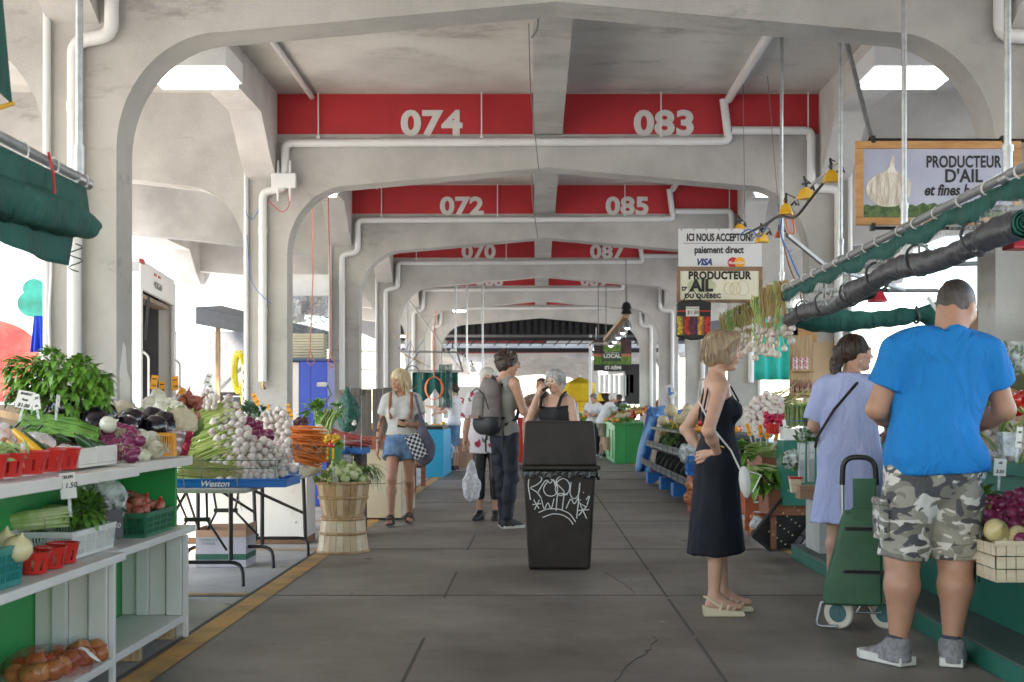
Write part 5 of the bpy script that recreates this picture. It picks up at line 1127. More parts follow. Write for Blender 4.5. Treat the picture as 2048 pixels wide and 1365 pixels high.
m = MB(); m.bar(P(1574, 470, 11.0)-Vector((1.95, 9.5, 2.24)), P(1660, 540, 11.6)-Vector((1.95, 9.5, 2.24)), .03, .03); m.build('cross_pipe', M_pipe_grey, ap, smooth=60)
for p, q in (((0, 1.4, -.02), (1.3, 1.4, -.02)), ((0, -.3, -.01), (1.25, -.3, .02)), ((.02, -.25, -.01), (1.0, 1.35, -.02)), ((0, -2.9, 0), (1.2, -2.9, 0))): MB().tube([p, q], .018, 8).build('cross_pipe', M_pipe_grey, ap, smooth=60)
t = thing('canvas_valance', 'green canvas strip and clear plastic laced to the grey awning pipe', 'valance', (1.95, 9.5, 2.24)); m = MB()
def strip(z0f, z1f, y0, y1, n, xo=.0):
    vs = []
    for i in range(n+1):
        y = y0+(y1-y0)*i/n; vs += [(xo+.008*math.sin(i*1.3), y, z0f(y)), (xo+.012*math.sin(i*.9+1), y, z1f(y))]
    return vs, [(i*2, i*2+2, i*2+3, i*2+1) for i in range(n)]
sag = lambda y: .016*math.cos(y*2*math.pi/.74)
vs, fs = strip(lambda y: -.022+min(0, sag(y)*.6), lambda y: -.085-abs(.05*math.sin(y*math.pi/.74)), -4.5, 1.6, 90); m.add(vs, fs); m.build('canvas_strip', M_canvas, t, smooth=80, solid=.003)
m = MB(); vs, fs = strip(lambda y: -.08-abs(.045*math.sin(y*math.pi/.74)), lambda y: -.26+.012*math.sin(y*6), -4.5, 1.5, 80, .005); m.add(vs, fs); m.build('clear_strip', M_clear, t, smooth=80)
def rolled(name, y0, y1, z, r, label, xo=.02, bulge=.005):
    t = thing(name, label, 'rolled tarp', (1.95+xo, y0, 0)); L_ = y1-y0; n = 120
    def fn(u, v):
        y = L_*v; rr = r+bulge*math.sin(y*5)+.003*math.sin(y*31+u*12)+.002*math.sin(u*25+y*3)-.012*max(math.exp(-((v-q)*L_/.05)**2) for q in (.2, .5, .78)); a = u*6.2832
        return (rr*math.cos(a)+.02*math.sin(y*2.3), y, z+rr*math.sin(a)+.015*math.sin(y*4.1))
    mb = MB(); mb.grid(fn, 24, n, 0, True); mb.build('roll', M_tarp, t, smooth=80)
    m = MB()
    for k in range(40): a = k*.55; rr = r*.98-k*r*.022; p = (rr*math.cos(a), -.012, z+rr*math.sin(a)); m.add([p, (p[0], .06, p[2])], [])
    for k in range(39): m.f.append((k*2, k*2+2, k*2+3, k*2+1)); m.m.append(0)
    m.build('canvas_lining', mat('green_lining', (.02, .14, .11), .7), t, smooth=80, solid=.004)
    MB().ball((0, L_, z), (r*.9, .07, r*.9), 14, 8).build('end_cap', M_tarp, t, smooth=80)
    for f in (.2, .5, .78):
        m = MB(); y = L_*f; m.tube([((r+.012)*math.cos(a*.5), y+.02*math.sin(a*.5), z+.02+(r+.014)*1.15*math.sin(a*.5)) for a in range(13)], .009, 5, closed=True); m.tube([(0, y, z+r), (0, y, ZP-.02)], .008, 5); m.build('strap', M_tarp, t, smooth=80)
rolled('rolled_tarp', 5.55, 8.62, 2.015, .062, 'long grey rolled tarp strapped under the awning pipe, green lining showing at its end', .02)
rolled('rolled_tarp', 8.3, 10.9, 1.985, .058, 'farther grey rolled tarp ending by the hanging garlic', .06)
rolled('rolled_tarp', 4.6, 5.5, 1.995, .055, 'grey rolled tarp whose green end is cut by the photo edge', .05)
t = thing('rolled_curtain', 'dark green rolled curtain tied across the back of the garlic stall', 'curtain', (1.97, 10.95, 0)); m = MB()
def fnc(u, v):
    x = 1.55*v; pin = 1-.45*math.exp(-((v-.72)/.05)**2)-.35*math.exp(-((v-.02)/.05)**2); a = u*6.2832; rr = (.085+.02*math.sin(v*9))*pin+.005*math.sin(v*60+u*6)
    return (x, rr*.8*math.cos(a), 2.02+.0*v+rr*math.sin(a)-.10*math.sin(math.pi*min(1, v/.72))*.5+.006*math.sin(u*30))
m.grid(fnc, 22, 50, 0, True); m.build('canvas', M_canvas, t, smooth=80); m = MB(); m.tube([(1.115+.01*math.sin(a), .06*math.cos(a*.5), 2.02+.07*math.sin(a*.5)) for a in range(13)], .012, 5, closed=True); m.build('strap', M_tarp, t)
def work_light(loc_, m_, label, s=1., rz=0., lit=True, group=None):
    t = thing('clamp_lamp', label, 'lamp', loc_, rz, group); t.scale = (s, s, s)
    m = MB(); m.lathe([(.09, -.09), (.092, -.075), (.06, -.01), (.035, .02), (.02, .022)], 4, Matrix.Rotation(R(45), 4, 'Z')); m.build('shade', m_, t, bevel=.006)
    m = MB(); m.lathe([(.001, -.088), (.08, -.088), (.08, -.084), (.001, -.084)], 4, Matrix.Rotation(R(45), 4, 'Z')); m.build('glass', M_warm if lit else M_lamp, t)
    m = MB(); m.tube([(0, .0, .02), (0, .0, .06), (.0, .03, .13)], .012, 6); m.bx(-.012, .012, -.05, .05, .05, .07); m.tube([(.05, 0, 0), (.09, 0, .04), (.1, 0, 0)], .012, 6); m.tube([(.09, 0, .03), (.13, .02, .0), (.11, .05, .07), (.0, .04, .13)], .005, 5); m.build('bracket', M_black, t, smooth=60)
work_light(P(1755, 585, 9.4), M_redm, 'red clamp lamp nearest the hanging garlic', .8, .3); work_light(P(1853, 520, 8.2), M_redm, 'red clamp lamp above the head of the woman in light blue', .75, -.3); work_light(P(2035, 470, 6.2), M_redm, 'big red clamp lamp cut by the photo edge', .8, .2, False)
# string of yellow floodlights
ls = thing('light_bar', 'steel bar carrying the yellow floodlights and cables', 'light bar', (1.96, 8.84, 2.93)); m = MB(); m.tube([(0, 0, 0), (-.02, 4.4, -.10)], .012, 8); m.build('bar', M_steel, ls)
for i, (x, y, Y, rz) in enumerate(((1662, 345, 9.1, 0), (1612, 380, 9.7, .5), (1572, 412, 10.3, -.3), (1524, 470, 11.4, .2), (1480, 452, 12.6, .6))): work_light(P(x, y, Y), M_yelm, ['yellow floodlight nearest the framed garlic sign', 'second yellow floodlight from the framed garlic sign', 'middle yellow floodlight on the bar', 'yellow floodlight beside the white payment sign', 'yellow floodlight above the white payment sign'][i], .78, rz)
work_light(P(1558, 465, 11), mat('orange_lamp', (.55, .10, .02), .4), 'small orange lamp tangled in the blue cables', .5)
M_orc = mat('orange_cable', (.75, .16, .03), .5)
for i, (pts, m_, lab) in enumerate((([(1660, 350, 9.1), (1620, 400, 9.6), (1590, 440, 10), (1560, 430, 10.4), (1530, 450, 11), (1490, 470, 12)], M_black, 'black cable bundle along the floodlight bar'), ([(1565, 420, 10.4), (1560, 470, 10.6), (1575, 500, 10.6), (1600, 560, 10.4), (1625, 570, 10.2)], M_bluec, 'blue cable looping down beside the steel rod'), ([(1585, 430, 10.3), (1590, 470, 10.4), (1575, 465, 10.5), (1568, 400, 10.4)], M_orc, 'orange cable loop beside the steel rod'), ([(1565, 480, 10.7), (1580, 540, 10.7), (1600, 580, 10.7), (1605, 615, 10.7)], mat('brown_cable', (.25, .12, .06), .6), 'brown cable hanging to the awning pipe'), ([(1540, 440, 10.9), (1520, 480, 11.2), (1500, 455, 11.6), (1480, 470, 12)], M_bluec, 'blue cable knotted behind the yellow floodlights'))):
    cable('cable', [P(*p) for p in pts], .012 if i == 0 else .007, m_, lab)
for i, (x0, y0, Y0, x1, y1, Y1, r_, m_, lab) in enumerate(((1690, 72, 8.3, 1745, 285, 7.6, .016, M_steel, 'slanting steel rod holding the framed garlic sign'), (1530, 90, 12.3, 1560, 455, 12.3, .003, M_wire, 'thin wire from the ceiling to the white payment sign'), (1486, 160, 12.3, 1490, 455, 12.3, .003, M_wire, 'thin wire in front of the red band holding the payment sign'))):
    tag(MB().tube([P(x0, y0, Y0), P(x1, y1, Y1)], r_, 8).build('hanger_wire' if r_ < .01 else 'steel_rod', m_, smooth=60), lab, 'wire' if r_ < .01 else 'rod')

# ---- signs
M_sgrey = mat('sign_white', (.66, .67, .70), .35, var=.02); M_frame = mat('pine_frame', (.46, .22, .07), .45, vs=4, c2=(.54, .29, .11), lo=.35, hi=.65, stretch=(2, 2, 8)); M_frame2 = mat('old_frame', (.20, .12, .07), .7, vs=6, c2=(.28, .18, .11), lo=.35, hi=.65)
Ys = 7.5; t = thing('garlic_sign', 'large pine framed sign PRODUCTEUR D\'AIL with a garlic bulb picture', 'sign', P(1876, 367, Ys)); k = Ys/2600
W_, H_ = 330*k/2, 168*k/2
m = MB()
for s in (-1, 1): m.bx(-W_, W_, -.012, .012, s*H_-.02 if s > 0 else -H_, s*H_ if s > 0 else -H_+.02+.02); 
m = MB(); m.bx(-W_, W_, -.014, .012, H_-.044, H_); m.bx(-W_, W_, -.014, .012, -H_, -H_+.044); m.bx(-W_, -W_+.044, -.0135, .0115, -H_+.0445, H_-.0445); m.bx(W_-.044, W_, -.0135, .0115, -H_+.0445, H_-.0445); m.build('frame', M_frame, t, bevel=.003)
MB().bx(-W_+.044, W_-.044, -.003, .006, -H_+.044, H_-.044).build('panel', mat('sign_sky', (.36, .37, .52), .5, var=.05, vs=2, c2=(.52, .53, .64), lo=.3, hi=.7), t)
m = MB(); n = 40; vs = []
for i in range(n+1): u = i/n; x = -W_+.046+(2*W_-.092)*u; vs += [(x, -.0045, -H_+.045), (x, -.0045, -H_+.115+.05*max(0, .5-u)*0+.006*math.sin(i*2.1)+(.012 if .35 < u < .62 else 0)*abs(math.sin(i*1.7)))]
m.add(vs, [(i*2, i*2+2, i*2+3, i*2+1) for i in range(n)]); m.build('field_print', mat('field_green', (.05, .10, .03), .6, vs=30, c2=(.12, .18, .06), lo=.4, hi=.6), t)
m = MB(); gx, gz, gr = -W_+.19, -.005, .118
prof = [(0, -.95), (.3, -.93), (.62, -.78), (.9, -.45), (1, -.08), (.94, .25), (.72, .52), (.42, .70), (.22, .82), (.13, 1.0), (.10, 1.3), (.09, 1.55)]
out = [(gx+gr*a*1.12+(.015*max(0, b)), gz-.02+gr*b) for a, b in prof]+[(gx-gr*a*1.12+(.02*max(0, b)), gz-.02+gr*b) for a, b in prof[::-1]]
m.prism(out, 'y', -.0075, -.0055); m.build('garlic_print', mat('garlic_print', (.52, .43, .34), .6, vs=6, c2=(.80, .76, .69), lo=.35, hi=.6, stretch=(6, 1, 1.2)), t)
m = MB()
for q in range(-4, 5): m.tube([(gx+gr*q*.06, -.0078, gz+gr*.55), (gx+gr*q*.20, -.0078, gz+gr*.1), (gx+gr*q*.21, -.0078, gz-gr*.4), (gx+gr*q*.12, -.0078, gz-gr*1.0)], .0012, 3)
m.build('clove_line', mat('clove_print', (.42, .33, .28), .7), t)
for s, z, sz, sh, sp_, xs in (('PRODUCTEUR', .085, .094, 0, 1.05, .68), ("D'AIL", .003, .105, 0, 1.02, .88), ('et fines herbes', -.078, .088, .25, 1, .80)):
    text('lettering', s, M_ink, sz, facing(.126+(.02 if 'D' in s else 0), -.005, z+.035), t, bold=.0026, ext=.0006, shear=sh, space=sp_, xs=xs)
m = MB(); m.tube([(-W_+.08, .02, H_+.012), (W_+.5, .02, H_+.006)], .011, 8); m.tube([(-W_+.1, .02, -H_-.012), (W_+.4, .02, -H_-.018)], .011, 8)
for x in (-W_+.1, W_-.1): m.bx(x-.012, x+.012, -.016, .03, H_-.012, H_+.03); m.bx(x-.012, x+.012, -.016, .03, -H_-.03, -H_+.012)
m.build('hanging_rail', M_blackmetal, t)
Ys = 12.45; k = Ys/2600; t = thing('payment_sign', 'white hanging sign ICI NOUS ACCEPTONS paiement direct with two card logos', 'sign', P(1440, 510, Ys)); W_ = 167*k/2
MB().bx(-W_, W_, 0, .006, -.25, .25).build('panel', M_sgrey, t, bevel=.001)
text('lettering', 'ICI NOUS ACCEPTONS', M_ink, .098, facing(0, -.001, .163), t, bold=.0036, xs=.635); text('lettering', 'paiement direct', M_ink, .095, facing(-.01, -.001, .045), t, bold=.003, xs=.78); MB().bx(-.35, .35, -.0015, .0, .108, .112).build('underline', M_ink, t)
text('lettering', 'VISA', mat('navy_print', (.02, .04, .22), .5), .085, facing(-.155, -.001, -.072), t, bold=.004, shear=.3, xs=.9)
m = MB(); m.lathe([(.001, 0), (.052, 0), (.052, .001), (.001, .001)], 28, facing(.125, -.001, -.075)); m.build('red_disc', mat('logo_red', (.55, .02, .03), .5), t); m = MB(); m.lathe([(.001, 0), (.052, 0), (.052, .001), (.001, .001)], 28, facing(.19, -.0022, -.075)); m.build('yellow_disc', mat('logo_yellow', (.80, .38, .02), .5), t); text('lettering', 'MasterCard', M_card, .04, facing(.157, -.0036, -.077), t, bold=.001, shear=.25, xs=.8)
m = MB()
for i in range(7): m.ball((-W_+.03+i*.12, -.002, .238), .006, 8, 4)
m.build('rivet', M_ink, t)
Ys = 12.36; k = Ys/2600; t = thing('producer_sign', 'old brown framed sign PRODUCTEUR D\'AIL DU QUEBEC below the payment sign', 'sign', P(1439, 570, Ys)); W_ = 172*k/2; H_ = 72*k/2
m = MB(); m.bx(-W_, W_, -.012, .01, H_-.04, H_); m.bx(-W_, W_, -.012, .01, -H_, -H_+.03); m.bx(-W_, -W_+.034, -.0115, .0095, -H_+.0305, H_-.0405); m.bx(W_-.034, W_, -.0115, .0095, -H_+.0305, H_-.0405); m.build('frame', M_frame2, t, bevel=.003)
MB().bx(-W_+.034, W_-.034, -.002, .006, -H_+.03, H_-.04).build('panel', mat('cream_sign', (.70, .67, .56), .5, var=.03), t)
text('lettering', 'PRODUCTEUR', M_ink, .100, facing(.0, -.0035, .085), t, bold=.005, xs=.86, space=1.08); text('lettering', 'AIL', M_ink, .155, facing(-.17, -.0035, -.012), t, bold=.008, xs=.95); text('lettering', "D'", M_ink, .05, facing(-.335, -.0035, -.04), t, bold=.003); text('lettering', 'DU QUÉBEC', M_ink, .058, facing(-.16, -.0035, -.108), t, bold=.003, xs=1.0, space=1.1)
m = MB()
for x, s in ((.09, .055), (.15, .06), (.22, .07)): m.tube([(x+s*.85*math.sin(a*.3)*(1 if a < 21 else 1), -.003, -.045+s*math.cos(a*.3)*(1.15 if math.cos(a*.3) > 0 else .8)) for a in range(21)], .0022, 4, closed=True)
m.build('garlic_drawing', mat('ochre_print', (.50, .36, .10), .6), t)
MB().lathe([(.001, 0), (.14, 0), (.14, .0008), (.001, .0008)], 30, facing(-.17, -.0022, -.01) @ Matrix.Scale(.5, 4, (0, 1, 0))).build('tint_print', mat('pale_green_print', (.48, .52, .34), .6), t)
# black shopping bag with fruit photographs
t = thing('printed_bag', 'black printed fruit bag with a price card hanging below the signs', 'bag', P(1387, 640, 12.2)); k = 12.2/2600
MB().prism([(-.165, -.155), (-.03, -.19), (.03, -.19), (.155, -.165), (.165, .16), (.05, .185), (-.1, .18), (-.16, .15)], 'y', -.03, .03).build('bag_body', M_black, t, bevel=.012)
cols = ((.70, .45, .05), (.60, .04, .02), (.14, .02, .08), (.75, .30, .06), (.62, .03, .02))
for i, c in enumerate(cols):
    x = -.158+i*.064; m = MB(); m.bx(x, x+.058, -.0325, -.031, -.145, .03)
    m.build('fruit_print', mat('fruit_ground_%s' % 'abcde'[i], [q*.35 for q in c], .4, var=.3, vs=30), t); m = MB()
    for j in range(9): m.lathe([(.001, 0), (.017, 0), (.010, .003), (.001, .004)], 10, facing(x+.029+rq.uniform(-.016, .016), -.0328, -.13+j*.018+rq.uniform(-.004, .004)))
    m.build('fruit_picture', mat('fruit_tone_%s' % 'abcde'[i], c, .35, var=.25, vs=40, c2=(c[0]*.8, c[1]*2.5, c[2]+.02), lo=.5, hi=.7), t, smooth=50)
MB().bx(-.16, .16, -.0335, -.031, .075, .085).build('red_band', M_redp, t); MB().bx(-.075, .05, -.036, -.034, .03, .12).build('price_tag', M_card, t); text('lettering', '$1.80', M_ink, .05, facing(-.01, -.0372, .065), t, ext=.0003, shear=.2); text('lettering', 'ME RECYCLABLE', M_ink, .018, facing(-.012, -.0372, .105), t, ext=.0003)
m = MB(); m.tube([(-.1, 0, .17), (-.02, 0, .30), (.08, 0, .17)], .006, 5); m.build('handle', M_black, t)

# ---- garlic hung in bundles from the awning pipe
def bundle(label, seed, L_=.30, n=10, m_=M_stemd, curl=True):
    rr = random.Random(seed); t = thing('garlic_bundle', label, 'garlic bundle', (0, 0, 0)); m = MB()
    for k in range(n):
        a = rr.uniform(0, 6.28); r0 = rr.uniform(.015, .085); x, y = math.cos(a)*r0, math.sin(a)*r0; z = -L_*rr.uniform(.68, 1.2)
        m.tube([(x*.15, y*.15, -.0), (x*.25, y*.25, z*.35), (x*.6, y*.6, z*.75), (x, y, z)], [.006, .006, .005, .005], 5)
        s = rr.uniform(.75, 1.05); b = MB().lathe([(.004, .04*s), (.009*s, .034*s), (.022*s, .020*s), (.030*s, .002), (.026*s, -.012*s), (.010*s, -.022*s), (.003, -.022*s)], 12, Matrix.Translation((x*1.05, y*1.05, z-.02)) @ Matrix.Rotation(rr.uniform(-.4, .4), 4, 'X') @ Matrix.Rotation(rr.uniform(-.4, .4), 4, 'Y')); b.build('bulb', M_gar, t, smooth=60)
    for k in range(26):
        a = rr.uniform(0, 6.28); r0 = rr.uniform(.01, .05); z = rr.uniform(.0, .05); m.tube([(r0*.3*math.cos(a), r0*.3*math.sin(a), 0), (r0*math.cos(a), r0*math.sin(a), z), (r0*1.2*math.cos(a), r0*1.2*math.sin(a), z-.06), (r0*math.cos(a+.5), r0*math.sin(a+.5), z-rr.uniform(.1, .22))], [.005, .006, .006, .002], 5)
    m.tube([(.022*math.cos(a*.6), .022*math.sin(a*.6), -L_*.42) for a in range(11)], .004, 5, closed=True)
    m.build('stalks', m_, t, smooth=60); return Proto(t)
B1 = bundle('', 1, .30, 7, M_stemd); B2 = bundle('', 2, .36, 7, mat('hay_stem', (.42, .30, .13), .7, vs=9, c2=(.30, .24, .08), lo=.4, hi=.6)); B3 = bundle('', 3, .36, 7, M_stemg)
GL = ['garlic bundle on the far end of the pipe', 'green stalked garlic bundle in the far half of the row', 'drying garlic bundle above the hair of the woman in black', 'dry garlic bundle just behind her forehead', 'pale dry garlic bundle over her face', 'long dry garlic bundle with many bulbs', 'bright green stalked garlic bundle', 'yellow green garlic bundle beside the bright green one', 'thick dry garlic plait in front of the sign corner', 'dry garlic plait nearest the rolled tarp', 'garlic plait with white bulbs up its stalk', 'green white garlic bundle hanging lowest', 'thin garlic bundle touching the tarp end']
for i, (x, y, Y) in enumerate(((1440, 640, 14.2), (1452, 636, 13.8), (1464, 632, 13.4), (1475, 628, 13.1), (1484, 623, 12.8), (1492, 618, 12.5), (1508, 612, 12.15), (1516, 608, 12.0), (1526, 595, 11.7), (1538, 590, 11.5), (1550, 592, 11.25), (1560, 598, 11.05), (1568, 602, 10.9))):
    b = (B1, B3, B1, B1, B1, B2, B3, B3, B2, B2, B2, B3, B2)[i]; b.at((1.95, Y, 2.235-.0 if i < 8 else 2.26), (0, 0, i*1.3), (1.2, 1.2, (1.25, 1.2, 1.0, .95, .95, 1.15, 1.25, .8, 1.25, 1.35, 1.0, 1.35, 1.0)[i]), GL[i], 'garlic bundles hanging from the awning pipe')

# ---- left awning at the photo edge
t = thing('awning_frame', 'steel rod and pipe awning over the nearest stall with a rolled green canvas', 'awning frame', (-2.0, 4.6, 2.17))
m = MB(); m.tube([(0, -2.2, .02), (0, .83, .005)], .021, 10); m.build('pipe', M_pipe_grey, t, smooth=60)
m = MB(); m.tube([(.0, .76, 0), (.0, .76, 2.2)], .0155, 10); m.build('rod', M_steel, t, smooth=60)
m = MB(); m.tube([(0, .76, .0), (0, .76, .14)], .022, 10); m.tube([(0, .70, 0), (0, .86, 0)], .028, 10); m.build('clamp', M_steel, t, smooth=60)
for y in (-.35, .15, .45, .78): MB().tube([(.03*math.cos(a*.7), y+.01*math.sin(a), .032*math.sin(a*.7)) for a in range(9)], .004, 5, closed=True).build('tie_ring', M_pvc, t, smooth=60)
t = thing('canvas_awning', 'rolled dark green canvas awning with a hanging flap at the photo edge', 'awning', (-2.0, 4.6, 2.17)); m = MB()
def fnl(u, v):
    y = -2+2.9*v; a = u*6.2832; rr = .074+.005*math.sin(y*7)+.005*math.sin(y*23+u*9)+.004*math.sin(y*51-u*12)+.003*math.sin(u*31); rr *= 1 if v < .94 else 1-(v-.94)*7
    return (.0+rr*math.cos(a), y, -.20+rr*math.sin(a)+.02*math.sin(y*2))
m.grid(fnl, 24, 46, 0, True); m.build('roll', M_canvas, t, smooth=80)
m = MB(); m.grid(lambda u, v: (.02+.02*math.sin(u*14)*v, -2+2.78*u, -.03-.14*v), 30, 5); m.grid(lambda u, v: (-.03+.022*math.sin(u*11)*v+.01*math.sin(u*40), -2+2.76*u, -.22-(.13+.015*math.sin(u*9))*v), 40, 8); m.build('flap', M_canvas, t, smooth=80, solid=.003)
m = MB(); m.tube([(-.03+.03*math.sin(a), .80, -.26-a*.009) for a in range(14)], .003, 5); m.build('zip', M_black, t)
t = thing('canvas_corner', 'green canvas corner with yellow edging above the awning', 'canvas', (-2.0, 4.53, 2.45)); m = MB(); m.add([(-.02, -.6, .0), (-.02, .19, -.12), (-.02, .14, .05), (-.0, .05, .25), (.0, -.6, .4)], [(0, 1, 2, 3, 4)]); m.build('canvas', M_canvas, t, solid=.004); m = MB(); m.tube([(-.02, -.3, -.28), (-.02, .05, -.17), (-.02, .20, -.115)], .009, 6); m.build('edging', M_yelm, t)
cable('cord', [P(97, 305, 4.95), P(107, 350, 4.95), P(110, 400, 4.93), P(85, 418, 4.9)], .006, M_redc, 'pink elastic cord tied round the green canvas')
# ---------------------------------------------------------------- people
M_skin = mat('fair_skin', (.52, .30, .21), .48, var=.07, vs=14, sss=.12)
M_skin2 = mat('tanned_skin', (.42, .22, .14), .48, var=.09, vs=14, sss=.12)
M_skin3 = mat('pale_skin', (.58, .36, .27), .48, var=.06, vs=14, sss=.12)
M_eye = mat('dark_eye', (.03, .02, .02), .25); M_lip = mat('lip', (.42, .12, .10), .45)
def hairmat(n, a, b): return mat(n, a, .45, vs=16, c2=b, lo=.35, hi=.65, stretch=(5, 5, .7), bump=.5, bs=60)
H_dark = hairmat('dark_hair', (.025, .014, .010), (.07, .04, .025)); H_blond = hairmat('blond_hair', (.52, .40, .22), (.74, .62, .42))
H_ash = hairmat('ash_hair', (.22, .15, .09), (.42, .31, .20)); H_grey = hairmat('silver_hair', (.30, .30, .31), (.52, .52, .53)); H_short = hairmat('cropped_hair', (.035, .025, .02), (.07, .05, .04)); H_white = hairmat('white_hair', (.50, .47, .42), (.68, .66, .6))
def V3(*a): return np.array(a, float)
def pose(H, sh=.165, **kw):
    s = H/1.7
    J = dict(pelvis=(0, 0, .93), waist=(0, .0, 1.06), chest=(0, .0, 1.24), neck=(0, -.015, 1.425), head=(0, .015, 1.585),
             shr=(sh, -.01, 1.375), shl=(-sh, -.01, 1.375), elr=(sh+.045, -.03, 1.10), ell=(-sh-.045, -.03, 1.10), wrr=(sh+.055, .04, .87), wrl=(-sh-.055, .04, .87),
             hpr=(.085, 0, .90), hpl=(-.085, 0, .90), knr=(.092, .02, .48), knl=(-.092, .02, .48), anr=(.09, -.02, .085), anl=(-.09, -.02, .085), ftr=8., ftl=8.)
    J = {k: (np.array(v)*s if not isinstance(v, float) else v) for k, v in J.items()}
    for k, v in kw.items(): J[k] = np.array(v, float) if isinstance(v, (tuple, list)) else v
    J['s'] = s; return J
FX = (0, 1, 0)
def torso(S, J, o=0., b=1., belly=0., bust=0., k=.05, low=True):
    s = J['s']; p, w_, c, n = J['pelvis'], J['waist'], J['chest'], J['neck']
    if low: S.cap(J['hpl']*.75+p*.25+V3(0, -.01, .03)*s, J['hpr']*.75+p*.25+V3(0, -.01, .03)*s, .112*s*b+o, None, k, (FX, 1.05))
    S.cap(p+V3(0, 0, .02)*s, w_, .142*s*b+o, .118*s*b+o, k, (FX, 1.32)); S.cap(w_, c, .118*s*b+o, .148*s*b+o, k, (FX, 1.42)); S.cap(c, c*.35+n*.65-V3(0, 0, .02)*s, .148*s*b+o, .115*s*b+o, k, (FX, 1.5))
    if belly: S.ell(w_+V3(0, .05*s, -.02), V3(.13, .11, .15)*s*b*belly+o, k)
    if bust:
        for q in (-1, 1): S.ell(c+V3(q*.072, .075, .005)*s, V3(.062, .06, .065)*s*bust+o, .035)
    d = (J['shr']-J['shl']); 
    S.cap(J['shl']+d*.10, J['shr']-d*.10, .060*s*b**.5+o, None, k*.9)
    for q in ('shl', 'shr'): S.cap(n+V3(0, 0, -.01)*s, J[q]*.8+n*.2, .050*s+o, .052*s+o, k*.8)
def arm(S, J, q, o=0., b=1., t=None, k=.02, up=True):
    s = J['s']; a, e, w_ = J['sh'+q], J['el'+q], J['wr'+q]
    if t is not None: S.cap(a, a+(e-a)*t, .058*s*b+o, .054*s*b+o*1.25, k, None, True); return
    if up: S.cap(a, e, .050*s*b+o, .038*s*b+o, k)
    else: S.cap(a+(e-a)*.3, e, .044*s*b, .036*s*b, k)
    S.cap(e, e+(w_-e)*.4, .039*s*b+o, .038*s*b+o, k); S.cap(e+(w_-e)*.4, w_, .038*s*b+o, .025*s*b**.5+o, k)
def leg(S, J, q, o=0., b=1., t=None, k=.03, flare=0.):
    s = J['s']; h, kn, a = J['hp'+q], J['kn'+q], J['an'+q]
    if t is not None and t <= 1: S.cap(h, h+(kn-h)*t, .088*s*b+o, (.088-.028*t)*s*b+o*1.3+flare, k, None, True); return
    S.cap(h, kn, .086*s*b+o, .054*s*b+o, k)
    d = a-kn
    if t is not None: S.cap(kn, kn+d*(t-1), .054*s*b+o, (.054-.018*(t-1))*s*b+o+flare, k, None, True); S.cap(kn+d*.22+V3(0, -.018, 0)*s, kn+d*.45+V3(0, -.012, 0)*s, .05*s*b+o, .046*s*b+o, k); return
    S.cap(kn, kn+d*.3+V3(0, -.016, 0)*s, .050*s*b+o, .053*s*b+o, k); S.cap(kn+d*.3+V3(0, -.016, 0)*s, a, .052*s*b+o, .033*s+o, k)
def foot(S, J, q, barefoot=True, o=0., lift=0.):
    s = J['s']; a = J['an'+q]; an = math.radians(J['ft'+q])*(1 if q == 'r' else -1); f = V3(math.sin(an), math.cos(an), -lift); g = V3(f[0], f[1], f[2])
    S.cap(a+V3(0, -.02, -.045)*s, a+g*.05*s+V3(0, 0, -.045)*s, .034*s+o, .036*s+o, .02); S.cap(a, a+g*.10*s+V3(0, 0, -.055)*s, .036*s+o, .026*s+o, .02); S.cap(a+g*.05*s+V3(0, 0, -.055)*s, a+g*.155*s+V3(0, 0, -.062)*s, .033*s+o, .024*s+o, .02, ((0, 0, 1), 1.2))
    return a, g
def hand(S, J, q, d=None, n=(0, 1, 0), curl=.5, spread=1., thumb=1.):
    s = J['s']; w_ = J['wr'+q]; e = J['el'+q]; d = (w_-e) if d is None else np.array(d, float); d = d/np.linalg.norm(d); n = np.array(n, float); n = n-d*(n@d); n = n/np.linalg.norm(n); sd = np.cross(d, n)*(1 if q == 'r' else -1)
    # n: the way the palm faces; sd: towards the thumb
    c = w_+d*.05*s
    S.cap(w_, w_+d*.085*s, .022*s, .030*s, .012, (n, 1.7)); S.cap(w_+d*.03*s+sd*.012*s, w_+d*.08*s-sd*.012*s, .022*s, .022*s, .012, (n, 1.7))
    for i, (u, L) in enumerate(((.030, .070), (.010, .080), (-.010, .074), (-.029, .058))):
        p = w_+d*.088*s+sd*u*s*.95; a = .12*curl; dd = d+sd*u*4*.35*spread
        for g in range(3):
            a += curl*(.5, .75, .6)[g]*(1+.08*i); v = dd*math.cos(a)+n*math.sin(a); v = v/np.linalg.norm(v); p2 = p+v*L*s*(.45, .32, .25)[g]
            S.cap(p, p2, .0092*s*(1-.06*g), .0086*s*(1-.08*g), .003); p = p2
    p = w_+d*.02*s+sd*.022*s; v = d*.75+sd*.75*thumb+n*.35; v /= np.linalg.norm(v); p2 = p+v*.042*s; S.cap(p, p2, .013*s, .011*s, .008); v = d*.95+sd*.25*thumb+n*.5*curl; v /= np.linalg.norm(v); S.cap(p2, p2+v*.036*s, .011*s, .0085*s, .004)
def hrot(J, yaw=0., pitch=0., roll=0.):
    return Matrix.Rotation(R(yaw), 3, 'Z') @ Matrix.Rotation(R(pitch), 3, 'X') @ Matrix.Rotation(R(roll), 3, 'Y')
def hp(J, Rm, v): return J['head']+np.array(Rm @ Vector([q*J['s'] for q in v]))
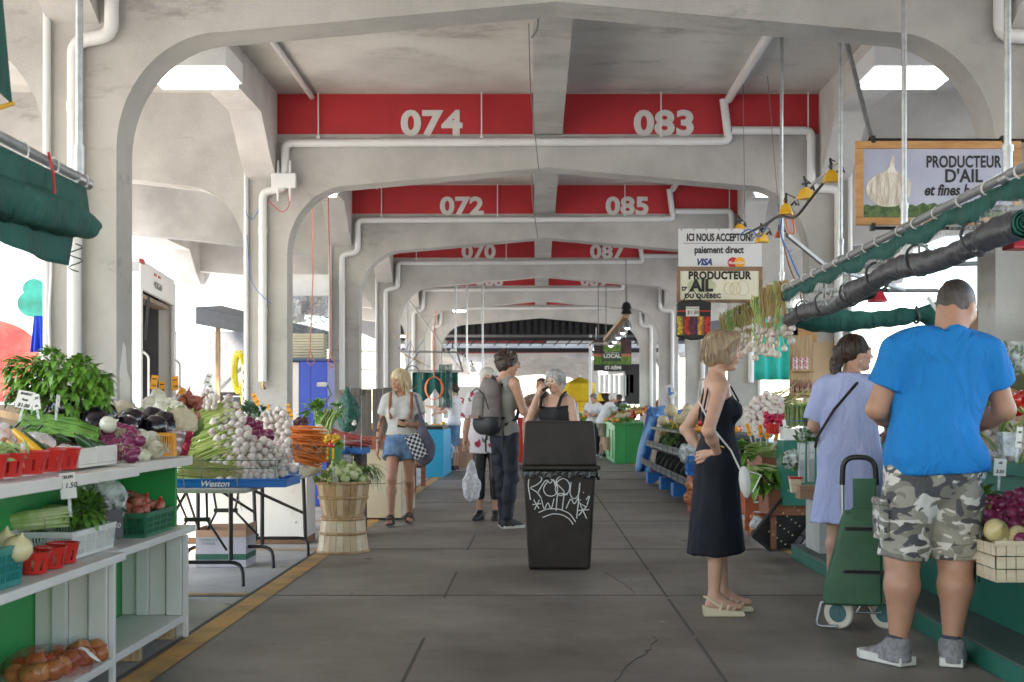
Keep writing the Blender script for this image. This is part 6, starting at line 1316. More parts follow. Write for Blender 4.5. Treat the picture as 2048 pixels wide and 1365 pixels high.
def head(S, J, Rm, jaw=1., nose=1., ears=True):
    s = J['s']; e = lambda c, r, k=.02, op='u': S.ell(hp(J, Rm, c), V3(*r)*s, k, Rm, op); cp = lambda a, b, ra, rb, k=.02: S.cap(hp(J, Rm, a), hp(J, Rm, b), ra*s, rb*s, k)
    S.cap(J['neck']-V3(0, 0, .03)*s, hp(J, Rm, (0, -.025, -.06)), .054*s*jaw, .050*s*jaw, .025)
    e((0, -.014, .028), (.073, .094, .086)); e((0, .02, -.01), (.066, .068, .08), .03); cp((0, .022, -.03), (0, .047, -.082), .055*jaw, .030*jaw, .03); cp((.04*jaw, .0, -.06), (-.04*jaw, .0, -.06), .030, .030, .03)
    e((0, .068, -.092), (.020*jaw, .016, .015), .02); cp((0, .086, .012), (0, .106*nose, -.024), .007, .011, .012); e((.011, .092, -.028), (.008, .008, .007), .008); e((-.011, .092, -.028), (.008, .008, .007), .008)
    e((0, .080, .028), (.050, .012, .010), .02); e((.034, .064, -.022), (.024, .022, .024), .02); e((-.034, .064, -.022), (.024, .022, .024), .02); e((0, .084, -.050), (.022, .009, .006), .008); e((0, .082, -.060), (.019, .009, .006), .008)
    for q in (-1, 1):
        e((q*.030, .094, .010), (.017, .012, .009), .008, 'sub')
        if ears: e((q*.074, -.004, -.006), (.009, .020, .031), .01)
def face(J, Rm, t, brow, lip=M_lip):
    s = J['s']; m = MB(); mm = Rm.to_4x4()
    for q in (-1, 1): m.ball(hp(J, Rm, (q*.030, .077, .010)), (.0125*s, .0115*s, .0085*s), 12, 8, 0, mm); m.ball(hp(J, Rm, (q*.030, .0875, .010)), (.0058*s, .003*s, .0062*s), 10, 6, 1, mm)
    m.build('eyes', [mat('eye_white', (.62, .58, .54), .25), M_eye], t, smooth=80); m = MB()
    for q in (-1, 1): m.tube([hp(J, Rm, (q*.014, .092, .027)), hp(J, Rm, (q*.032, .089, .033)), hp(J, Rm, (q*.052, .072, .027))], [.003*s, .0035*s, .002*s], 5)
    m.build('eyebrows', brow, t, smooth=80); m = MB(); m.ball(hp(J, Rm, (0, .090, -.0505)), (.020*s, .006*s, .0042*s), 12, 6, 0, mm); m.ball(hp(J, Rm, (0, .089, -.059)), (.017*s, .006*s, .0046*s), 12, 6, 0, mm); m.build('lips', lip, t, smooth=80)
def hair(J, Rm, t, m_, grow=.016, extra=(), cut=None, h=.007, wr=.005, fq=90, front=.055):
    s = J['s']; S = SDF(); e = lambda c, r, k=.02, op='u': S.ell(hp(J, Rm, c), V3(*r)*s, k, Rm, op)
    e((0, -.018, .030), (.073+grow, .094+grow, .086+grow))
    for x in extra:
        if x[0] == 'e': e(x[1], x[2], x[3] if len(x) > 3 else .03)
        else: S.cap(hp(J, Rm, x[1]), hp(J, Rm, x[2]), x[3]*s, x[4]*s, .03)
    e((0, .105, -.035), (.068, front, .095), .005, 'sub')
    if cut is not None: S.clip(hp(J, Rm, cut[0]), np.array(Rm @ Vector(cut[1])))
    S.wrinkle(wr*s, fq, 4, (1, 1, .6)); return sdf_obj('hair', [S.mesh(h)], m_, t)
def strands(J, Rm, t, m_, n, zend, grow=.022, seed=1, back=.0):  # loose locks over the hair mass
    rr = random.Random(seed); m = MB(); s = J['s']
    for k in range(n):
        az = rr.uniform(R(48), R(312)); pts = []; g = grow+rr.uniform(-.004, .006); sw = rr.uniform(-.3, .3); ze = zend+rr.uniform(-.02, .03)
        for q in range(9):
            pol = .1+q*.21; a = az+sw*q/9; sp = math.sin(min(pol, 1.57)); z = math.cos(min(pol, 1.57))*(.086+g)+.03
            if pol > 1.57 or q > 6: z = .03+(ze-.03)*(q-6.5)/2*1.0
            pts.append(hp(J, Rm, (math.sin(a)*sp*(.073+g), math.cos(a)*sp*(.094+g)-.018-(back if q > 6 else 0), z)))
        m.tube(pts, [.002*s]+[.0042*s]*7+[.0015*s], 4)
    m.build('hair_lock', m_, t, smooth=80)
def shoe(J, q, t, m_, ms, high=True, lift=0., h=.007, big=1.):
    J = dict(J); S = SDF(); s = J['s'] = J['s']*big; a, g = foot(S, J, q, False, .010, lift)
    S.ell(a+g*.115*s+V3(0, 0, -.052)*s, V3(.044, .044, .032)*s, .02)
    if high: S.cap(a+V3(0, 0, -.02)*s, a+V3(0, 0, .02)*s, .044*s, .045*s, .02, None, True)
    zb = a[2]-.085*s/big
    if lift == 0: S.clip((0, 0, zb+.018), (0, 0, -1))
    so = sdf_obj('shoe', [S.mesh(h)], m_, t)
    if lift == 0:
        m = MB(); an = math.atan2(g[0], g[1]); M_ = Matrix.Translation((a[0], a[1], zb)) @ Matrix.Rotation(-an, 4, 'Z')
        out = [(-.038, -.05), (.038, -.05), (.042, 0), (.046, .10), (.040, .16), (.015, .192), (-.02, .19), (-.042, .15), (-.043, .05)]
        m.prism([(x*s*1.06, y*s) for x, y in out], 'z', .001, .032*s).move(M_); m.build('sole', ms, so, bevel=.005)
def person(label, H, loc_, rz): t = thing('person', label, 'person', loc_, R(rz)); return t
M_soleW = mat('white_sole', (.62, .60, .55), .6); M_soleD = mat('dark_sole', (.03, .03, .03), .7)

# ---- woman in the black dress, hands on her hips, side on
J = pose(1.66, .155, head=(0, .03, 1.565), neck=(0, -.02, 1.40), elr=(.30, -.10, 1.10), wrr=(.165, -.03, .975), ell=(-.22, -.17, 1.10), wrl=(-.14, -.08, .97), anr=(.085, -.04, .115), anl=(-.10, .04, .115), knr=(.085, .0, .50), knl=(-.09, .03, .50), ftr=0., ftl=0.)
t = person('woman with a grey blond bob and a sleeveless black dress, hands on her hips', 1.66, (GX(1437, 7.78), 7.78, 0), -90)
Rm = hrot(J, -4, -4); S = SDF(); torso(S, J, 0, .92, bust=.85); [arm(S, J, q, 0, .95) for q in 'rl']; [leg(S, J, q, 0, .95) for q in 'rl']
for q in 'rl': foot(S, J, q)
hand(S, J, 'r', (-.35, -.75, -.25), (-1, .1, -.1), .35); hand(S, J, 'l', (.5, .5, -.3), (.7, .5, 0), .3); head(S, J, Rm, .95, 1.05)
sdf_obj('body', [S.mesh(.0065)], M_skin, t); face(J, Rm, t, H_ash)
hair(J, Rm, t, H_ash, .018, (('e', (0, -.055, -.02), (.082, .072, .085)), ('e', (0, -.02, .06), (.085, .10, .07)), ('e', (.066, .01, -.02), (.024, .045, .055)), ('e', (-.066, .01, -.02), (.024, .045, .055)), ('e', (.03, .06, .085), (.05, .05, .04))), wr=.006, fq=75)
strands(J, Rm, t, H_ash, 110, -.095, .020, 3)
M_bdress = mat('black_crepe', (.004, .005, .010), .7, var=.25, vs=4, spec=.25, fold=.3)
S = SDF(); s = J['s']; torso(S, J, .012, .92, bust=.85); S.cap((0, -.01, .95), (0, -.015, .355), .150, .215, .05, (FX, 1.22), True).clip((0, .02, 1.275), (0, -.55, 1)).clip((0, 0, .36), (0, .12, -1)); S.wrinkle(.006, 26, 5, (1, 1, .22)); sdf_obj('dress', [S.mesh(.009)], M_bdress, t)
m = MB()
for q in (-1, 1): m.tube([(q*.085, .108, 1.27), (q*.10, .06, 1.355), (q*.10, -.01, 1.40), (q*.098, -.075, 1.345), (q*.09, -.10, 1.22), (q*.09, -.105, 1.16)], .006, 6)
m.build('strap', M_bdress, t, smooth=60)
M_purse = mat('white_leather', (.62, .60, .56), .35, var=.05); m = MB(); m.lathe([(.003, -.085), (.03, -.07), (.055, -.02), (.052, .03), (.035, .065), (.01, .078)], 16, Matrix.Translation((.205, .125, .80)) @ Matrix.Rotation(.35, 4, 'X') @ Matrix.Scale(.45, 4, (1, 0, 0)))
t2 = thing('handbag', 'small white leather handbag hanging at the hip of the black dress', 'handbag', (0, 0, 0)); t2.location = t.location; t2.rotation_euler = t.rotation_euler; m.move(Matrix.Translation((.205, .125, .80)) @ Matrix.Diagonal((.8, .62, 1.2, 1)) @ Matrix.Translation((-.205, -.125, -.80))); m.build('body', M_purse, t2, smooth=60)
m = MB(); m.tube([(.19, .10, .87), (.175, .05, .98), (.15, -.06, 1.12), (.06, -.13, 1.28), (-.06, -.10, 1.40), (-.10, .0, 1.42)], .006, 5); m.tube([(.205, .15, .86), (.20, .22, .84), (.205, .17, .74)], .006, 5); m.build('strap', M_purse, t2, smooth=60)
br = MB(); w_ = J['wrr']; br.tube([(w_[0]+.01+.034*math.cos(a*.4), w_[1]+.034*math.sin(a*.4), w_[2]+.02+.012*math.cos(a*.4)) for a in range(16)], .006, 6, closed=True); br.build('bracelet', mat('gold', (.55, .36, .10), .3, m=.9), t)
M_sand = mat('cream_leather', (.60, .52, .36), .5, var=.06)
for q in 'rl':
    a = J['an'+q]; m = MB(); x, y = a[0], a[1]; m.prism([(y-.06, .001), (y+.06, .001), (y+.175, .001), (y+.185, .012), (y+.17, .032), (y+.05, .042), (y-.065, .062)], 'x', x-.042, x+.042); m.build('wedge_sole', M_sand, t, bevel=.006); m = MB()
    for dy, hz, w2 in ((.12, .050, .043), (.085, .065, .043), (.045, .085, .042)): m.tube([(x-w2, y+dy-.012, .038), (x-w2*.7, y+dy, hz), (x, y+dy+.01, hz+.012), (x+w2*.7, y+dy, hz), (x+w2, y+dy-.012, .038)], .009, 6)
    m.tube([(x-.040, y+.03, .06), (x-.036, y-.03, .105), (x, y-.058, .115), (x+.036, y-.03, .105), (x+.040, y+.03, .06)], .007, 6); m.build('sandal_strap', M_sand, t, smooth=60)

# ---- man in the blue T-shirt and camouflage shorts, seen from behind
J = pose(1.84, .215, pelvis=(.05, .0, .985), waist=(.06, .02, 1.12), chest=(.09, .03, 1.33), neck=(.135, .05, 1.565), head=(.185, .085, 1.715), shr=(.305, .03, 1.49), shl=(-.115, .02, 1.49), elr=(.405, .06, 1.22), wrr=(.30, .30, 1.12), ell=(-.215, .04, 1.225), wrl=(-.06, .28, 1.14), hpr=(.145, 0, .93), hpl=(-.05, 0, .93), knr=(.160, .03, .50), knl=(-.100, .02, .50), anr=(.125, -.02, .095), anl=(-.125, .0, .095), ftr=20., ftl=30.)
t = person('heavy man in a bright blue T-shirt and camouflage shorts, seen from behind', 1.84, (GX(1845, 6.25), 6.22, 0), 0)
Rm = hrot(J, -50, -16); S = SDF(); torso(S, J, 0, 1.12); [arm(S, J, q, .004, 1.16) for q in 'rl']; [leg(S, J, q, .004, 1.36) for q in 'rl']; [foot(S, J, q) for q in 'rl']
hand(S, J, 'r', (-.6, .7, -.1), (-.5, -.3, .6), .8); hand(S, J, 'l', (.7, .6, 0), (.3, -.3, .7), .8); head(S, J, Rm, 1.12); S.cap(J['neck']-V3(0, .02, .03), hp(J, Rm, (0, -.05, -.035)), .074, .066, .03)
sdf_obj('body', [S.mesh(.0075)], M_skin2, t); face(J, Rm, t, H_short); hair(J, Rm, t, H_short, .0065, (('e', (0, -.05, -.03), (.060, .058, .062)),), ((0, -.05, -.066), (0, .3, -1)), wr=.003, fq=60, front=.075, h=.006)
M_bluet = mat('bright_blue_cotton', (.005, .185, .53), .85, var=.07, vs=5, bump=.08, bs=180, fold=1.)
S = SDF(); torso(S, J, .036, 1.12); S.cap(J['waist']+V3(.0, .0, .1), J['pelvis']+V3(0, 0, -.06), .195, .208, .05, (FX, 1.3), True); [arm(S, J, q, .030, 1.14, .62) for q in 'rl']; S.cap(J['neck']+V3(0, 0, -.02), J['neck']+V3(0, .02, .2), .082, .09, .0, None, False, 'sub'); S.clip((0, 0, .915), (.05, 0, -1)).wrinkle(.015, 14, 8, (1, 1, .8)); sdf_obj('t_shirt', [S.mesh(.009)], M_bluet, t)
def camo(name, cols, sc):
    mt = mat(name, cols[0], .85, var=.05, fold=.45); N = mt.node_tree.nodes; L = mt.node_tree.links; b = N['Principled BSDF']; tc = N.new('ShaderNodeTexCoord'); cur = None
    rgb = N.new('ShaderNodeRGB'); rgb.outputs[0].default_value = (*cols[0], 1); cur = rgb.outputs[0]
    for i, c in enumerate(cols[1:]):
        mp = N.new('ShaderNodeMapping'); mp.inputs['Location'].default_value = (i*7.3+1, i*3.1, i*5.7); mp.inputs['Scale'].default_value = (1, 1, 1.6); no = N.new('ShaderNodeTexNoise'); no.inputs['Scale'].default_value = sc*(1+.12*i); no.inputs['Detail'].default_value = 1.6; no.inputs['Roughness'].default_value = .45; no.inputs['Distortion'].default_value = .9
        L.new(tc.outputs['Object'], mp.inputs[0]); L.new(mp.outputs[0], no.inputs['Vector']); cr = N.new('ShaderNodeValToRGB'); th = (.53, .54, .56)[i]; cr.color_ramp.elements[0].position = th; cr.color_ramp.elements[1].position = th+.006
        L.new(no.outputs[0], cr.inputs[0]); mx = N.new('ShaderNodeMix'); mx.data_type = 'RGBA'; L.new(cr.outputs[0], mx.inputs[0]); L.new(cur, mx.inputs[6]); mx.inputs[7].default_value = (*c, 1); cur = mx.outputs[2]
    L.new(cur, b.inputs['Base Color']); return mt
M_camo = camo('camouflage_cotton', ((.30, .28, .23), (.62, .58, .54), (.20, .185, .155), (.075, .072, .078)), 7.5)
S = SDF(); s = J['s']; S.cap(J['pelvis']+V3(0, 0, .03), J['pelvis']-V3(0, 0, .06), .192, .196, .04, (FX, 1.28)); [leg(S, J, q, .024, 1.22, .97, flare=.008) for q in 'rl']; S.clip((0, 0, .985), (0, 0, 1)).wrinkle(.006, 30, 9); sdf_obj('shorts', [S.mesh(.008)], M_camo, t)
m = MB()
for x, y in ((-.215, .0),): m.bx(x-.012, x+.03, -.07, .09, .60, .77); m.bx(x-.018, x+.03, -.075, .095, .765, .80)
m.build('cargo_pocket', M_camo, t, bevel=.012)
m = MB(); m.tube([(-.03, -.155, .97), (-.03, -.158, .92)], .008, 5); m.tube([(.245, -.02, .60), (.25, -.03, .47)], .006, 5); m.build('cord', M_black, t)
M_gshoe = mat('grey_knit', (.19, .185, .19), .8, vs=40, c2=(.26, .25, .26), lo=.4, hi=.6, bump=.2, bs=120)
for q in 'rl':
    shoe(J, q, t, M_gshoe, M_soleW, big=1.22); S = SDF(); a = J['an'+q]; S.cap(a, a+V3(0, 0, .055), .046, .047, .01, None, True); sdf_obj('sock', [S.mesh(.008)], mat('dark_sock', (.05, .05, .07), .9), t)
# ---- shopping trolley
M_trol = mat('green_nylon', (.025, .09, .04), .6, vs=6, c2=(.035, .115, .05), lo=.35, hi=.65, bump=.15, bs=220)
Yt = 7.25; t = thing('shopping_trolley', 'green fabric shopping trolley standing on two cream wheels', 'trolley', (GX(1705, Yt), Yt, 0), R(-12)); k = Yt/2600
m = MB(); prof = [(-.155, .145, -.12, .16), (-.158, .22, -.115, .16), (-.135, .30, -.11, .15), (-.095, .45, -.10, .14), (-.06, .60, -.08, .13), (-.045, .655, -.07, .12)]
vs = []
for xl, z, y0, y1 in prof: vs += [(xl, y0, z), (-.01, y0-.012, z), (.155, y0, z), (.158, (y0+y1)/2, z), (.152, y1, z), (xl+.01, y1, z), (xl-.006, (y0+y1)/2, z)]
n = 7; fs = [(i*n+j, i*n+(j+1) % n, (i+1)*n+(j+1) % n, (i+1)*n+j) for i in range(len(prof)-1) for j in range(n)]+[tuple(range(n))[::-1], tuple(range((len(prof)-1)*n, len(prof)*n))]
m.add(vs, fs); m.build('bag', M_trol, t, smooth=40, bevel=.012)
MB().bx(-.01, .145, -.088, -.078, .56, .68).bx(.0, .125, -.07, -.055, .66, .84).build('flap', M_trol, t, bevel=.008)
m = MB()
for z, x0, x1 in ((.565, -.035, .14), (.33, -.045, .14)): m.tube([(x0, -.105-(.6-z)*.06, z), (x1, -.103-(.6-z)*.06, z)], .008, 6); m.bx(x0-.01, x1+.01, -.104-(.6-z)*.06, -.098-(.6-z)*.06, z-.012, z+.012)
m.build('zip', M_black, t)
m = MB(); m.tube(elbow([(-.05, .02, .18), (-.055, .02, .86)], .01), .010, 8); m.tube([(.125, .02, .18), (.13, .02, .86)], .010, 8); m.build('frame', M_steel, t, smooth=60); m = MB(); m.tube(elbow([(-.056, .02, .80), (-.05, .01, .955), (.12, .01, .955), (.131, .02, .80)], .07, 6), .015, 8); m.build('handle', M_black, t, smooth=60)
m = MB(); m.tube(elbow([(-.17, -.05, .15), (-.2, -.05, .02), (-.13, -.05, .015), (-.08, -.05, .02)], .03), .008, 8); m.tube(elbow([(-.17, -.05, .15), (.16, -.05, .145)], .02), .008, 8); m.tube([(-.06, .0, .09), (.17, .03, .09)], .007, 8); m.tube([(.02, .0, .09), (.06, .0, .16)], .007, 8); m.tube([(.11, .0, .09), (.07, .0, .16)], .007, 8); m.build('stand', M_steel, t, smooth=60)
for x, y in ((-.075, -.02), (.178, .03)):
    Mw = Matrix.Translation((x, y, .0885)) @ Matrix.Rotation(R(-28), 4, 'Z') @ Matrix.Rotation(R(90), 4, 'X'); w2 = MB().lathe([(.055, -.013), (.082, -.013), (.088, -.006), (.088, .006), (.082, .013), (.055, .013)], 28, Mw).build('wheel', mat('cream_tyre', (.60, .55, .45), .6), t, smooth=40)
    d = MB(); d.lathe([(.001, -.0145), (.052, -.0145), (.052, .0145), (.001, .0145)], 24, Mw)
    for a in range(8): d.move(Matrix.Identity(4)); d.bx(-.004, .004, .018, .048, -.0165, .0165, 0, Mw @ Matrix.Rotation(a*math.pi/4, 4, 'Z'))
    d.lathe([(.001, -.02), (.014, -.02), (.014, .02), (.001, .02)], 12, Mw); d.build('hub', mat('teal_hub', (.05, .13, .14), .5), w2, smooth=40)
# ---- woman in the light blue dress
J = pose(1.67, .165, head=(.03, .05, 1.575), neck=(.0, .0, 1.42), elr=(.24, .12, 1.14), wrr=(.20, .30, 1.08), ell=(-.23, .02, 1.12), wrl=(-.16, .22, 1.02), anr=(.10, -.05, .085), anl=(-.12, .05, .085))
t = person('woman with a dark ponytail and a light blue shirt dress behind the green trolley', 1.67, (GX(1700, 8.3)-.01, 8.25, 0), -22)
Rm = hrot(J, -62, 3); S = SDF(); torso(S, J, 0, 1.08, bust=1.0); [arm(S, J, q, 0, 1.05) for q in 'rl']; [leg(S, J, q, 0, 1.05) for q in 'rl']; [foot(S, J, q) for q in 'rl']; hand(S, J, 'r', None, (0, 0, -1), .6); hand(S, J, 'l', None, (0, 0, -1), .6); head(S, J, Rm, 1.02); sdf_obj('body', [S.mesh(.0075)], M_skin, t); face(J, Rm, t, H_dark)
hair(J, Rm, t, H_dark, .012, (('e', (0, -.11, .03), (.025, .03, .025)), ('c', (0, -.12, .03), (.0, -.14, -.05), .028, .036), ('c', (0, -.14, -.05), (.0, -.145, -.16), .036, .022), ('c', (.0, -.145, -.1), (.03, -.15, -.20), .024, .008)), wr=.006, fq=80, front=.06); m = MB(); m.tube([hp(J, Rm, (x*.08, .03-.02*abs(x), .115-.05*abs(x)**2)) for x in (-1, -.6, 0, .6, 1)], .006, 6); m.build('sunglasses', mat('pale_frame', (.5, .48, .42), .3), t); m = MB(); m.ball(hp(J, Rm, (.078, .0, -.048)), .006, 8, 6); m.build('earring', mat('pearl', (.8, .78, .72), .2), t)
strands(J, Rm, t, H_dark, 70, -.0, .013, 6)
M_stripe = mat('blue_white_stripe', (.40, .46, .76), .85, var=.05, fold=.6)
def stripes(mt, c1, c2, sc, axis='X', fac=.5):
    N = mt.node_tree.nodes; L = mt.node_tree.links; b = N['Principled BSDF']; tc = N.new('ShaderNodeTexCoord'); wv = N.new('ShaderNodeTexWave'); wv.bands_direction = axis; wv.inputs['Scale'].default_value = sc; cr = N.new('ShaderNodeValToRGB'); cr.color_ramp.elements[0].position = fac-.05; cr.color_ramp.elements[1].position = fac+.05; cr.color_ramp.elements[0].color = (*c1, 1); cr.color_ramp.elements[1].color = (*c2, 1)
    L.new(tc.outputs['Object'], wv.inputs[0]); L.new(wv.outputs[0], cr.inputs[0]); L.new(cr.outputs[0], b.inputs['Base Color'])
stripes(M_stripe, (.34, .40, .74), (.52, .56, .80), 45)
S = SDF(); torso(S, J, .018, 1.08, bust=1.0); S.cap((0, 0, 1.18), (0, -.02, .50), .165, .25, .05, (FX, 1.18), True); [arm(S, J, q, .018, 1.1, .85) for q in 'rl']; S.cap(J['neck']-V3(0, 0, .02), J['neck']+V3(0, .02, .2), .068, .075, 0, None, False, 'sub'); S.clip((0, 0, .515), (.15, 0, -1)).wrinkle(.008, 22, 3, (1, 1, .5)); sdf_obj('shirt_dress', [S.mesh(.010)], M_stripe, t)
m = MB(); m.tube([(.10, .02, 1.44), (.05, -.10, 1.38), (-.08, -.145, 1.22), (-.19, -.10, 1.05), (-.22, .0, .98)], .010, 6); m.build('bag_strap', M_black, t); [shoe(J, q, t, mat('tan_shoe', (.30, .18, .11), .6), M_soleD, False) for q in 'rl']

# ---- blonde woman walking towards the camera
J = pose(1.63, .155, head=(.02, .02, 1.525), elr=(.225, -.04, 1.06), wrr=(.245, .03, .83), ell=(-.215, .02, 1.06), wrl=(-.10, .17, 1.06), knr=(.085, .19, .49), anr=(.09, .20, .10), knl=(-.08, .0, .47), anl=(-.07, -.17, .10), ftr=10., ftl=8.)
t = person('blonde woman in a striped T-shirt and denim shorts walking with a tote bag', 1.63, (GX(803, 13.8), 13.8, 0), 180)
Rm = hrot(J, -38, -10); S = SDF(); torso(S, J, 0, .92, bust=.85); [arm(S, J, q, 0, .92) for q in 'rl']; [leg(S, J, q, 0, 1.0) for q in 'rl']; [foot(S, J, q) for q in 'rl']; hand(S, J, 'r', None, (-1, 0, 0), .5); hand(S, J, 'l', None, (0, -1, .3), .8); head(S, J, Rm, .93); sdf_obj('body', [S.mesh(.0075)], M_skin2, t); face(J, Rm, t, H_ash)
hair(J, Rm, t, H_blond, .017, (('e', (0, -.05, -.02), (.085, .07, .09)), ('c', (.055, -.035, -.03), (.075, -.03, -.145), .035, .022), ('c', (-.055, -.035, -.03), (-.07, -.03, -.15), .035, .022), ('c', (0, -.08, -.03), (0, -.075, -.15), .05, .035)), wr=.004, front=.05)
strands(J, Rm, t, H_blond, 120, -.15, .020, 5, .01)
M_tee = mat('striped_cotton', (.5, .5, .5), .85, fold=.4); stripes(M_tee, (.58, .57, .54), (.40, .42, .42), 38, 'Z', .72)
S = SDF(); torso(S, J, .022, .95, bust=.85); [arm(S, J, q, .022, 1.0, .58) for q in 'rl']; S.cap(J['neck']-V3(0, -.01, .03), J['neck']+V3(0, .03, .2), .068, .08, 0, None, False, 'sub'); S.clip((0, 0, .95), (0, 0, -1)).wrinkle(.006, 24, 6); sdf_obj('t_shirt', [S.mesh(.010)], M_tee, t)
M_denim = mat('denim', (.08, .16, .30), .85, vs=12, c2=(.18, .28, .44), lo=.35, hi=.65, bump=.2, bs=200)
S = SDF(); s = J['s']; S.cap(J['pelvis']+V3(0, 0, .06), J['pelvis']-V3(0, 0, .05), .148, .155, .04, (FX, 1.25)); [leg(S, J, q, .020, 1.0, .42, flare=.012) for q in 'rl']; S.clip((0, 0, .965), (0, 0, 1)).wrinkle(.004, 40, 2); sdf_obj('shorts', [S.mesh(.009)], M_denim, t)
for q in 'rl':
    a = J['an'+q]; x, y = a[0], a[1]; zb = a[2]-.08; m = MB(); m.prism([(x-.036, y-.06), (x+.036, y-.06), (x+.044, y+.08), (x+.03, y+.165), (x-.03, y+.165), (x-.044, y+.08)], 'z', zb-.0+.0, zb+.022); o = m.build('sandal_sole', mat('brown_leather', (.07, .045, .035), .6), t, bevel=.005); m = MB()
    for dy, hz in ((.10, .06), (.05, .085)): m.tube([(x-.045, y+dy, zb+.02), (x-.03, y+dy, zb+hz), (x, y+dy, zb+hz+.012), (x+.03, y+dy, zb+hz), (x+.045, y+dy, zb+.02)], .012, 6)
    m.tube([(x+.036*math.cos(g*.5), y-.01+.045*math.sin(g*.5), zb+.10) for g in range(13)], .007, 5, closed=True); m.build('sandal_strap', mat('brown_leather', (0, 0, 0)), t, smooth=60)
m = MB()
for q in (-1, 1): m.tube([(q*.10, .125, 1.12), (q*.115, .11, 1.25), (q*.11, .05, 1.40), (q*.105, -.05, 1.40), (q*.10, -.14, 1.25), (q*.09, -.14, 1.1)], .016, 6)
m.build('shoulder_strap', mat('rust_leather', (.28, .09, .04), .6), t, smooth=60)
m = MB(); rt = random.Random(4)
for k in range(34): z = rt.uniform(.86, 1.14); a = rt.uniform(0, 6.28); p_ = J['wrr']+(J['elr']-J['wrr'])*((z-.83)/.23) if z < 1.06 else J['elr']+(J['shr']-J['elr'])*((z-1.06)/.3); r_ = .030+.03*(z-.83)/.5; m.tube([(p_[0]+r_*math.cos(a+q*.3), p_[1]+r_*math.sin(a+q*.3), z+q*.006*rt.uniform(-1, 2)) for q in range(4)], .004, 4)
m.build('tattoo', mat('tattoo_ink', (.05, .055, .06), .6), t)
MB().bx(-.035, .035, -.005, .005, -.06, .06).build('phone', M_black, None, M=t.matrix_basis @ Matrix.Translation((-.02, .21, 1.08)) @ Matrix.Rotation(.9, 4, 'X')); tag(bpy.data.objects['phone'], 'dark phone in the hand of the blonde woman', 'phone')
bpy.context.view_layer.update()
tb = thing('tote_bag', 'slate purple cloth tote bag hanging from the arm of the blonde woman', 'bag', (GX(848, 13.7), 13.72, 0)); S = SDF().ell((0, 0, .80), (.115, .07, .17), .03).cap((0, 0, .85), (-.03, 0, 1.10), .085, .04, .05, (FX, 1.6)).wrinkle(.008, 30, 3, (1, 1, .3)); sdf_obj('bag', [S.mesh(.010)], mat('slate_cloth', (.10, .10, .15), .9, vs=8, c2=(.15, .14, .19), lo=.4, hi=.6), tb); m = MB(); m.tube([(-.05, .0, 1.05), (-.08, .05, 1.25), (-.10, .08, 1.38)], .018, 6); m.tube([(-.01, -.03, 1.05), (-.06, -.02, 1.25), (-.10, .02, 1.38)], .016, 6); m.build('strap', mat('slate_cloth', (0, 0, 0)), tb, smooth=60)
M_ikat = mat('patterned_cloth', (.5, .5, .5), .85); N = M_ikat.node_tree.nodes; ck = N.new('ShaderNodeTexChecker'); ck.inputs['Scale'].default_value = 34; ck.inputs[1].default_value = (.02, .025, .06, 1); ck.inputs[2].default_value = (.6, .6, .58, 1); tcx = N.new('ShaderNodeTexCoord'); M_ikat.node_tree.links.new(tcx.outputs['Object'], ck.inputs[0]); M_ikat.node_tree.links.new(ck.outputs[0], N['Principled BSDF'].inputs['Base Color'])
pk = MB().bx(-.075, .075, -.012, .012, -.13, .13).build('patterned_pouch', M_ikat, bevel=.008); tag(pk, 'black and white patterned pouch in front of the tote bag', 'pouch'); pk.location = P(833, 893, 13.58); pk.rotation_euler = (0, -.45, .2)

# ---- litter bin with scribbled tag
Yb = 9.9; M_bin = mat('brown_black_plastic', (.024, .018, .015), .5, vs=5, spec=.3, c2=(.036, .028, .024), lo=.35, hi=.65, bump=.05, bs=160)
t = thing('litter_bin', 'tall dark brown litter bin with white scribbles and a flap lid', 'bin', (GX(1119, Yb), Yb, 0)); k = Yb/2600
def frustum(m, w0, d0, z0, w1, d1, z1, mi=0):
    vs = [(-w0, -d0, z0), (w0, -d0, z0), (w0, d0, z0), (-w0, d0, z0), (-w1, -d1, z1), (w1, -d1, z1), (w1, d1, z1), (-w1, d1, z1)]; return m.add(vs, [(0, 3, 2, 1), (4, 5, 6, 7), (0, 1, 5, 4), (1, 2, 6, 5), (2, 3, 7, 6), (3, 0, 4, 7)], mi)
for_b = MB(); frustum(for_b, .235, .235, .001, .275, .275, .745).move(Matrix.Translation((0, .235, 0))).build('body', M_bin, t, bevel=.022)
MB().bx(-.292, .292, -.065, .535, .765, .795).build('rim', M_bin, t, bevel=.008)
m = MB(); frustum(m, .284, .284, .7955, .262, .25, 1.132).move(Matrix.Translation((0, .235, 0))).build('lid', M_bin, t, bevel=.014)
MB().bx(-.02, .02, -.072, -.066, .768, .79).bx(-.305, -.293, -.05, -.02, .76, .80).bx(.293, .31, -.06, .2, .765, .79).build('latch', M_bin, t, bevel=.003)
m = MB(); m.grid(lambda u, v: ((.279+.012*math.sin(u*80)*v+.005)*(1 if True else 1)*(-1+2*u), -.046-.014*abs(math.sin(u*37+v*3))*v, .762-v*(.055+.014*math.sin(u*23))), 70, 6); m.grid(lambda u, v: (.288+.02*abs(math.sin(u*30))*v, -.04+.5*u, .762-v*(.06+.02*math.sin(u*11))), 30, 5); m.build('bin_liner', mat('bin_liner', (.01, .01, .011), .18, bump=.4, bs=30), t, smooth=70, solid=.002)
GR = MB()
def scr(*pts, r=.0042):
    q = []
    for x, y in pts:
        zz = CZ-(y-VY)*k*.995; yy = -.0445+(.745-zz)*(.04/.745)+.0; q.append(((x-1119)*k, yy, zz))
    GR.tube(elbow(q, .03, 3), r, 5)
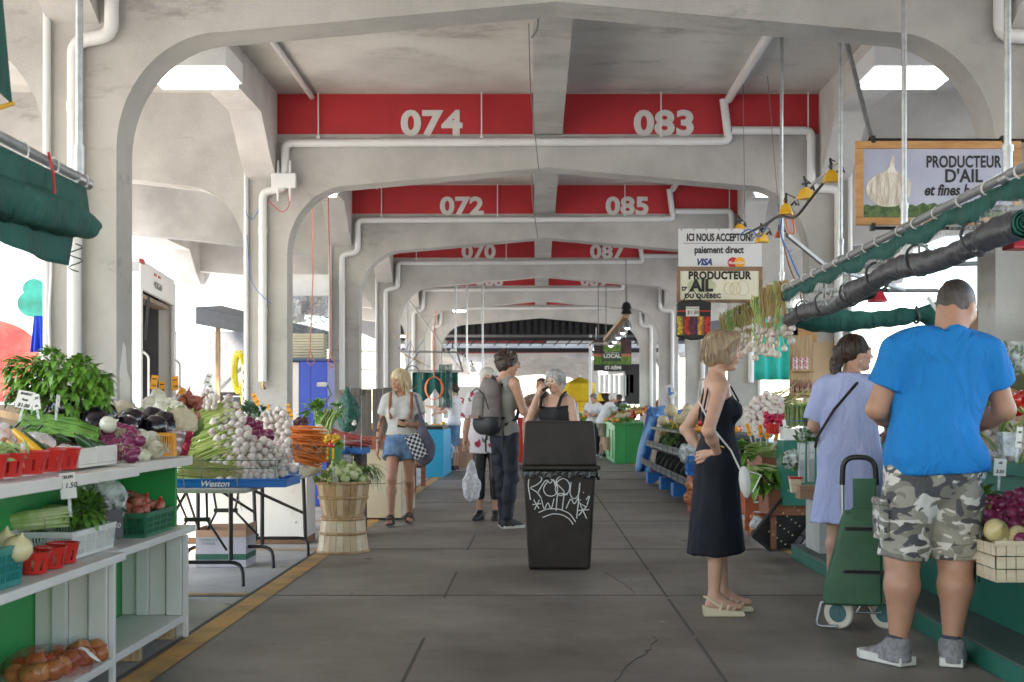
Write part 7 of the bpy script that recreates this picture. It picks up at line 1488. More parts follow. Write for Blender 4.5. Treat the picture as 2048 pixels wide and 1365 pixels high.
scr((1061, 1000), (1056, 970), (1060, 950), (1078, 950), (1086, 960), (1072, 972), (1058, 976), (1075, 985), (1083, 998)); scr((1076, 985), (1086, 968), (1094, 958), (1100, 970), (1107, 956), (1110, 972)); scr((1096, 962), (1085, 978), (1092, 992), (1106, 994), (1116, 985), (1113, 966), (1100, 958)); scr((1137, 956), (1118, 952), (1110, 965), (1120, 975), (1130, 985), (1122, 994), (1110, 985), (1112, 965), (1128, 955), (1140, 968), (1138, 985), (1126, 993)); scr((1142, 965), (1139, 990), (1148, 1001), (1158, 990), (1160, 962), (1155, 1005), (1172, 1015)); scr((1166, 985), (1167, 987)); scr((1160, 1000), (1161, 1002))
scr((1067, 1000), (1078, 1018)); scr((1079, 1000), (1069, 1020)); scr((1065, 1010), (1082, 1008)); scr((1083, 1000), (1088, 1022), (1096, 1003), (1102, 1022), (1108, 998)); scr((1112, 1022), (1115, 986), (1135, 990)); scr((1124, 1022), (1128, 990)); scr((1132, 1018), (1142, 995), (1148, 1012), (1158, 992), (1153, 1038)); scr((1160, 1010), (1173, 1038)); scr((1174, 1012), (1157, 1032)); scr((1155, 1022), (1178, 1020)); scr((1172, 1000), (1180, 990), (1174, 1010)); scr((1077, 1026), (1095, 1018), (1120, 1019), (1140, 1028), (1151, 1045)); scr((1085, 1036), (1105, 1028), (1125, 1030), (1140, 1040), (1146, 1050))
GR.build('scribble', mat('paint_pen', (.72, .70, .68), .6), t)

# ---- curly haired man with the backpack
J = pose(1.83, .19, head=(.01, .05, 1.70), neck=(0, .0, 1.53), elr=(.22, .09, 1.20), wrr=(.13, .31, 1.25), ell=(-.22, .10, 1.20), wrl=(-.07, .32, 1.28), anr=(.10, -.04, .085), anl=(-.10, .08, .085), knl=(-.10, .06, .50))
t = person('tall curly haired man in a grey tank top and dark jeans wearing a backpack', 1.83, (GX(1008, 13.5), 13.5, 0), -52)
Rm = hrot(J, -22, -6); S = SDF(); torso(S, J, 0, .92); [arm(S, J, q, 0, .98) for q in 'rl']; [leg(S, J, q, 0, .9) for q in 'rl']; hand(S, J, 'r', None, (-1, 0, .2), .9); hand(S, J, 'l', None, (1, 0, .2), .9); head(S, J, Rm, 1.02, 1.08); sdf_obj('body', [S.mesh(.0085)], M_skin, t); face(J, Rm, t, H_dark)
rh = random.Random(9); ex = [('e', (0, -.05, -.01), (.088, .075, .085))]
for k in range(46):
    d = Vector((rh.gauss(0, 1), rh.gauss(-.35, .9), rh.gauss(.5, 1))).normalized(); ex.append(('e', (d.x*.086, -.022+d.y*.105, .028+d.z*.098), (.022, .022, .022), .012))
hair(J, Rm, t, H_dark, .014, ex, wr=.005, fq=110, front=.05); m = MB()
for q in (-1, 1): m.tube([hp(J, Rm, (q*.032+.022*math.cos(a*.5), .100, .008+.018*math.sin(a*.5))) for a in range(13)], .003, 4, closed=True); m.tube([hp(J, Rm, (q*.054, .098, .012)), hp(J, Rm, (q*.078, .0, .012))], .003, 4)
m.build('glasses', M_black, t)
S = SDF(); torso(S, J, .014, .93); S.cap(J['neck']-V3(0, -.02, .09), J['neck']+V3(0, .03, .2), .10, .14, 0, None, False, 'sub')
for q in 'rl': S.ell(J['sh'+q]+V3(.03 if q == 'r' else -.03, 0, .0), (.075, .12, .10), 0, None, 'sub')
S.clip((0, 0, .95), (0, 0, -1)).wrinkle(.006, 22, 4); sdf_obj('tank_top', [S.mesh(.010)], mat('grey_jersey', (.25, .25, .24), .85, var=.08), t)
M_jean = mat('dark_denim', (.012, .016, .028), .75, var=.3, vs=6, fold=.5)
S = SDF(); S.cap(J['pelvis']+V3(0, 0, .08), J['pelvis']-V3(0, 0, .06), .150, .160, .04, (FX, 1.25)); [leg(S, J, q, .016, .95, 2.02, flare=.006) for q in 'rl']; S.wrinkle(.006, 28, 5, (1, 1, 1.4)); sdf_obj('jeans', [S.mesh(.010)], M_jean, t); [shoe(J, q, t, mat('black_knit', (.025, .025, .028), .7), M_soleW) for q in 'rl']
bp = thing('backpack', 'grey mauve backpack with a black lower pocket on the curly haired man', 'backpack', t.location, R(-52)); M_bp = mat('mauve_canvas', (.17, .145, .15), .8, vs=8, c2=(.23, .20, .20), lo=.35, hi=.65, bump=.2, bs=150)
S = SDF().cap((0, -.20, 1.10), (0, -.185, 1.42), .150, .125, .04, (FX, 1.25)).wrinkle(.006, 24, 4); sdf_obj('pack', [S.mesh(.010)], M_bp, bp); S = SDF().cap((-.03, -.315, 1.17), (-.03, -.30, 1.33), .085, .08, .02, (FX, 1.5)).clip((0, 0, 1.13), (0, 0, -1)); sdf_obj('front_pocket', [S.mesh(.009)], M_bp, bp)
S = SDF().cap((-.055, -.225, 1.085), (.06, -.215, 1.085), .125, .125, .02, (FX, 1.2)).clip((0, 0, 1.15), (0, 0, 1)); sdf_obj('lower_pocket', [S.mesh(.010)], mat('black_nylon', (.02, .021, .024), .6), bp); MB().bx(-.11, .06, -.375, -.36, 1.13, 1.165).build('leather_band', mat('tan_band', (.20, .12, .10), .6), bp, bevel=.006)
m = MB()
for q in (-1, 1): m.tube([(q*.09, -.10, 1.47), (q*.115, -.02, 1.525), (q*.13, .07, 1.44), (q*.135, .115, 1.30), (q*.15, .05, 1.13), (q*.14, -.09, 1.06)], .020, 6); m.tube([(q*.13, -.1, 1.05), (q*.145, -.13, .9), (q*.14, -.13, .78)], .010, 5)
m.tube([(-.04, -.13, 1.52), (0, -.15, 1.57), (.04, -.13, 1.52)], .010, 6); m.build('strap', mat('black_nylon', (0, 0, 0)), bp, smooth=60); m = MB(); m.tube([(-.10, -.34, 1.40), (.0, -.345, 1.44), (.10, -.33, 1.38), (.13, -.29, 1.22)], .007, 5); m.build('zip', M_black, bp)
# ---- woman in the flowered tunic
J = pose(1.66, .165, head=(-.01, .03, 1.555), elr=(.235, -.02, 1.06), wrr=(.25, .04, .86)); t = person('grey haired woman in a flowered white tunic and black leggings behind the backpack', 1.66, (GX(975, 14.4), 14.4, 0), 172)
Rm = hrot(J, 10, -4); S = SDF(); torso(S, J, 0, 1.12, bust=1.1); [arm(S, J, q, 0, 1.05) for q in 'rl']; [leg(S, J, q, 0, 1.0) for q in 'rl']; [foot(S, J, q) for q in 'rl']; hand(S, J, 'r', None, (-1, 0, 0), 1.1); hand(S, J, 'l', None, (1, 0, 0), .6); head(S, J, Rm); sdf_obj('body', [S.mesh(.010)], M_skin, t); face(J, Rm, t, H_white); hair(J, Rm, t, H_white, .02, (('e', (0, -.03, .06), (.09, .10, .07)),), wr=.006, h=.009); m = MB()
for q in (-1, 1): m.tube([hp(J, Rm, (q*.032+.024*math.cos(a*.5), .102, .008+.018*math.sin(a*.5))) for a in range(13)], .004, 4, closed=True)
m.build('glasses', M_black, t)
def floral():
    mt = mat('flowered_cotton', (.66, .64, .66), .85, var=.03); N = mt.node_tree.nodes; L = mt.node_tree.links; b = N['Principled BSDF']; tc = N.new('ShaderNodeTexCoord'); cur = None
    rgb = N.new('ShaderNodeRGB'); rgb.outputs[0].default_value = (.66, .64, .67, 1); cur = rgb.outputs[0]; nd = N.new('ShaderNodeTexNoise'); nd.inputs['Scale'].default_value = 26; L.new(tc.outputs['Object'], nd.inputs['Vector'])
    for sc, th, c in ((11, .30, (.16, .19, .12)), (6.5, .34, (.42, .03, .08)), (6.5, .16, (.20, .01, .03))):
        v = N.new('ShaderNodeTexVoronoi'); v.inputs['Scale'].default_value = sc; ad = N.new('ShaderNodeMath'); ad.operation = 'MULTIPLY_ADD'; ad.inputs[1].default_value = .55; L.new(nd.outputs[0], ad.inputs[0]); L.new(tc.outputs['Object'], v.inputs['Vector']); sb = N.new('ShaderNodeMath'); sb.operation = 'ADD'; L.new(v.outputs['Distance'], ad.inputs[2]); cr = N.new('ShaderNodeValToRGB'); cr.color_ramp.elements[0].position = th+.2; cr.color_ramp.elements[1].position = th+.23; cr.color_ramp.elements[0].color = (1, 1, 1, 1); cr.color_ramp.elements[1].color = (0, 0, 0, 1)
        L.new(ad.outputs[0], cr.inputs[0]); mx = N.new('ShaderNodeMix'); mx.data_type = 'RGBA'; L.new(cr.outputs[0], mx.inputs[0]); L.new(cur, mx.inputs[6]); mx.inputs[7].default_value = (*c, 1); cur = mx.outputs[2]
    L.new(cur, b.inputs['Base Color']); return mt
S = SDF(); torso(S, J, .025, 1.12, bust=1.1); S.cap((0, 0, 1.1), (0, 0, .72), .18, .215, .05, (FX, 1.2), True); [arm(S, J, q, .03, 1.05, .75) for q in 'rl']; S.cap(J['neck']-V3(0, 0, .02), J['neck']+V3(0, .02, .2), .07, .08, 0, None, False, 'sub'); S.clip((0, 0, .74), (0, 0, -1)).wrinkle(.006, 20, 4, (1, 1, .4)); sdf_obj('tunic', [S.mesh(.012)], floral(), t); S = SDF(); [leg(S, J, q, .008, 1.0, 1.62) for q in 'rl']; sdf_obj('leggings', [S.mesh(.012)], M_black, t); [shoe(J, q, t, M_blackmetal, M_soleD, False, h=.010) for q in 'rl']
t = thing('carrier_bag', 'white plastic carrier bag hanging from the hand of the woman in the tunic', 'bag', P(943, 1000, 14.15)); S = SDF().ell((0, 0, .11), (.10, .07, .13), .03).cap((0, 0, .2), (.0, 0, .42), .09, .025, .05, (FX, 1.6)).wrinkle(.012, 34, 5); sdf_obj('bag', [S.mesh(.011)], film('white_film', (.72, .73, .76), .72, .3), t)
# ---- silver haired woman sipping, behind the bin
J = pose(1.60, .165, head=(.0, .02, 1.495), elr=(.24, .12, 1.10), wrr=(.09, .20, 1.37), ell=(-.22, -.02, 1.03), wrl=(-.2, .12, .90)); t = person('silver haired woman in glasses and a black tank top raising a drink behind the bin', 1.60, (GX(1112, 12.9), 12.9, 0), 148)
Rm = hrot(J, -2, -2); S = SDF(); torso(S, J, 0, 1.12, bust=1.15); [arm(S, J, q, 0, 1.12) for q in 'rl']; [leg(S, J, q, 0, 1.0) for q in 'rl']; [foot(S, J, q) for q in 'rl']; hand(S, J, 'r', (-.4, -.1, .9), (-.3, -1, -.2), 1.0); hand(S, J, 'l', None, (1, 0, 0), .5); head(S, J, Rm); sdf_obj('body', [S.mesh(.0085)], M_skin3, t); face(J, Rm, t, H_grey); hair(J, Rm, t, H_grey, .020, (('e', (0, -.02, .075), (.082, .09, .06)), ('e', (0, -.075, -.04), (.07, .05, .08)), ('e', (.03, .05, .09), (.04, .04, .03))), wr=.007, fq=85); m = MB()
for q in (-1, 1): m.tube([hp(J, Rm, (q*.034+.026*math.cos(a*.5), .104, .006+.022*math.sin(a*.5))) for a in range(13)], .0035, 4, closed=True); m.tube([hp(J, Rm, (q*.058, .100, .010)), hp(J, Rm, (q*.078, .0, .012))], .003, 4)
m.build('glasses', mat('clear_frame', (.7, .66, .55), .3), t); m = MB(); m.tube([hp(J, Rm, (0.01, .125, -.055)), hp(J, Rm, (.02, .20, -.085))], .016, 8); m.build('drink', M_black, t, smooth=60)
strands(J, Rm, t, H_grey, 80, -.06, .022, 7); S = SDF(); torso(S, J, .010, 1.12, bust=1.15); S.clip((0, 0, 1.275), (0, .28, 1)).wrinkle(.004, 30, 2); S.clip((0, 0, .8), (0, 0, -1)); sdf_obj('tank_top', [S.mesh(.011)], mat('black_jersey', (.012, .012, .016), .8), t); m = MB()
for q in (-1, 1): m.tube([(q*.10, .13, 1.24), (q*.115, .09, 1.34), (q*.11, .0, 1.39), (q*.10, -.10, 1.30), (q*.1, -.13, 1.15)], .018, 6)
m.tube([(.05, .135, 1.2), (.085, .10, 1.33), (.08, .0, 1.39)], .005, 5); m.build('strap', M_black, t, smooth=60); S = SDF().cap((.0, -.21, 1.02), (0, -.19, 1.24), .15, .13, .04, (FX, 1.3)); sdf_obj('rucksack', [S.mesh(.013)], M_black, None, t.matrix_basis.copy()); tag(bpy.data.objects['rucksack'], 'black rucksack on the back of the silver haired woman', 'backpack'); S = SDF(); S.cap(J['pelvis']+V3(0, 0, .05), J['pelvis']-V3(0, 0, .05), .155, .16, .04, (FX, 1.2)); [leg(S, J, q, .016, 1.0, 1.95) for q in 'rl']; sdf_obj('trousers', [S.mesh(.013)], M_jean, t); [shoe(J, q, t, M_black, M_soleW, False, h=.012) for q in 'rl']
for o_ in ('rucksack',): bpy.data.objects[o_].matrix_world = Matrix.Translation(t.location) @ Matrix.Rotation(R(148), 4, 'Z')

# ---- people farther off, built the same way with a coarser surface
def figure(label, H, loc_, rz, J, skin, hairm, top, bottom, topcut=.9, sleeve=.6, legt=1.95, yaw=0, pitch=0, b=1., bust=0., ex=(), grow=.014, shoes=None, lowleg=True, hands=True, h=.013):
    t = person(label, H, loc_, rz); Rm = hrot(J, yaw, pitch); S = SDF(); torso(S, J, 0, b, bust=bust); [arm(S, J, q, 0, b) for q in 'rl']; [leg(S, J, q, 0, b) for q in 'rl']; [foot(S, J, q) for q in 'rl']; [hand(S, J, q, None, (0, .3, -1), .7) for q in 'rl']; head(S, J, Rm); sdf_obj('body', [S.mesh(h)], skin, t); face(J, Rm, t, hairm); hair(J, Rm, t, hairm, grow, ex, wr=.006, h=.011)
    S = SDF(); torso(S, J, .022, b, bust=bust); [arm(S, J, q, .022, b, sleeve) for q in 'rl']; S.cap(J['neck']-V3(0, 0, .02), J['neck']+V3(0, .02, .2), .068, .08, 0, None, False, 'sub'); S.clip((0, 0, topcut*J['s']), (0, 0, -1)).wrinkle(.007, 20, 4); sdf_obj('t_shirt', [S.mesh(h+.001)], top, t); S = SDF(); s = J['s']; S.cap(J['pelvis']+V3(0, 0, .05)*s, J['pelvis']-V3(0, 0, .06)*s, .15*s*b, .158*s*b, .04, (FX, 1.25)); [leg(S, J, q, .02, b, legt, flare=.01) for q in 'rl']; S.clip((0, 0, (topcut+.06)*s), (0, 0, 1)); sdf_obj('shorts' if legt < 1.2 else 'trousers', [S.mesh(h+.001)], bottom, t); [shoe(J, q, t, shoes or M_black, M_soleW, False, h=.014) for q in 'rl']; return t
M_wt = mat('white_cotton', (.68, .68, .70), .85, var=.04, fold=.4)
J = pose(1.72, .18, elr=(.21, .16, 1.20), wrr=(.20, .40, 1.16), ell=(-.20, .20, 1.24), wrl=(-.16, .46, 1.28)); figure('boy in a white T-shirt and denim shorts reaching out beside the blue cabinet', 1.72, (GX(908, 25.8), 25.8, 0), 76, J, M_skin, H_dark, M_wt, M_denim, legt=.95, yaw=4, pitch=-4, ex=(('e', (0, .0, .09), (.075, .09, .05)),), shoes=mat('maroon_shoe', (.10, .03, .04), .7))
t = thing('carrier_bag', 'pale blue plastic bag at the knee of the boy in the white T-shirt', 'bag', P(896, 918, 25.4)); S = SDF().ell((0, 0, .14), (.12, .08, .16), .03).cap((0, 0, .25), (.02, 0, .45), .10, .03, .05, (FX, 1.6)).wrinkle(.012, 30, 5); sdf_obj('bag', [S.mesh(.016)], film('pale_blue_film', (.50, .66, .76), .6, .3), t)
J = pose(1.66, .185); figure('man with short dark hair in a grey T-shirt behind the silver haired woman', 1.66, (GX(1083, 18), 18, 0), 175, J, M_skin2, H_short, mat('slate_cotton', (.11, .12, .14), .85), M_jean, yaw=-10, grow=.006)
J = pose(1.63, .165, elr=(.22, .06, 1.10), wrr=(-.02, .18, 1.10), ell=(-.22, .06, 1.08), wrl=(.03, .20, 1.06)); figure('woman with curly grey hair and folded arms in a white T-shirt near the green stall', 1.63, (GX(1187, 34.5), 34.5, 0), 178, J, M_skin, hairmat('brown_grey_hair', (.14, .11, .09), (.28, .23, .19)), M_wt, M_jean, yaw=-25, pitch=-8, bust=.9, ex=(('e', (0, -.02, .05), (.10, .11, .085)),))
J = pose(1.64, .165, pelvis=(0, -.05, .90), waist=(0, -.0, 1.03), chest=(0, .09, 1.20), neck=(0, .20, 1.37), head=(0, .26, 1.50), shr=(.165, .17, 1.33), shl=(-.165, .17, 1.33), elr=(.2, .34, 1.12), wrr=(.12, .56, 1.05), ell=(-.2, .36, 1.12), wrl=(-.14, .58, 1.04)); figure('white haired woman leaning over the far green stall with shorts on', 1.64, (GX(1206, 33.2), 33.2, 0), -75, J, M_skin2, H_white, M_wt, mat('khaki', (.26, .22, .15), .85), legt=.8, pitch=-18, bust=.8)
J = pose(1.70, .18, head=(0, .08, 1.53), neck=(0, .03, 1.40), elr=(.21, .12, 1.12), wrr=(.1, .34, 1.0), ell=(-.21, .12, 1.12), wrl=(-.1, .34, 1.0)); figure('dark haired vendor in a black T-shirt bent over the far stall', 1.72, (GX(1243, 37), 37, 0), 60, J, M_skin2, H_dark, M_black, M_jean, pitch=-25)
J = pose(1.70, .18); figure('vendor standing mostly hidden behind the blue tarpaulin', 1.6, (GX(1318, 29)+.12, 29.2, 0), 120, J, M_skin2, H_dark, mat('rust_cotton', (.25, .09, .04), .85), M_jean)
# vendor at the photo edge, arm out with a bag of herbs
J = pose(1.72, .18, elr=(.22, .20, 1.22), wrr=(.14, .44, 1.34), ell=(-.22, .12, 1.15), wrl=(-.2, .34, 1.1)); tv = figure('vendor at the photo edge holding out a clear bag of herbs', 1.72, (2.82, 7.35, 0), 118, J, M_skin2, H_dark, mat('olive_cotton', (.10, .11, .06), .85), M_jean, sleeve=.5)
lumpbag('herb_bag', 'clear plastic bag of dark herbs held out over the counter', 'bag', P(2018, 742, 6.75), .105, film('thin_film', (.9, .92, .92), .2, .1), fill_leaves, seed=61, sq=(1.2, .8, .9), tie=False)
# ---------------------------------------------------------------- yard behind the left columns: box truck, awning tent, electrics
rk = random.Random(31)
M_truck = mat('truck_white', (.78, .78, .77), .35, var=.02); M_trim = mat('truck_trim', (.45, .46, .48), .4, m=.4); M_intr = mat('truck_inside', (.10, .10, .11), .7, var=.2, vs=2)
tk = thing('box_truck', 'white box truck with a tomato and lettuce painted on its side, rear door open', 'truck', (-4.76, 15.2, 0)); tk.rotation_euler = (0, 0, R(7)); L_ = 6.4; W_ = 2.65; Z0, Z1 = .95, 2.94
MB().bx(-L_, -.03, 0, .05, Z0, Z1).bx(-L_, -.03, W_-.05, W_, Z0, Z1).bx(-L_, -L_+.05, .051, W_-.051, Z0, Z1).build('box_wall', M_truck, tk)
MB().bx(-L_, 0, -.02, W_+.02, Z1+.001, Z1+.06).build('roof', M_truck, tk, bevel=.01); MB().bx(-L_, 0, 0.02, W_-.02, Z0-.14, Z0-.001).build('deck', M_trim, tk)
m = MB(); m.bx(-.028, .02, -.012, .12, Z0, Z1-.001); m.bx(-.028, .02, W_-.12, W_+.012, Z0, Z1-.001); m.bx(-.027, .019, .121, W_-.121, Z1-.30, Z1-.002); m.build('door_frame', M_truck, tk, bevel=.008)
m = MB(); m.bx(-L_, .0, -.015, -.001, Z1-.10, Z1-.001); m.bx(-L_, 0, -.015, -.001, Z0, Z0+.08)
for k in range(4): m.bx(-1.2-k*1.4, -1.19-k*1.4, -.004, -.001, Z0+.08, Z1-.10)
m.build('side_rail', M_trim, tk)
MB().bx(-L_+.051, -.2, .052, .06, Z0, Z1-.01).bx(-L_+.06, -.2, W_-.06, W_-.052, Z0, Z1-.01).bx(-L_+.06, -L_+.07, .07, W_-.07, Z0, Z1-.01).build('lining', M_intr, tk)
MB().bx(-.24, -.06, .14, W_-.14, Z1-.36, Z1-.31).build('roller_door', mat('roller', (.36, .27, .2), .7), tk); m = MB(); m.bar((-.05, .9, Z1-.32), (-.1, .95, Z1-.85), .05, .01); m.build('pull_strap', M_black, tk)
m = MB(); m.bx(.0, .03, .02, .2, Z1+.0, Z1+.055); m.bx(.021, .03, .9, 1.05, Z1-.06, Z1-.03); m.bx(.021, .03, 1.2, 1.35, Z1-.06, Z1-.03); m.build('marker_light', M_redp, tk)
text('lettering', '· MORGAN ·', M_wire, .13, Matrix.Translation((.0215, W_*.45, Z1-.17)) @ Matrix.Rotation(R(90), 4, 'Z') @ Matrix.Rotation(R(90), 4, 'X'), tk, ext=.001)
m = MB(); m.tube(elbow([(.03, .09, 1.9), (.09, .09, 1.85), (.09, .09, .98), (.03, .09, .92)], .05), .014, 8); m.tube(elbow([(.03, W_-.09, 1.9), (.09, W_-.09, 1.85), (.09, W_-.09, .98), (.03, W_-.09, .92)], .05), .014, 8); m.build('grab_handle', M_truck, tk, smooth=60)
for x in (-1.4, -5.6):
    for y in (.25, W_-.25): w2 = MB().lathe([(.20, -.12), (.42, -.11), (.44, -.05), (.44, .05), (.42, .11), (.20, .12)], 26, Matrix.Translation((x, y, .44)) @ Matrix.Rotation(R(90), 4, 'X')).build('wheel', M_black, tk, smooth=40); MB().lathe([(.001, -.10), (.2, -.10), (.2, .1), (.001, .1)], 20, Matrix.Translation((x, y, .44)) @ Matrix.Rotation(R(90), 4, 'X')).build('rim', M_trim, w2)
MB().bx(-L_-1.9, -L_-.1, .2, W_-.2, .55, 2.1).build('cab', M_truck, tk, bevel=.15)
M_prt = mat('tomato_print', (.42, .03, .025), .4, vs=1.6, c2=(.55, .14, .10), lo=.42, hi=.68); M_lprt = mat('lettuce_print', (.006, .13, .10), .4, vs=4, c2=(.012, .20, .16), lo=.4, hi=.6)
def print_(name, outl, m_, y=-.0055): return MB().prism(outl, 'y', y, y+.002).build(name, m_, tk)
kk = 15.2/2600
print_('tomato_print', [(-1.75+.62*math.cos(a*.157)*(1+.05*math.sin(3*a*.157)), 1.78+.52*math.sin(a*.157)*(1+.06*math.cos(2*a*.157))) for a in range(40)], M_prt)
m = MB(); m.tube([(-1.62, -.012, 1.9), (-1.66, -.012, 2.08), (-1.74, -.012, 2.26), (-1.80, -.012, 2.30)], .018, 6); m.build('stalk_print', mat('grey_print', (.42, .42, .40), .5), tk)
for cx, cz, r_ in ((-1.2, 2.45, .17), (-1.05, 2.38, .15), (-1.18, 2.62, .13), (-.33, 2.02, .12), (-.30, 1.72, .17), (-.20, 1.60, .12), (-.32, 1.42, .20), (-.20, 1.30, .13), (-.36, 1.12, .14)): print_('lettuce_print', [(cx+r_*math.cos(a*.314), cz+r_*.9*math.sin(a*.314)) for a in range(20)], M_lprt, -.006-.0012*r_*9)
# awning tent and stacked gear beyond the truck
t = thing('market_tent', 'grey canvas lean-to tent behind the white truck with a wooden post', 'tent', (0, 19.4, 0)); m = MB(); x0, x1 = -5.2, -3.2
m.add([(x0, 0, 2.75), (x1, 0, 2.32), (x1, 1.6, 2.42), (x0, 1.6, 2.9)], [(0, 1, 2, 3)]); m.add([(x0, 0, 2.75), (x1, 0, 2.32), (x1, .0, 2.12), (x0, .0, 2.5)], [(0, 1, 2, 3)]); m.build('canvas', mat('grey_canvas', (.20, .20, .20), .85, var=.15), t, solid=.01)
m = MB(); m.bx(-4.93, -4.87, .1, .16, 0, 2.6); m.build('post', M_wood, t); m = MB(); m.bar((-5.1, .1, 1.3), (-4.1, .2, 2.3), .04, .04); m.bar((-4.4, .15, 2.2), (-3.7, .2, 1.4), .04, .04); m.build('strut', M_steel, t)
t = thing('equipment_cart', 'dark cart of boxes and a black screen under the grey tent', 'cart', (-4.55, 20.5, 0)); MB().bx(-.75, .7, 0, .5, .9, 1.5).build('cabinet', M_black, t, bevel=.01); MB().bx(-.45, .35, -.03, -.001, 1.05, 1.42).build('screen', mat('screen_glass', (.03, .035, .04), .15), t); MB().bx(-.8, .75, -.05, .55, .45, .86).build('white_box', M_white, t, bevel=.01); m = MB(); m.bx(-.7, -.65, 0, .05, 0, .449); m.bx(.6, .65, 0, .05, 0, .449); m.build('leg', M_black, t); m = MB(); m.bx(-.5, .4, -.035, -.031, 1.03, 1.05); m.bx(-.5, .4, -.035, -.031, 1.42, 1.44); m.build('screen_trim', M_trim, t)
MB().bx(-6.0, -4.2, 21.2, 21.3, .9, 2.5).build('tent_wall', mat('dim_tarp', (.26, .26, .27), .85, var=.2)); tag(bpy.data.objects['tent_wall'], 'dull grey tarpaulin wall at the back of the lean-to tent', 'tarpaulin')
t = thing('extension_cord', 'coil of yellow extension cord hung on the 074 column', 'cord', P(480, 745, 13.05)); m = MB()
for k in range(15): a0 = rk.uniform(-.02, .02); m.tube([(a0+(.075+.01*math.sin(k))*math.cos(a*.35)*.7, .01*k-.05, (.19+.03*math.sin(k*2.1))*math.sin(a*.35)) for a in range(18)], .006, 5, closed=True)
m.tube([(0, 0, -.18), (.02, 0, -.34), (-.03, 0, -.42)], .006, 5); m.build('coil', mat('yellow_cord', (.75, .68, .02), .5), t, smooth=60)
t = thing('power_strip', 'cream power strip fixed to the side of the 074 column', 'socket', P(489, 770, 12.93)); MB().bx(-.025, .025, -.02, .02, -.20, .20).build('case', mat('cream_plastic', (.58, .54, .44), .5), t, bevel=.004); m = MB(); [m.bx(-.008, .008, -.022, -.0205, -.15+k*.085, -.12+k*.085) for k in range(4)]; m.build('socket', M_black, t)
t = thing('clothes', 'blue cloth hung on the outer side of the nearest column', 'cloth', P(88, 665, 7.9)); m = MB(); m.grid(lambda u, v: (-.03+.06*(u-.5)*(1+v*.8), .02*math.sin(u*16)*v, .10-.22*v), 14, 6); m.build('cloth', mat('royal_blue', (.01, .05, .50), .8), t, smooth=80, solid=.004)
cable('cable', [P(103, 470, 7.6), P(102, 560, 7.6), P(97, 640, 7.6), P(100, 700, 7.6), P(95, 745, 7.6)], .008, M_pvc, 'white cable hanging down the outer side of the nearest column')
t = thing('paint_patch', 'peeling white paint patch on the nearest column', 'paint patch', (-2.5985, 7.84, 1.35)); m = MB(); m.add([(0, -.08, -.4), (0, .12, -.4), (0, .11, .05), (0, .05, .1), (0, .02, .25), (0, -.03, .28), (0, -.06, .2), (0, -.10, .1)], [tuple(range(8))]); m.build('patch', M_white, t)
# translucent sheet, egg trays, blue cabinet between the 074 and 072 columns
t = thing('plastic_sheet', 'smoky translucent plastic sheet hung between two columns', 'sheet', P(618, 640, 17.5)); m = MB(); m.grid(lambda u, v: (-.40+.66*u, .05*math.sin(u*9+v*4), .32-.64*v), 30, 12); m.build('sheet', film('smoke_film', (.16, .19, .23), .72, .15), t, smooth=80); MB().bx(-.6, .25, .1, .14, .34, .62).build('white_flap', mat('white_vinyl', (.72, .72, .72), .6), t)
t = thing('egg_tray_stack', 'stack of cream egg trays on the blue cabinet', 'egg trays', P(618, 738, 16.9)); m = MB()
for k in range(13): z = k*.035; m.prism([(-.21, z), (.2, z), (.235, z+.028), (-.245, z+.028)], 'y', -.15, .15)
m.build('trays', mat('cream_pulp', (.55, .52, .40), .85), t)
t = thing('blue_cabinet', 'blue metal cabinet with white side panel beyond the 074 column', 'cabinet', (GX(598, 16.5), 16.5, 0)); MB().bx(0, .36, 0, .6, .0, 1.84).build('body', mat('cobalt_paint', (.012, .05, .42), .4), t, bevel=.01); MB().bx(-.16, -.002, .0, .6, 0, 1.82).build('side_panel', M_white, t, bevel=.006); m = MB(); m.bx(.14, .15, -.006, .0, .1, 1.78); m.bx(.05, .09, -.02, -.001, 1.0, 1.25); m.build('door_edge', mat('navy_edge', (.01, .03, .25), .4), t); MB().bx(-.18, .42, -.04, .62, 1.842, 1.87).build('lid', mat('dull_blue', (.04, .07, .18), .5), t)
t = thing('desk_lamp', 'white clip lamp in front of the blue cabinet', 'lamp', P(645, 770, 13.4)); MB().bx(-.055, .045, -.04, .04, -.02, .025).build('shade', M_sheet, t, bevel=.01); m = MB(); m.tube([(.045, 0, 0), (.09, .02, -.1), (.0, .03, -.2), (.02, .02, -.3)], .008, 6); m.build('arm', M_wire, t, smooth=60)
t = thing('net_sack', 'green net sack hung on the 072 column by its neck', 'sack', P(697, 830, 14.6)); S = SDF().ell((0, 0, 0), (.135, .09, .20), .03).cap((0, 0, .1), (-.01, 0, .30), .09, .02, .06).wrinkle(.012, 26, 3); sdf_obj('sack', [S.mesh(.012)], film('green_net', (.01, .10, .075), .85, .5), t); m = MB(); [m.ball((rk.uniform(-.07, .07), -.06, rk.uniform(-.12, .1)), (.03, .02, .022), 8, 6) for k in range(6)]; m.build('papers', M_card, t)
t = thing('weathered_planks', 'weathered grey plank panel behind the blonde woman', 'panel', P(748, 835, 15.2)); m = MB(); [m.bx(-.27+k*.125, -.155+k*.125, 0, .025, -.6, .34+.01*math.sin(k*5)) for k in range(5)]; m.bx(-.27, -.12, -.02, -.001, .26, .33); m.build('planks', mat('weathered_wood', (.075, .068, .062), .85, vs=5, c2=(.14, .125, .11), lo=.35, hi=.65, stretch=(6, 1, .6)), t, bevel=.003)
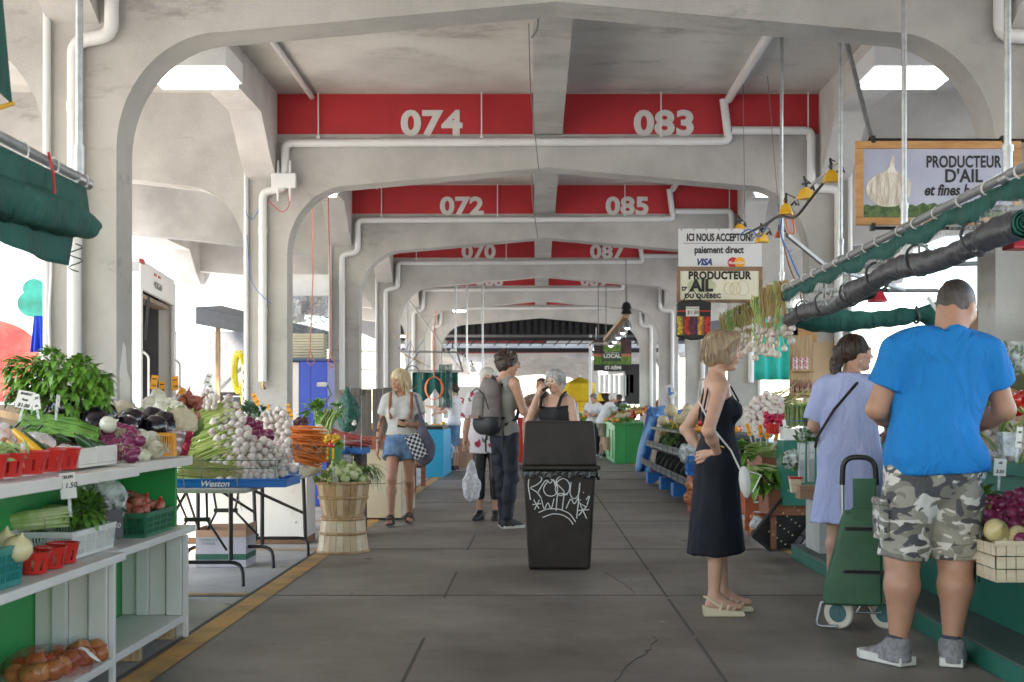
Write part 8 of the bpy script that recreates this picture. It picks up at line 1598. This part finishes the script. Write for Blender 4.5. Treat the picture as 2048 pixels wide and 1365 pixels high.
t = thing('counter_block', 'cream counter with a brown top board behind the rhubarb', 'counter', (GX(770, 14.4), 14.4, 0)); MB().bx(-.36, .18, 0, 1.6, .02, .40).bx(-.355, .175, .01, 1.6, .405, .78).build('body', mat('cream_panel', (.60, .52, .36), .6, var=.04), t, bevel=.004); MB().bx(-.55, .20, -.02, .02, .785, .93).build('top_board', M_woodb, t, bevel=.004)
t = thing('plastic_tray', 'blue tray of rhubarb on a black stand', 'tray', P(695, 900, 12.6)); MB().bx(-.2, .17, -.2, .4, -.04, .02).build('body', M_blue, t, bevel=.004); m = MB(); m.tube([(-.19, -.2, .09), (.16, -.2, .09), (.16, .4, .09)], .004, 5); m.tube([(.16, -.2, .0), (.16, -.2, .15)], .004, 5); m.tube([(-.0, -.2, .0), (-.0, -.2, .15)], .004, 5); m.build('wire_rail', M_steel, t); m = MB(); m.bx(.08, .15, -.15, .3, -.81, -.041); m.bx(-.18, -.12, -.15, .3, -.81, -.041); m.build('stand', M_black, t)
m = MB()
for k in range(44): z = rk.uniform(0, .14); y = 12.5+rk.uniform(-.05, .3); x = GX(735+rk.uniform(-6, 6), 12.6); m.tube([(x, y, GZ(893, 12.6)+z*.5), (x-.30, y+rk.uniform(-.02, .02), GZ(893, 12.6)+z*.8+.02), (x-.45, y, GZ(893, 12.6)+z+.06)], [.011, .011, .009], 6)
tag(m.build('rhubarb', mat('rhubarb_red', (.36, .05, .06), .4, vs=5, c2=(.46, .22, .13), lo=.42, hi=.66), smooth=60), 'red rhubarb stalks laid on the blue tray', 'rhubarb', kind='stuff')
t = thing('greens_bunch', 'broad rhubarb leaf and dark greens above the bushel basket', 'greens', P(672, 893, 12.3)); m = MB(); [m.leaf((rk.uniform(-.06, .04), rk.uniform(-.04, .04), rk.uniform(-.06, .05)), (rk.uniform(-1, .6), -.5, rk.uniform(-.8, .5)), (0, 0, 1), .17, .12, .3) for k in range(12)]; leafy(m, (.12, .1, -.14), .12, 90, .05, .03, .4, 1); m.build('leaves', [M_leaf, mat('purple_leaf', (.06, .03, .05), .5, c2=(.10, .05, .08))], t, smooth=60)
t = thing('slat_bench', 'brown slatted bench beyond the cream counter', 'bench', (GX(835, 19), 19, 0)); m = MB(); [m.bx(-.4, .02, k*.16, k*.16+.13, .40, .43) for k in range(12)]; m.build('seat', M_woodb, t); m = MB(); [m.bx(-.1, -.03, y, y+.06, 0, .399) for y in (.1, 1.7)]; m.build('leg', M_woodb, t)
t = thing('blue_counter', 'sky blue counter panel beyond the bench', 'counter', (GX(878, 23.5), 23.5, 0)); MB().bx(-.25, .08, 0, 2.2, 0, .86).build('body', mat('sky_blue_paint', (.02, .36, .62), .5, var=.05), t, bevel=.006); MB().bx(-.5, .06, .05, 2.2, .862, .92).build('top', M_black, t)
t = thing('market_stall', 'far stall with green draped cloth and produce beside the boy in white', 'stall', (GX(868, 27), 27, 0)); m = MB(); m.grid(lambda u, v: (-.45+.95*u, .06*math.sin(u*22), 2.0-.75*v*(.4+.6*abs(2*u-1)**.6)), 40, 8); m.build('drape', M_canvas, t, smooth=80, solid=.005); m = MB(); m.tube([(-1.6, 0, 2.05), (.6, 0, 2.02)], .02, 6); m.tube([(-1.6, -2, 2.35), (.6, -2, 2.33)], .02, 6); m.tube([(.6, 0, 2.02), (.6, -2, 2.33)], .02, 6); [m.tube([(x, y, z), (x, y, 4.4)], .022, 6) for x, y, z in ((-.35, -2, 2.34), (.45, 0, 2.02), (.62, 1.2, 2.1), (.95, 1.5, 2.0))]; m.tube([(-.6, 0, 3.6), (.6, 0, 2.0)], .016, 6); m.build('pipe_frame', M_steel, t, smooth=60); MB().bx(-1.6, .3, .3, 1.6, .0, .75).build('counter', M_black, t)
m = MB(); rr_ = random.Random(2)
for k in range(60): m.ball((-.2+rr_.uniform(-1.2, .5), .45+rr_.uniform(-.1, .8), .80+rr_.uniform(0, .12)), rr_.uniform(.04, .07), 8, 6, k % 4)
tag(m.build('produce', [M_leaf, M_ypep, M_tom, M_leafl], t, smooth=80), kind='stuff')
t = thing('banner', 'white banner with red letters behind the far green drape', 'banner', P(940, 800, 29)); MB().bx(-.6, .5, 0, .02, -.42, .30).build('panel', M_card, t); text('lettering', 'FRAISE', M_redp, .25, facing(0, -.004, -.05), t, bold=.004, ext=.001)
t = thing('hose_coil', 'orange hose coil hanging by the far green drape', 'hose', P(868, 777, 25)); m = MB(); [m.tube([(.15*math.cos(a*.35)*(1+.05*k), .01*k, .22*math.sin(a*.35)) for a in range(18)], .007, 5, closed=True) for k in range(5)]; m.tube([(0, 0, .2), (-.02, 0, .9), (.05, 0, 1.5)], .01, 5); m.build('coil', M_orc, t, smooth=60)
t = thing('net_sack', 'far green net hanging beside the orange hose', 'net', P(890, 770, 25.5)); m = MB(); m.grid(lambda u, v: (-.12+.26*u, .03*math.sin(u*20), .4-.85*v), 14, 6); m.build('net', film('green_net', (0, 0, 0)), t, smooth=80)
for i, (x, y, Y, lab) in enumerate(((905, 700, 30, 'white lamp cluster under the far pipe frame'), (925, 715, 31, 'second white lamp under the far pipe frame'), (945, 735, 32, 'third white lamp lower on the far pipe frame'))): work_light(P(x, y, Y), M_sheet, lab, 1.3, i, False)
t = thing('carton', 'brown carton standing behind the legs of the boy', 'carton', (GX(930, 27.5), 27.5, 0)); MB().bx(-.15, .17, 0, .3, 0, .62).build('body', mat('raw_card', (.36, .22, .14), .85), t); text('lettering', 'TUZIANA', M_wire, .09, facing(.0, -.004, .3) @ Matrix.Rotation(R(90), 4, 'Z'), t)
t = thing('cable_tangle', 'tangle of blue and yellow cables on the far columns', 'cables', P(825, 690, 20)); m = MB(); [m.tube([(rk.uniform(-.3, .3), 0, rk.uniform(-.3, .4)), (rk.uniform(-.2, .2), .02, rk.uniform(-.4, .3)), (rk.uniform(-.3, .3), .05, rk.uniform(-.6, .0))], .006, 4, k % 3) for k in range(6)]; m.tube([(.12*math.cos(a*.4), 0, -.5+.18*math.sin(a*.4)) for a in range(16)], .01, 4, 0, closed=True); m.build('cables', [M_wire, M_bluec, M_yelm], t)

# ---------------------------------------------------------------- right side, middle distance
M_dgrey = mat('charcoal_paint', (.030, .034, .034), .5, var=.15, vs=3)
t = thing('bin_stall', 'charcoal stall of curved scoop bins topped with melons and fruit', 'stall', (1.84, 16.0, 0))
for tier, (xo, zo) in enumerate(((0.0, .20), (.10, .52))):
    for k in range(10):
        y = k*.78; m = MB()
        for yy in (y, y+.74): m.prism([(xo+.02, zo+.02), (xo+.55, zo+.02), (xo+.55, zo+.34)]+[(xo+.55-.40*math.sin(a*.157), zo+.02+.32*math.cos(a*.157)) for a in range(11)], 'y', yy, yy+.025)
        m.bx(xo-.05, xo-.03, y+.026, y+.74, zo+.05, zo+.15); m.prism([(xo-.06, zo+.12), (xo+.02, zo), (xo+.04, zo), (xo-.03, zo+.13)], 'y', y+.026, y+.74); m.bx(xo+.03, xo+.55, y+.026, y+.74, zo, zo+.015); m.build('scoop_bin', M_dgrey, t)
MB().bx(.14, .9, 0, 7.8, .87, .91).build('top_board', M_dgrey, t); MB().bx(.56, .9, 0, 7.8, .1, .868).build('back', M_dgrey, t)
for i, (x, y, Y) in enumerate(((1312, 965, 21.6), (1366, 990, 18.4), (1340, 975, 20.0))): MB().bx(-.17, .19, -.12, .2, .0, .18).bx(-.1, .1, -.125, -.121, .03, .1).build('plastic_pallet', M_blue, None, M=Matrix.Translation((GX(x, Y)+.02, Y, .001))); 
for i, o in enumerate([o for o in C.objects if o.name.startswith('plastic_pallet')]): tag(o, ['blue plastic pallet below the charcoal bins by the plank', 'blue plastic pallet below the charcoal bins nearest the viewer', 'blue plastic pallet farthest back below the charcoal bins'][i], 'pallet')
ML = Proto(tag(MB().ball((0, 0, 0), (.10, .10, .095), 16, 10).build('melon', mat('melon_skin', (.58, .48, .28), .7, vs=30, c2=(.66, .56, .36), lo=.4, hi=.6, bump=.3, bs=80), smooth=80), None, 'melon', 'melons on the charcoal stall'))
for x, y, Y, lab in ((1326, 842, 20, 'melon at the near end of the blue tarpaulin'), (1342, 822, 20.5, 'biggest melon on the pile'), (1372, 833, 19, 'yellowish melon in the middle'), (1376, 819, 20, 'pale melon at the back of the charcoal stall'), (1398, 825, 18.5, 'pale melon nearest the bare arm'), (1358, 840, 19.5, 'small melon between the fruit')): ML.at(P(x, y, Y), (0, 0, x), 1.1 if 'big' in lab else .9, lab)
fr_ = MB().ball((0, 0, 0), .042, 12, 8); FRT = [Proto(tag(fr_.build('fruit', m_, smooth=80), 'small %s fruit on top of the charcoal stall' % c, 'fruit', '%s fruit on the charcoal stall' % c)) for m_, c in ((M_ypep, 'yellow'), (M_tom, 'red'), (mat('plum_skin', (.05, .02, .05), .3), 'dark'), (mat('orange_skin', (.65, .24, .02), .45), 'orange'))]
for k in range(80): FRT[k % 4].at((2.02+rk.uniform(0, .5), 16.2+rk.uniform(0, 7), .95+rk.uniform(0, .10)), (0, 0, 0), rk.uniform(.8, 1.25))
t = thing('parsley_bunch', 'feathery green carrot tops spilling from the charcoal bins', 'greens', P(1340, 868, 18.6)); leafy(MB(), (0, 0, 0), .16, 260, .07, .016, .4, up=.4).build('leaves', M_leaf, t, smooth=60)
for i, (x, y, r_) in enumerate(((1378, 903, .13), (1396, 892, .13), (1402, 915, .12))): lumpbag('greens_bag', ['bag of cauliflower leaves at the front of the blue basket', 'bag of greens behind the bare elbow', 'bag of greens touching the black dress'][i], 'bag', P(x, y+20, 15.2), r_, M_film2, fill_leaves, seed=70+i)
t = thing('plastic_basket', 'light blue basket under the bagged greens', 'basket', P(1400, 950, 15.2)); crate_mesh(.3, .3, .22, MB(), nx=2, ny=2).build('basket', M_blue, t)
t = thing('wooden_stand', 'orange brown wooden stand behind the black dress', 'stand', (GX(1405, 15.2), 15.4, 0)); MB().bx(-.12, .6, -.2, .3, .0, .43).build('box', mat('orange_wood', (.40, .10, .04), .6), t, bevel=.006); MB().bx(-.13, .62, -.22, .32, .431, .46).build('top', M_woodb, t)
ON = Proto(tag(onion_mesh(M_bonion, .05, roots=False), 'brown onion in the net by the hem of the black dress', 'onion', 'brown onions netted beside the black dress'))
for k in range(14): ON.at(P(1382+rk.uniform(-7, 9), 990+rk.uniform(-20, 16), 14.8), (k, k, 0), rk.uniform(.8, 1.1))
t = thing('blue_tarpaulin', 'blue tarpaulin draped over a red board cabinet', 'tarpaulin', (0, 0, 0)); Yt = 25.2
m = MB(); m.grid(lambda u, v: P(1296+80*u, 811+9*u+24*v*v+3*math.sin(u*11+v*3), 26.2-1.1*v), 18, 8); m.grid(lambda u, v: P(1296-27*v+(30+4*v)*u+3*math.sin(v*7+u*5)*v, 812+132*v+(24*u)*(1-v), 25.4-.35*u+.12*math.sin(u*9+v*3)), 14, 18); m.build('sheet', mat('blue_tarp', (.05, .17, .42), .5, vs=4, c2=(.08, .24, .50), lo=.4, hi=.6, bump=.4, bs=14, fold=.6), t, smooth=80, solid=.006)
t = thing('red_cabinet', 'red board cabinet with white trim under the blue tarpaulin', 'cabinet', P(1308, 943, 25.6)); MB().bx(-.10, .75, 0, 1.2, 0, 1.12).build('body', mat('red_board', (.36, .02, .03), .5, var=.06), t); m = MB(); m.bx(-.12, -.085, -.03, -.001, 0, 1.1); m.bx(-.08, .75, -.03, -.001, .40, .44); m.build('trim', M_white, t)
m = MB(); m.bar(P(1320, 845, 24), P(1303, 935, 23.4), .09, .03); tag(m.build('leaning_plank', M_woodp), 'pale plank leaning against the red cabinet', 'plank'); m = MB(); m.bar(P(1345, 945, 21.5), P(1315, 968, 21.2), .09, .04); tag(m.build('prop_board', M_wood), 'short brown board propping the charcoal bins', 'board')
t = thing('produce_stall', 'bright green far stall heaped with cauliflower, radish and peppers', 'stall', (GX(1228, 29.6), 29.4, 0)); MB().bx(0, .9, 0, 6.5, 0, .88).build('body', M_green, t, bevel=.01); MB().bx(.28, .33, -.03, 0.0, 0, .88).bx(-.02, .0, .5, 1.5, .1, .75).bx(-.02, .0, 1.9, 2.9, .1, .75).build('trim_board', M_green, t); MB().bx(-.05, .95, -.05, 6.5, .882, .92).build('top', M_green, t)
m = MB()
for k in range(220): x = rk.uniform(.0, .9); y = rk.uniform(0, 6); m.ball((x, y, .95+.30*x+rk.uniform(-.02, .06)), rk.uniform(.035, .06), 8, 6, (int(y*2)+k % 3) % 5)
tag(m.build('produce', [M_tom, M_leaf, M_ypep, M_leafl, M_carrot], t, smooth=80), kind='stuff'); leafy(m2 := MB(), (.45, 3, 1.2), 1.0, 160, .09, .05, .4, sq=(.4, 2.4, .12)); m2.build('greens', M_leaf, t, smooth=60)
cauliflower(P(1240, 838, 29.8), .12, 'far cauliflower at the front of the bright green stall'); cauliflower(P(1258, 836, 29.9), .13, 'second far cauliflower on the bright green stall')
t = thing('wooden_basket', 'small wooden basket beside the far green stall', 'basket', P(1219, 888, 31)); MB().lathe([(.001, -.16), (.14, -.16), (.17, .16), (.15, .16), (.001, -.12)], 16).build('basket', M_wood, t, smooth=40)
# farm banner and lamp rail
Yf = 27.5; t = thing('farm_banner', 'dark farm banner with grass print reading LOCAL and ST-REMI', 'banner', P(1225, 711, Yf)); W_ = 76*Yf/5200; H_ = 62*Yf/5200
MB().bx(-W_, W_, 0, .012, -H_, H_).build('panel', mat('banner_dusk', (.035, .02, .03), .5, vs=3, c2=(.13, .05, .05), lo=.4, hi=.65), t); MB().bx(-W_, W_, -.003, -.001, -H_, -H_+.13).build('black_band', M_black, t); MB().bx(-W_, W_, -.004, -.001, -H_+.131, -H_+.30).build('grass_print', mat('grass_print', (.04, .12, .02), .6, vs=30, c2=(.20, .34, .05), lo=.35, hi=.65, stretch=(1, 1, .25)), t); MB().bx(-W_, W_, -.0035, -.001, -H_+.30, -H_+.36).build('dusk_glow', mat('dusk_print', (.45, .16, .08), .6), t)
MB().bx(-.20, .18, -.03, -.01, -.13, .37).build('small_panel', mat('panel_green', (.025, .07, .03), .5, vs=6, c2=(.06, .09, .05), lo=.4, hi=.6), t); MB().bx(-.195, .175, -.034, -.031, .08, .22).build('grass_strip', mat('grass_print', (0, 0, 0)), t); MB().bx(-.195, .175, -.034, -.031, .225, .28).build('cloud_strip', mat('cloud_print', (.6, .45, .38), .6), t); text('lettering', 'LOCAL', M_card, .115, facing(-.01, -.036, -.02), t, bold=.004); text('lettering', 'Un producteur', M_card, .05, facing(-.01, -.036, .055), t, shear=.2); text('lettering', 'ST-RÉMI', M_card, .10, facing(.01, -.006, -H_+.06), t, bold=.004); text('lettering', 'FERME', M_card, .08, facing(-.28, -.004, H_-.09), t); text('lettering', 'Ferme', M_card, .04, facing(-.01, -.036, .33), t)
m = MB(); [m.tube([(x, .005, H_), (x, .005, 4.4-t.location.z)], .008, 5) for x in (-.3, .3)]; m.build('hanging_wire', M_wire, t)
t = thing('lamp_rail', 'slanting rail of chrome lamps on chains above the farm banner', 'lamp rail', (0, 0, 0)); m = MB(); a, b = P(1252, 632, 20.5), P(1212, 680, 25); m.bar(a, b, .10, .06); m.build('rail', M_wood, t); m = MB(); m.tube([a, a+Vector((0, 0, .9))], .008, 5); m.tube([b, b+Vector((0, 0, 1.6))], .008, 5); m.build('chain', M_wire, t)
for k in range(5): p = a.lerp(b, .1+k*.2)-Vector((-.06, 0, .09)); lm = MB().lathe([(.03, .07), (.06, .03), (.085, -.06), (.08, -.065), (.001, -.02)], 14, Matrix.Translation(p)).build('lamp_shade', M_steel, t, smooth=50); MB().ball(p-Vector((0, 0, .045)), .045, 10, 6).build('bulb', M_lamp, lm)
for k, (x, y) in enumerate(((1253, 612), (1253, 622))): MB().lathe([(.03, .06), (.06, .03), (.085, -.05), (.001, -.02)], 14, Matrix.Translation(P(x, y, 20.4))).build('spot_head', M_blackmetal, t, smooth=50)
small_lamp(1192, 698, 33, .15, 'small bulb lamp at the edge of the farm banner', .04); small_lamp(1192, 716, 33, .2, 'shaded bulb lamp below the small one', .04)
# far stalls around the bright opening
t = thing('yellow_awning', 'far yellow parasol with red and black striped drape', 'parasol', P(1160, 800, 48)); m = MB(); m.lathe([(.95, -.05), (.90, .0), (.55, .6), (.02, .85), (.001, .87)], 8); m.lathe([(.76, -.45), (.72, -.06), (.70, -.06)], 16); m.build('canopy', mat('yellow_canvas', (.75, .48, .01), .7), t); m = MB(); m.tube([(0, 0, .9), (0, 0, -2.6)], .03, 8); m.build('pole', M_steel, t); m = MB(); m.grid(lambda u, v: (.5+.9*u, .06*math.sin(u*40), .25-.9*v), 40, 6); m.build('red_drape', mat('dark_red_cloth', (.14, .01, .02), .8), t, smooth=80); MB().bx(-.9, 1.3, -.1, .1, -.06, .16).build('black_band', M_black, t)
t = thing('flower_stand', 'yellow and orange flowers on a stand behind the two women in white', 'flowers', (GX(1172, 40), 40, 0)); m = MB(); [m.ball((rk.uniform(-.5, .5), rk.uniform(-.3, .3), .75+rk.uniform(0, .35)), rk.uniform(.05, .09), 7, 5, k % 3) for k in range(70)]; tag(m.build('blossoms', [M_ypep, M_orange, M_leaf], t), kind='stuff'); MB().bx(-.6, .6, -.3, .3, 0, .7).build('stand', M_black, t)
t = thing('red_cloth', 'red cloth panel between the curly haired man and the bin', 'panel', (GX(1052, 30), 30, 0)); MB().bx(-.2, .3, 0, .1, 0, 1.05).build('panel', M_redp, t)
t = thing('market_stall', 'far right stall with pale lamps, green shade and hanging strips', 'stall', (GX(1215, 42), 42, 0)); m = MB(); [m.bx(k*.16-.4, k*.16-.28, 0, .03, 1.7+.1*math.sin(k), 2.35) for k in range(8)]; m.build('strips', M_card, t); m = MB(); m.lathe([(.35, 2.45), (.1, 2.75), (.02, 2.8)], 12, Matrix.Translation((.2, -.4, 0))); m.build('lamp_shade', M_greenp, t); MB().bx(.6, 1.2, 0, .1, 1.4, 2.7).build('poster', M_black, t); MB().bx(-.6, 1.5, .2, .6, 0, .9).build('counter', M_woodb, t); m = MB(); [m.tube([(x, .1, .9), (x, .1, 4.4)], .05, 8) for x in (-.55, .55)]; m.build('post', M_pvc, t)
t = thing('cloth_flag', 'blue and white flag cloth tied to a far column', 'cloth', P(1341, 785, 22)); m = MB(); m.add([(-.09, 0, .1), (.0, -.02, .14), (.11, 0, -.02), (.04, -.02, -.14), (-.05, 0, -.05)], [(0, 1, 2, 3, 4)]); m.build('cloth', M_card, t, solid=.01); MB().bx(-.04, -.0, -.03, -.021, -.06, .08).bx(.0, .05, -.031, -.022, -.03, .0).build('blue_cross', M_bluec, t)
# behind the garlic stall: turquoise curtain, shelf of bottles, posters, duct, greenhouse
t = thing('turquoise_curtain', 'turquoise translucent curtain behind the hanging garlic', 'curtain', P(1562, 700, 15.5)); m = MB(); m.grid(lambda u, v: (-.32+.66*u, .04*math.sin(u*26), .42-.78*v), 40, 6); m.build('cloth', mat('turquoise_cloth', (.04, .55, .48), .6, var=.1, emit=0), t, smooth=80, solid=.002)
t = thing('bottle_shelf', 'small wooden wall shelf on the tan column', 'shelf', P(1606, 790, 12.6)); MB().bx(-.13, .10, -.06, .05, -.005, .02).bx(-.11, .10, -.06, .05, .225, .245).bx(-.12, .11, .052, .065, -.03, .58).build('boards', M_wood, t, bevel=.002)
bt = MB().lathe([(.001, 0), (.016, 0), (.017, .005), (.017, .065), (.007, .085), (.006, .11), (.009, .112), (.009, .125), (.001, .125)], 12).build('bottle', mat('amber_syrup', (.20, .06, .015), .12, coat=.5), smooth=50); BT = Proto(tag(bt, 'small amber bottle on the wooden wall shelf', 'bottle', 'amber bottles on the wall shelf'))
for k in range(9): BT.at(P(1606, 790, 12.6)+Vector((-.11+(k % 5)*.045+(.02 if k > 4 else 0), -.04 if k < 5 else .01, .021)))
M_tea = mat('red_white_print', (.5, .10, .12), .5, vs=60, c2=(.68, .64, .62), lo=.45, hi=.55)
for k in range(3):
    for j in (1, 2): o = MB().bx(-.022, .022, -.04, .04, .0, .057).build('tea_box', M_tea); o.location = P(1606, 790, 12.6)+Vector((-.078+k*.05, -.01, .187+.06*j)); tag(o, 'small red and white box stacked on the upper wall shelf', 'box', 'red and white boxes on the wall shelf')
for i, (x, y, w_, h_, c, lab) in enumerate(((1586, 668, .05, .2, M_frame2, 'dark board hanging by the turquoise curtain'), (1610, 664, .12, .2, M_frame, 'tan board hanging on the tan column'))): o = MB().bx(-w_, w_, 0, .02, -h_/2, h_/2).build('hanging_board', c, None, bevel=.004); o.location = P(x, y, 12.7); tag(o, lab, 'board')
o = MB().bx(2.60, 3.03, 12.935, 12.948, 0, 1.9).build('warm_light_sheet', mat('warm_light_sheet', (.50, .36, .22), .7, var=.06)); tag(o, 'tan sheet painting warm light onto the column behind the asparagus', 'board')  # thin sheet added over the concrete; its tan paints the warm light there
o = MB().tube([(3.32, 9.9, .6), (3.32, 9.9, 4.36)], .078, 16).build('duct', mat('foil_duct', (.55, .56, .58), .3, m=.8, bump=.5, bs=24), smooth=60); tag(o, 'crinkled silver duct rising behind the framed garlic sign', 'duct')
t = thing('stack_board', 'dark brown upright board behind the man in the blue shirt', 'board', P(1970, 650, 9.2)); MB().bx(-.12, .12, 0, .03, -.4, .1).build('board', M_frame2, t)
t = thing('glasshouse', 'white glasshouse tunnel across the yard behind the garlic stall', 'glasshouse', (9.5, 22, 0)); m = MB()
arcp = [(2.6*math.cos(a*.157)+2.6, 3.0*math.sin(a*.157)+.6) for a in range(21)]
m.prism(arcp+[(0, 0), (0, 0)][:0], 'y', 0, 14); m.build('film_roof', mat('white_poly', (.72, .74, .74), .5), t, smooth=30); m = MB(); [m.tube([(x, y-.02, z) for x, z in arcp], .03, 5) for y in (0, 3.5, 7)]; m.tube([(0, -.03, 1.4), (5.2, -.03, 1.4)], .04, 5); m.build('hoop', mat('pale_green_paint', (.35, .58, .48), .6), t)
cable('cable', [P(1690, 770, 11.2), P(1695, 700, 11), P(1700, 640, 11)], .006, mat('green_cable', (.03, .25, .08), .5), 'green cord hanging behind the head of the woman in light blue')
o = MB().bar(P(1855, 595, 10.6), P(1882, 632, 10.6), .012, .03).build('price_holder', M_pvc); tag(o, 'white plastic price holder clipped to the green rolled curtain', 'holder')
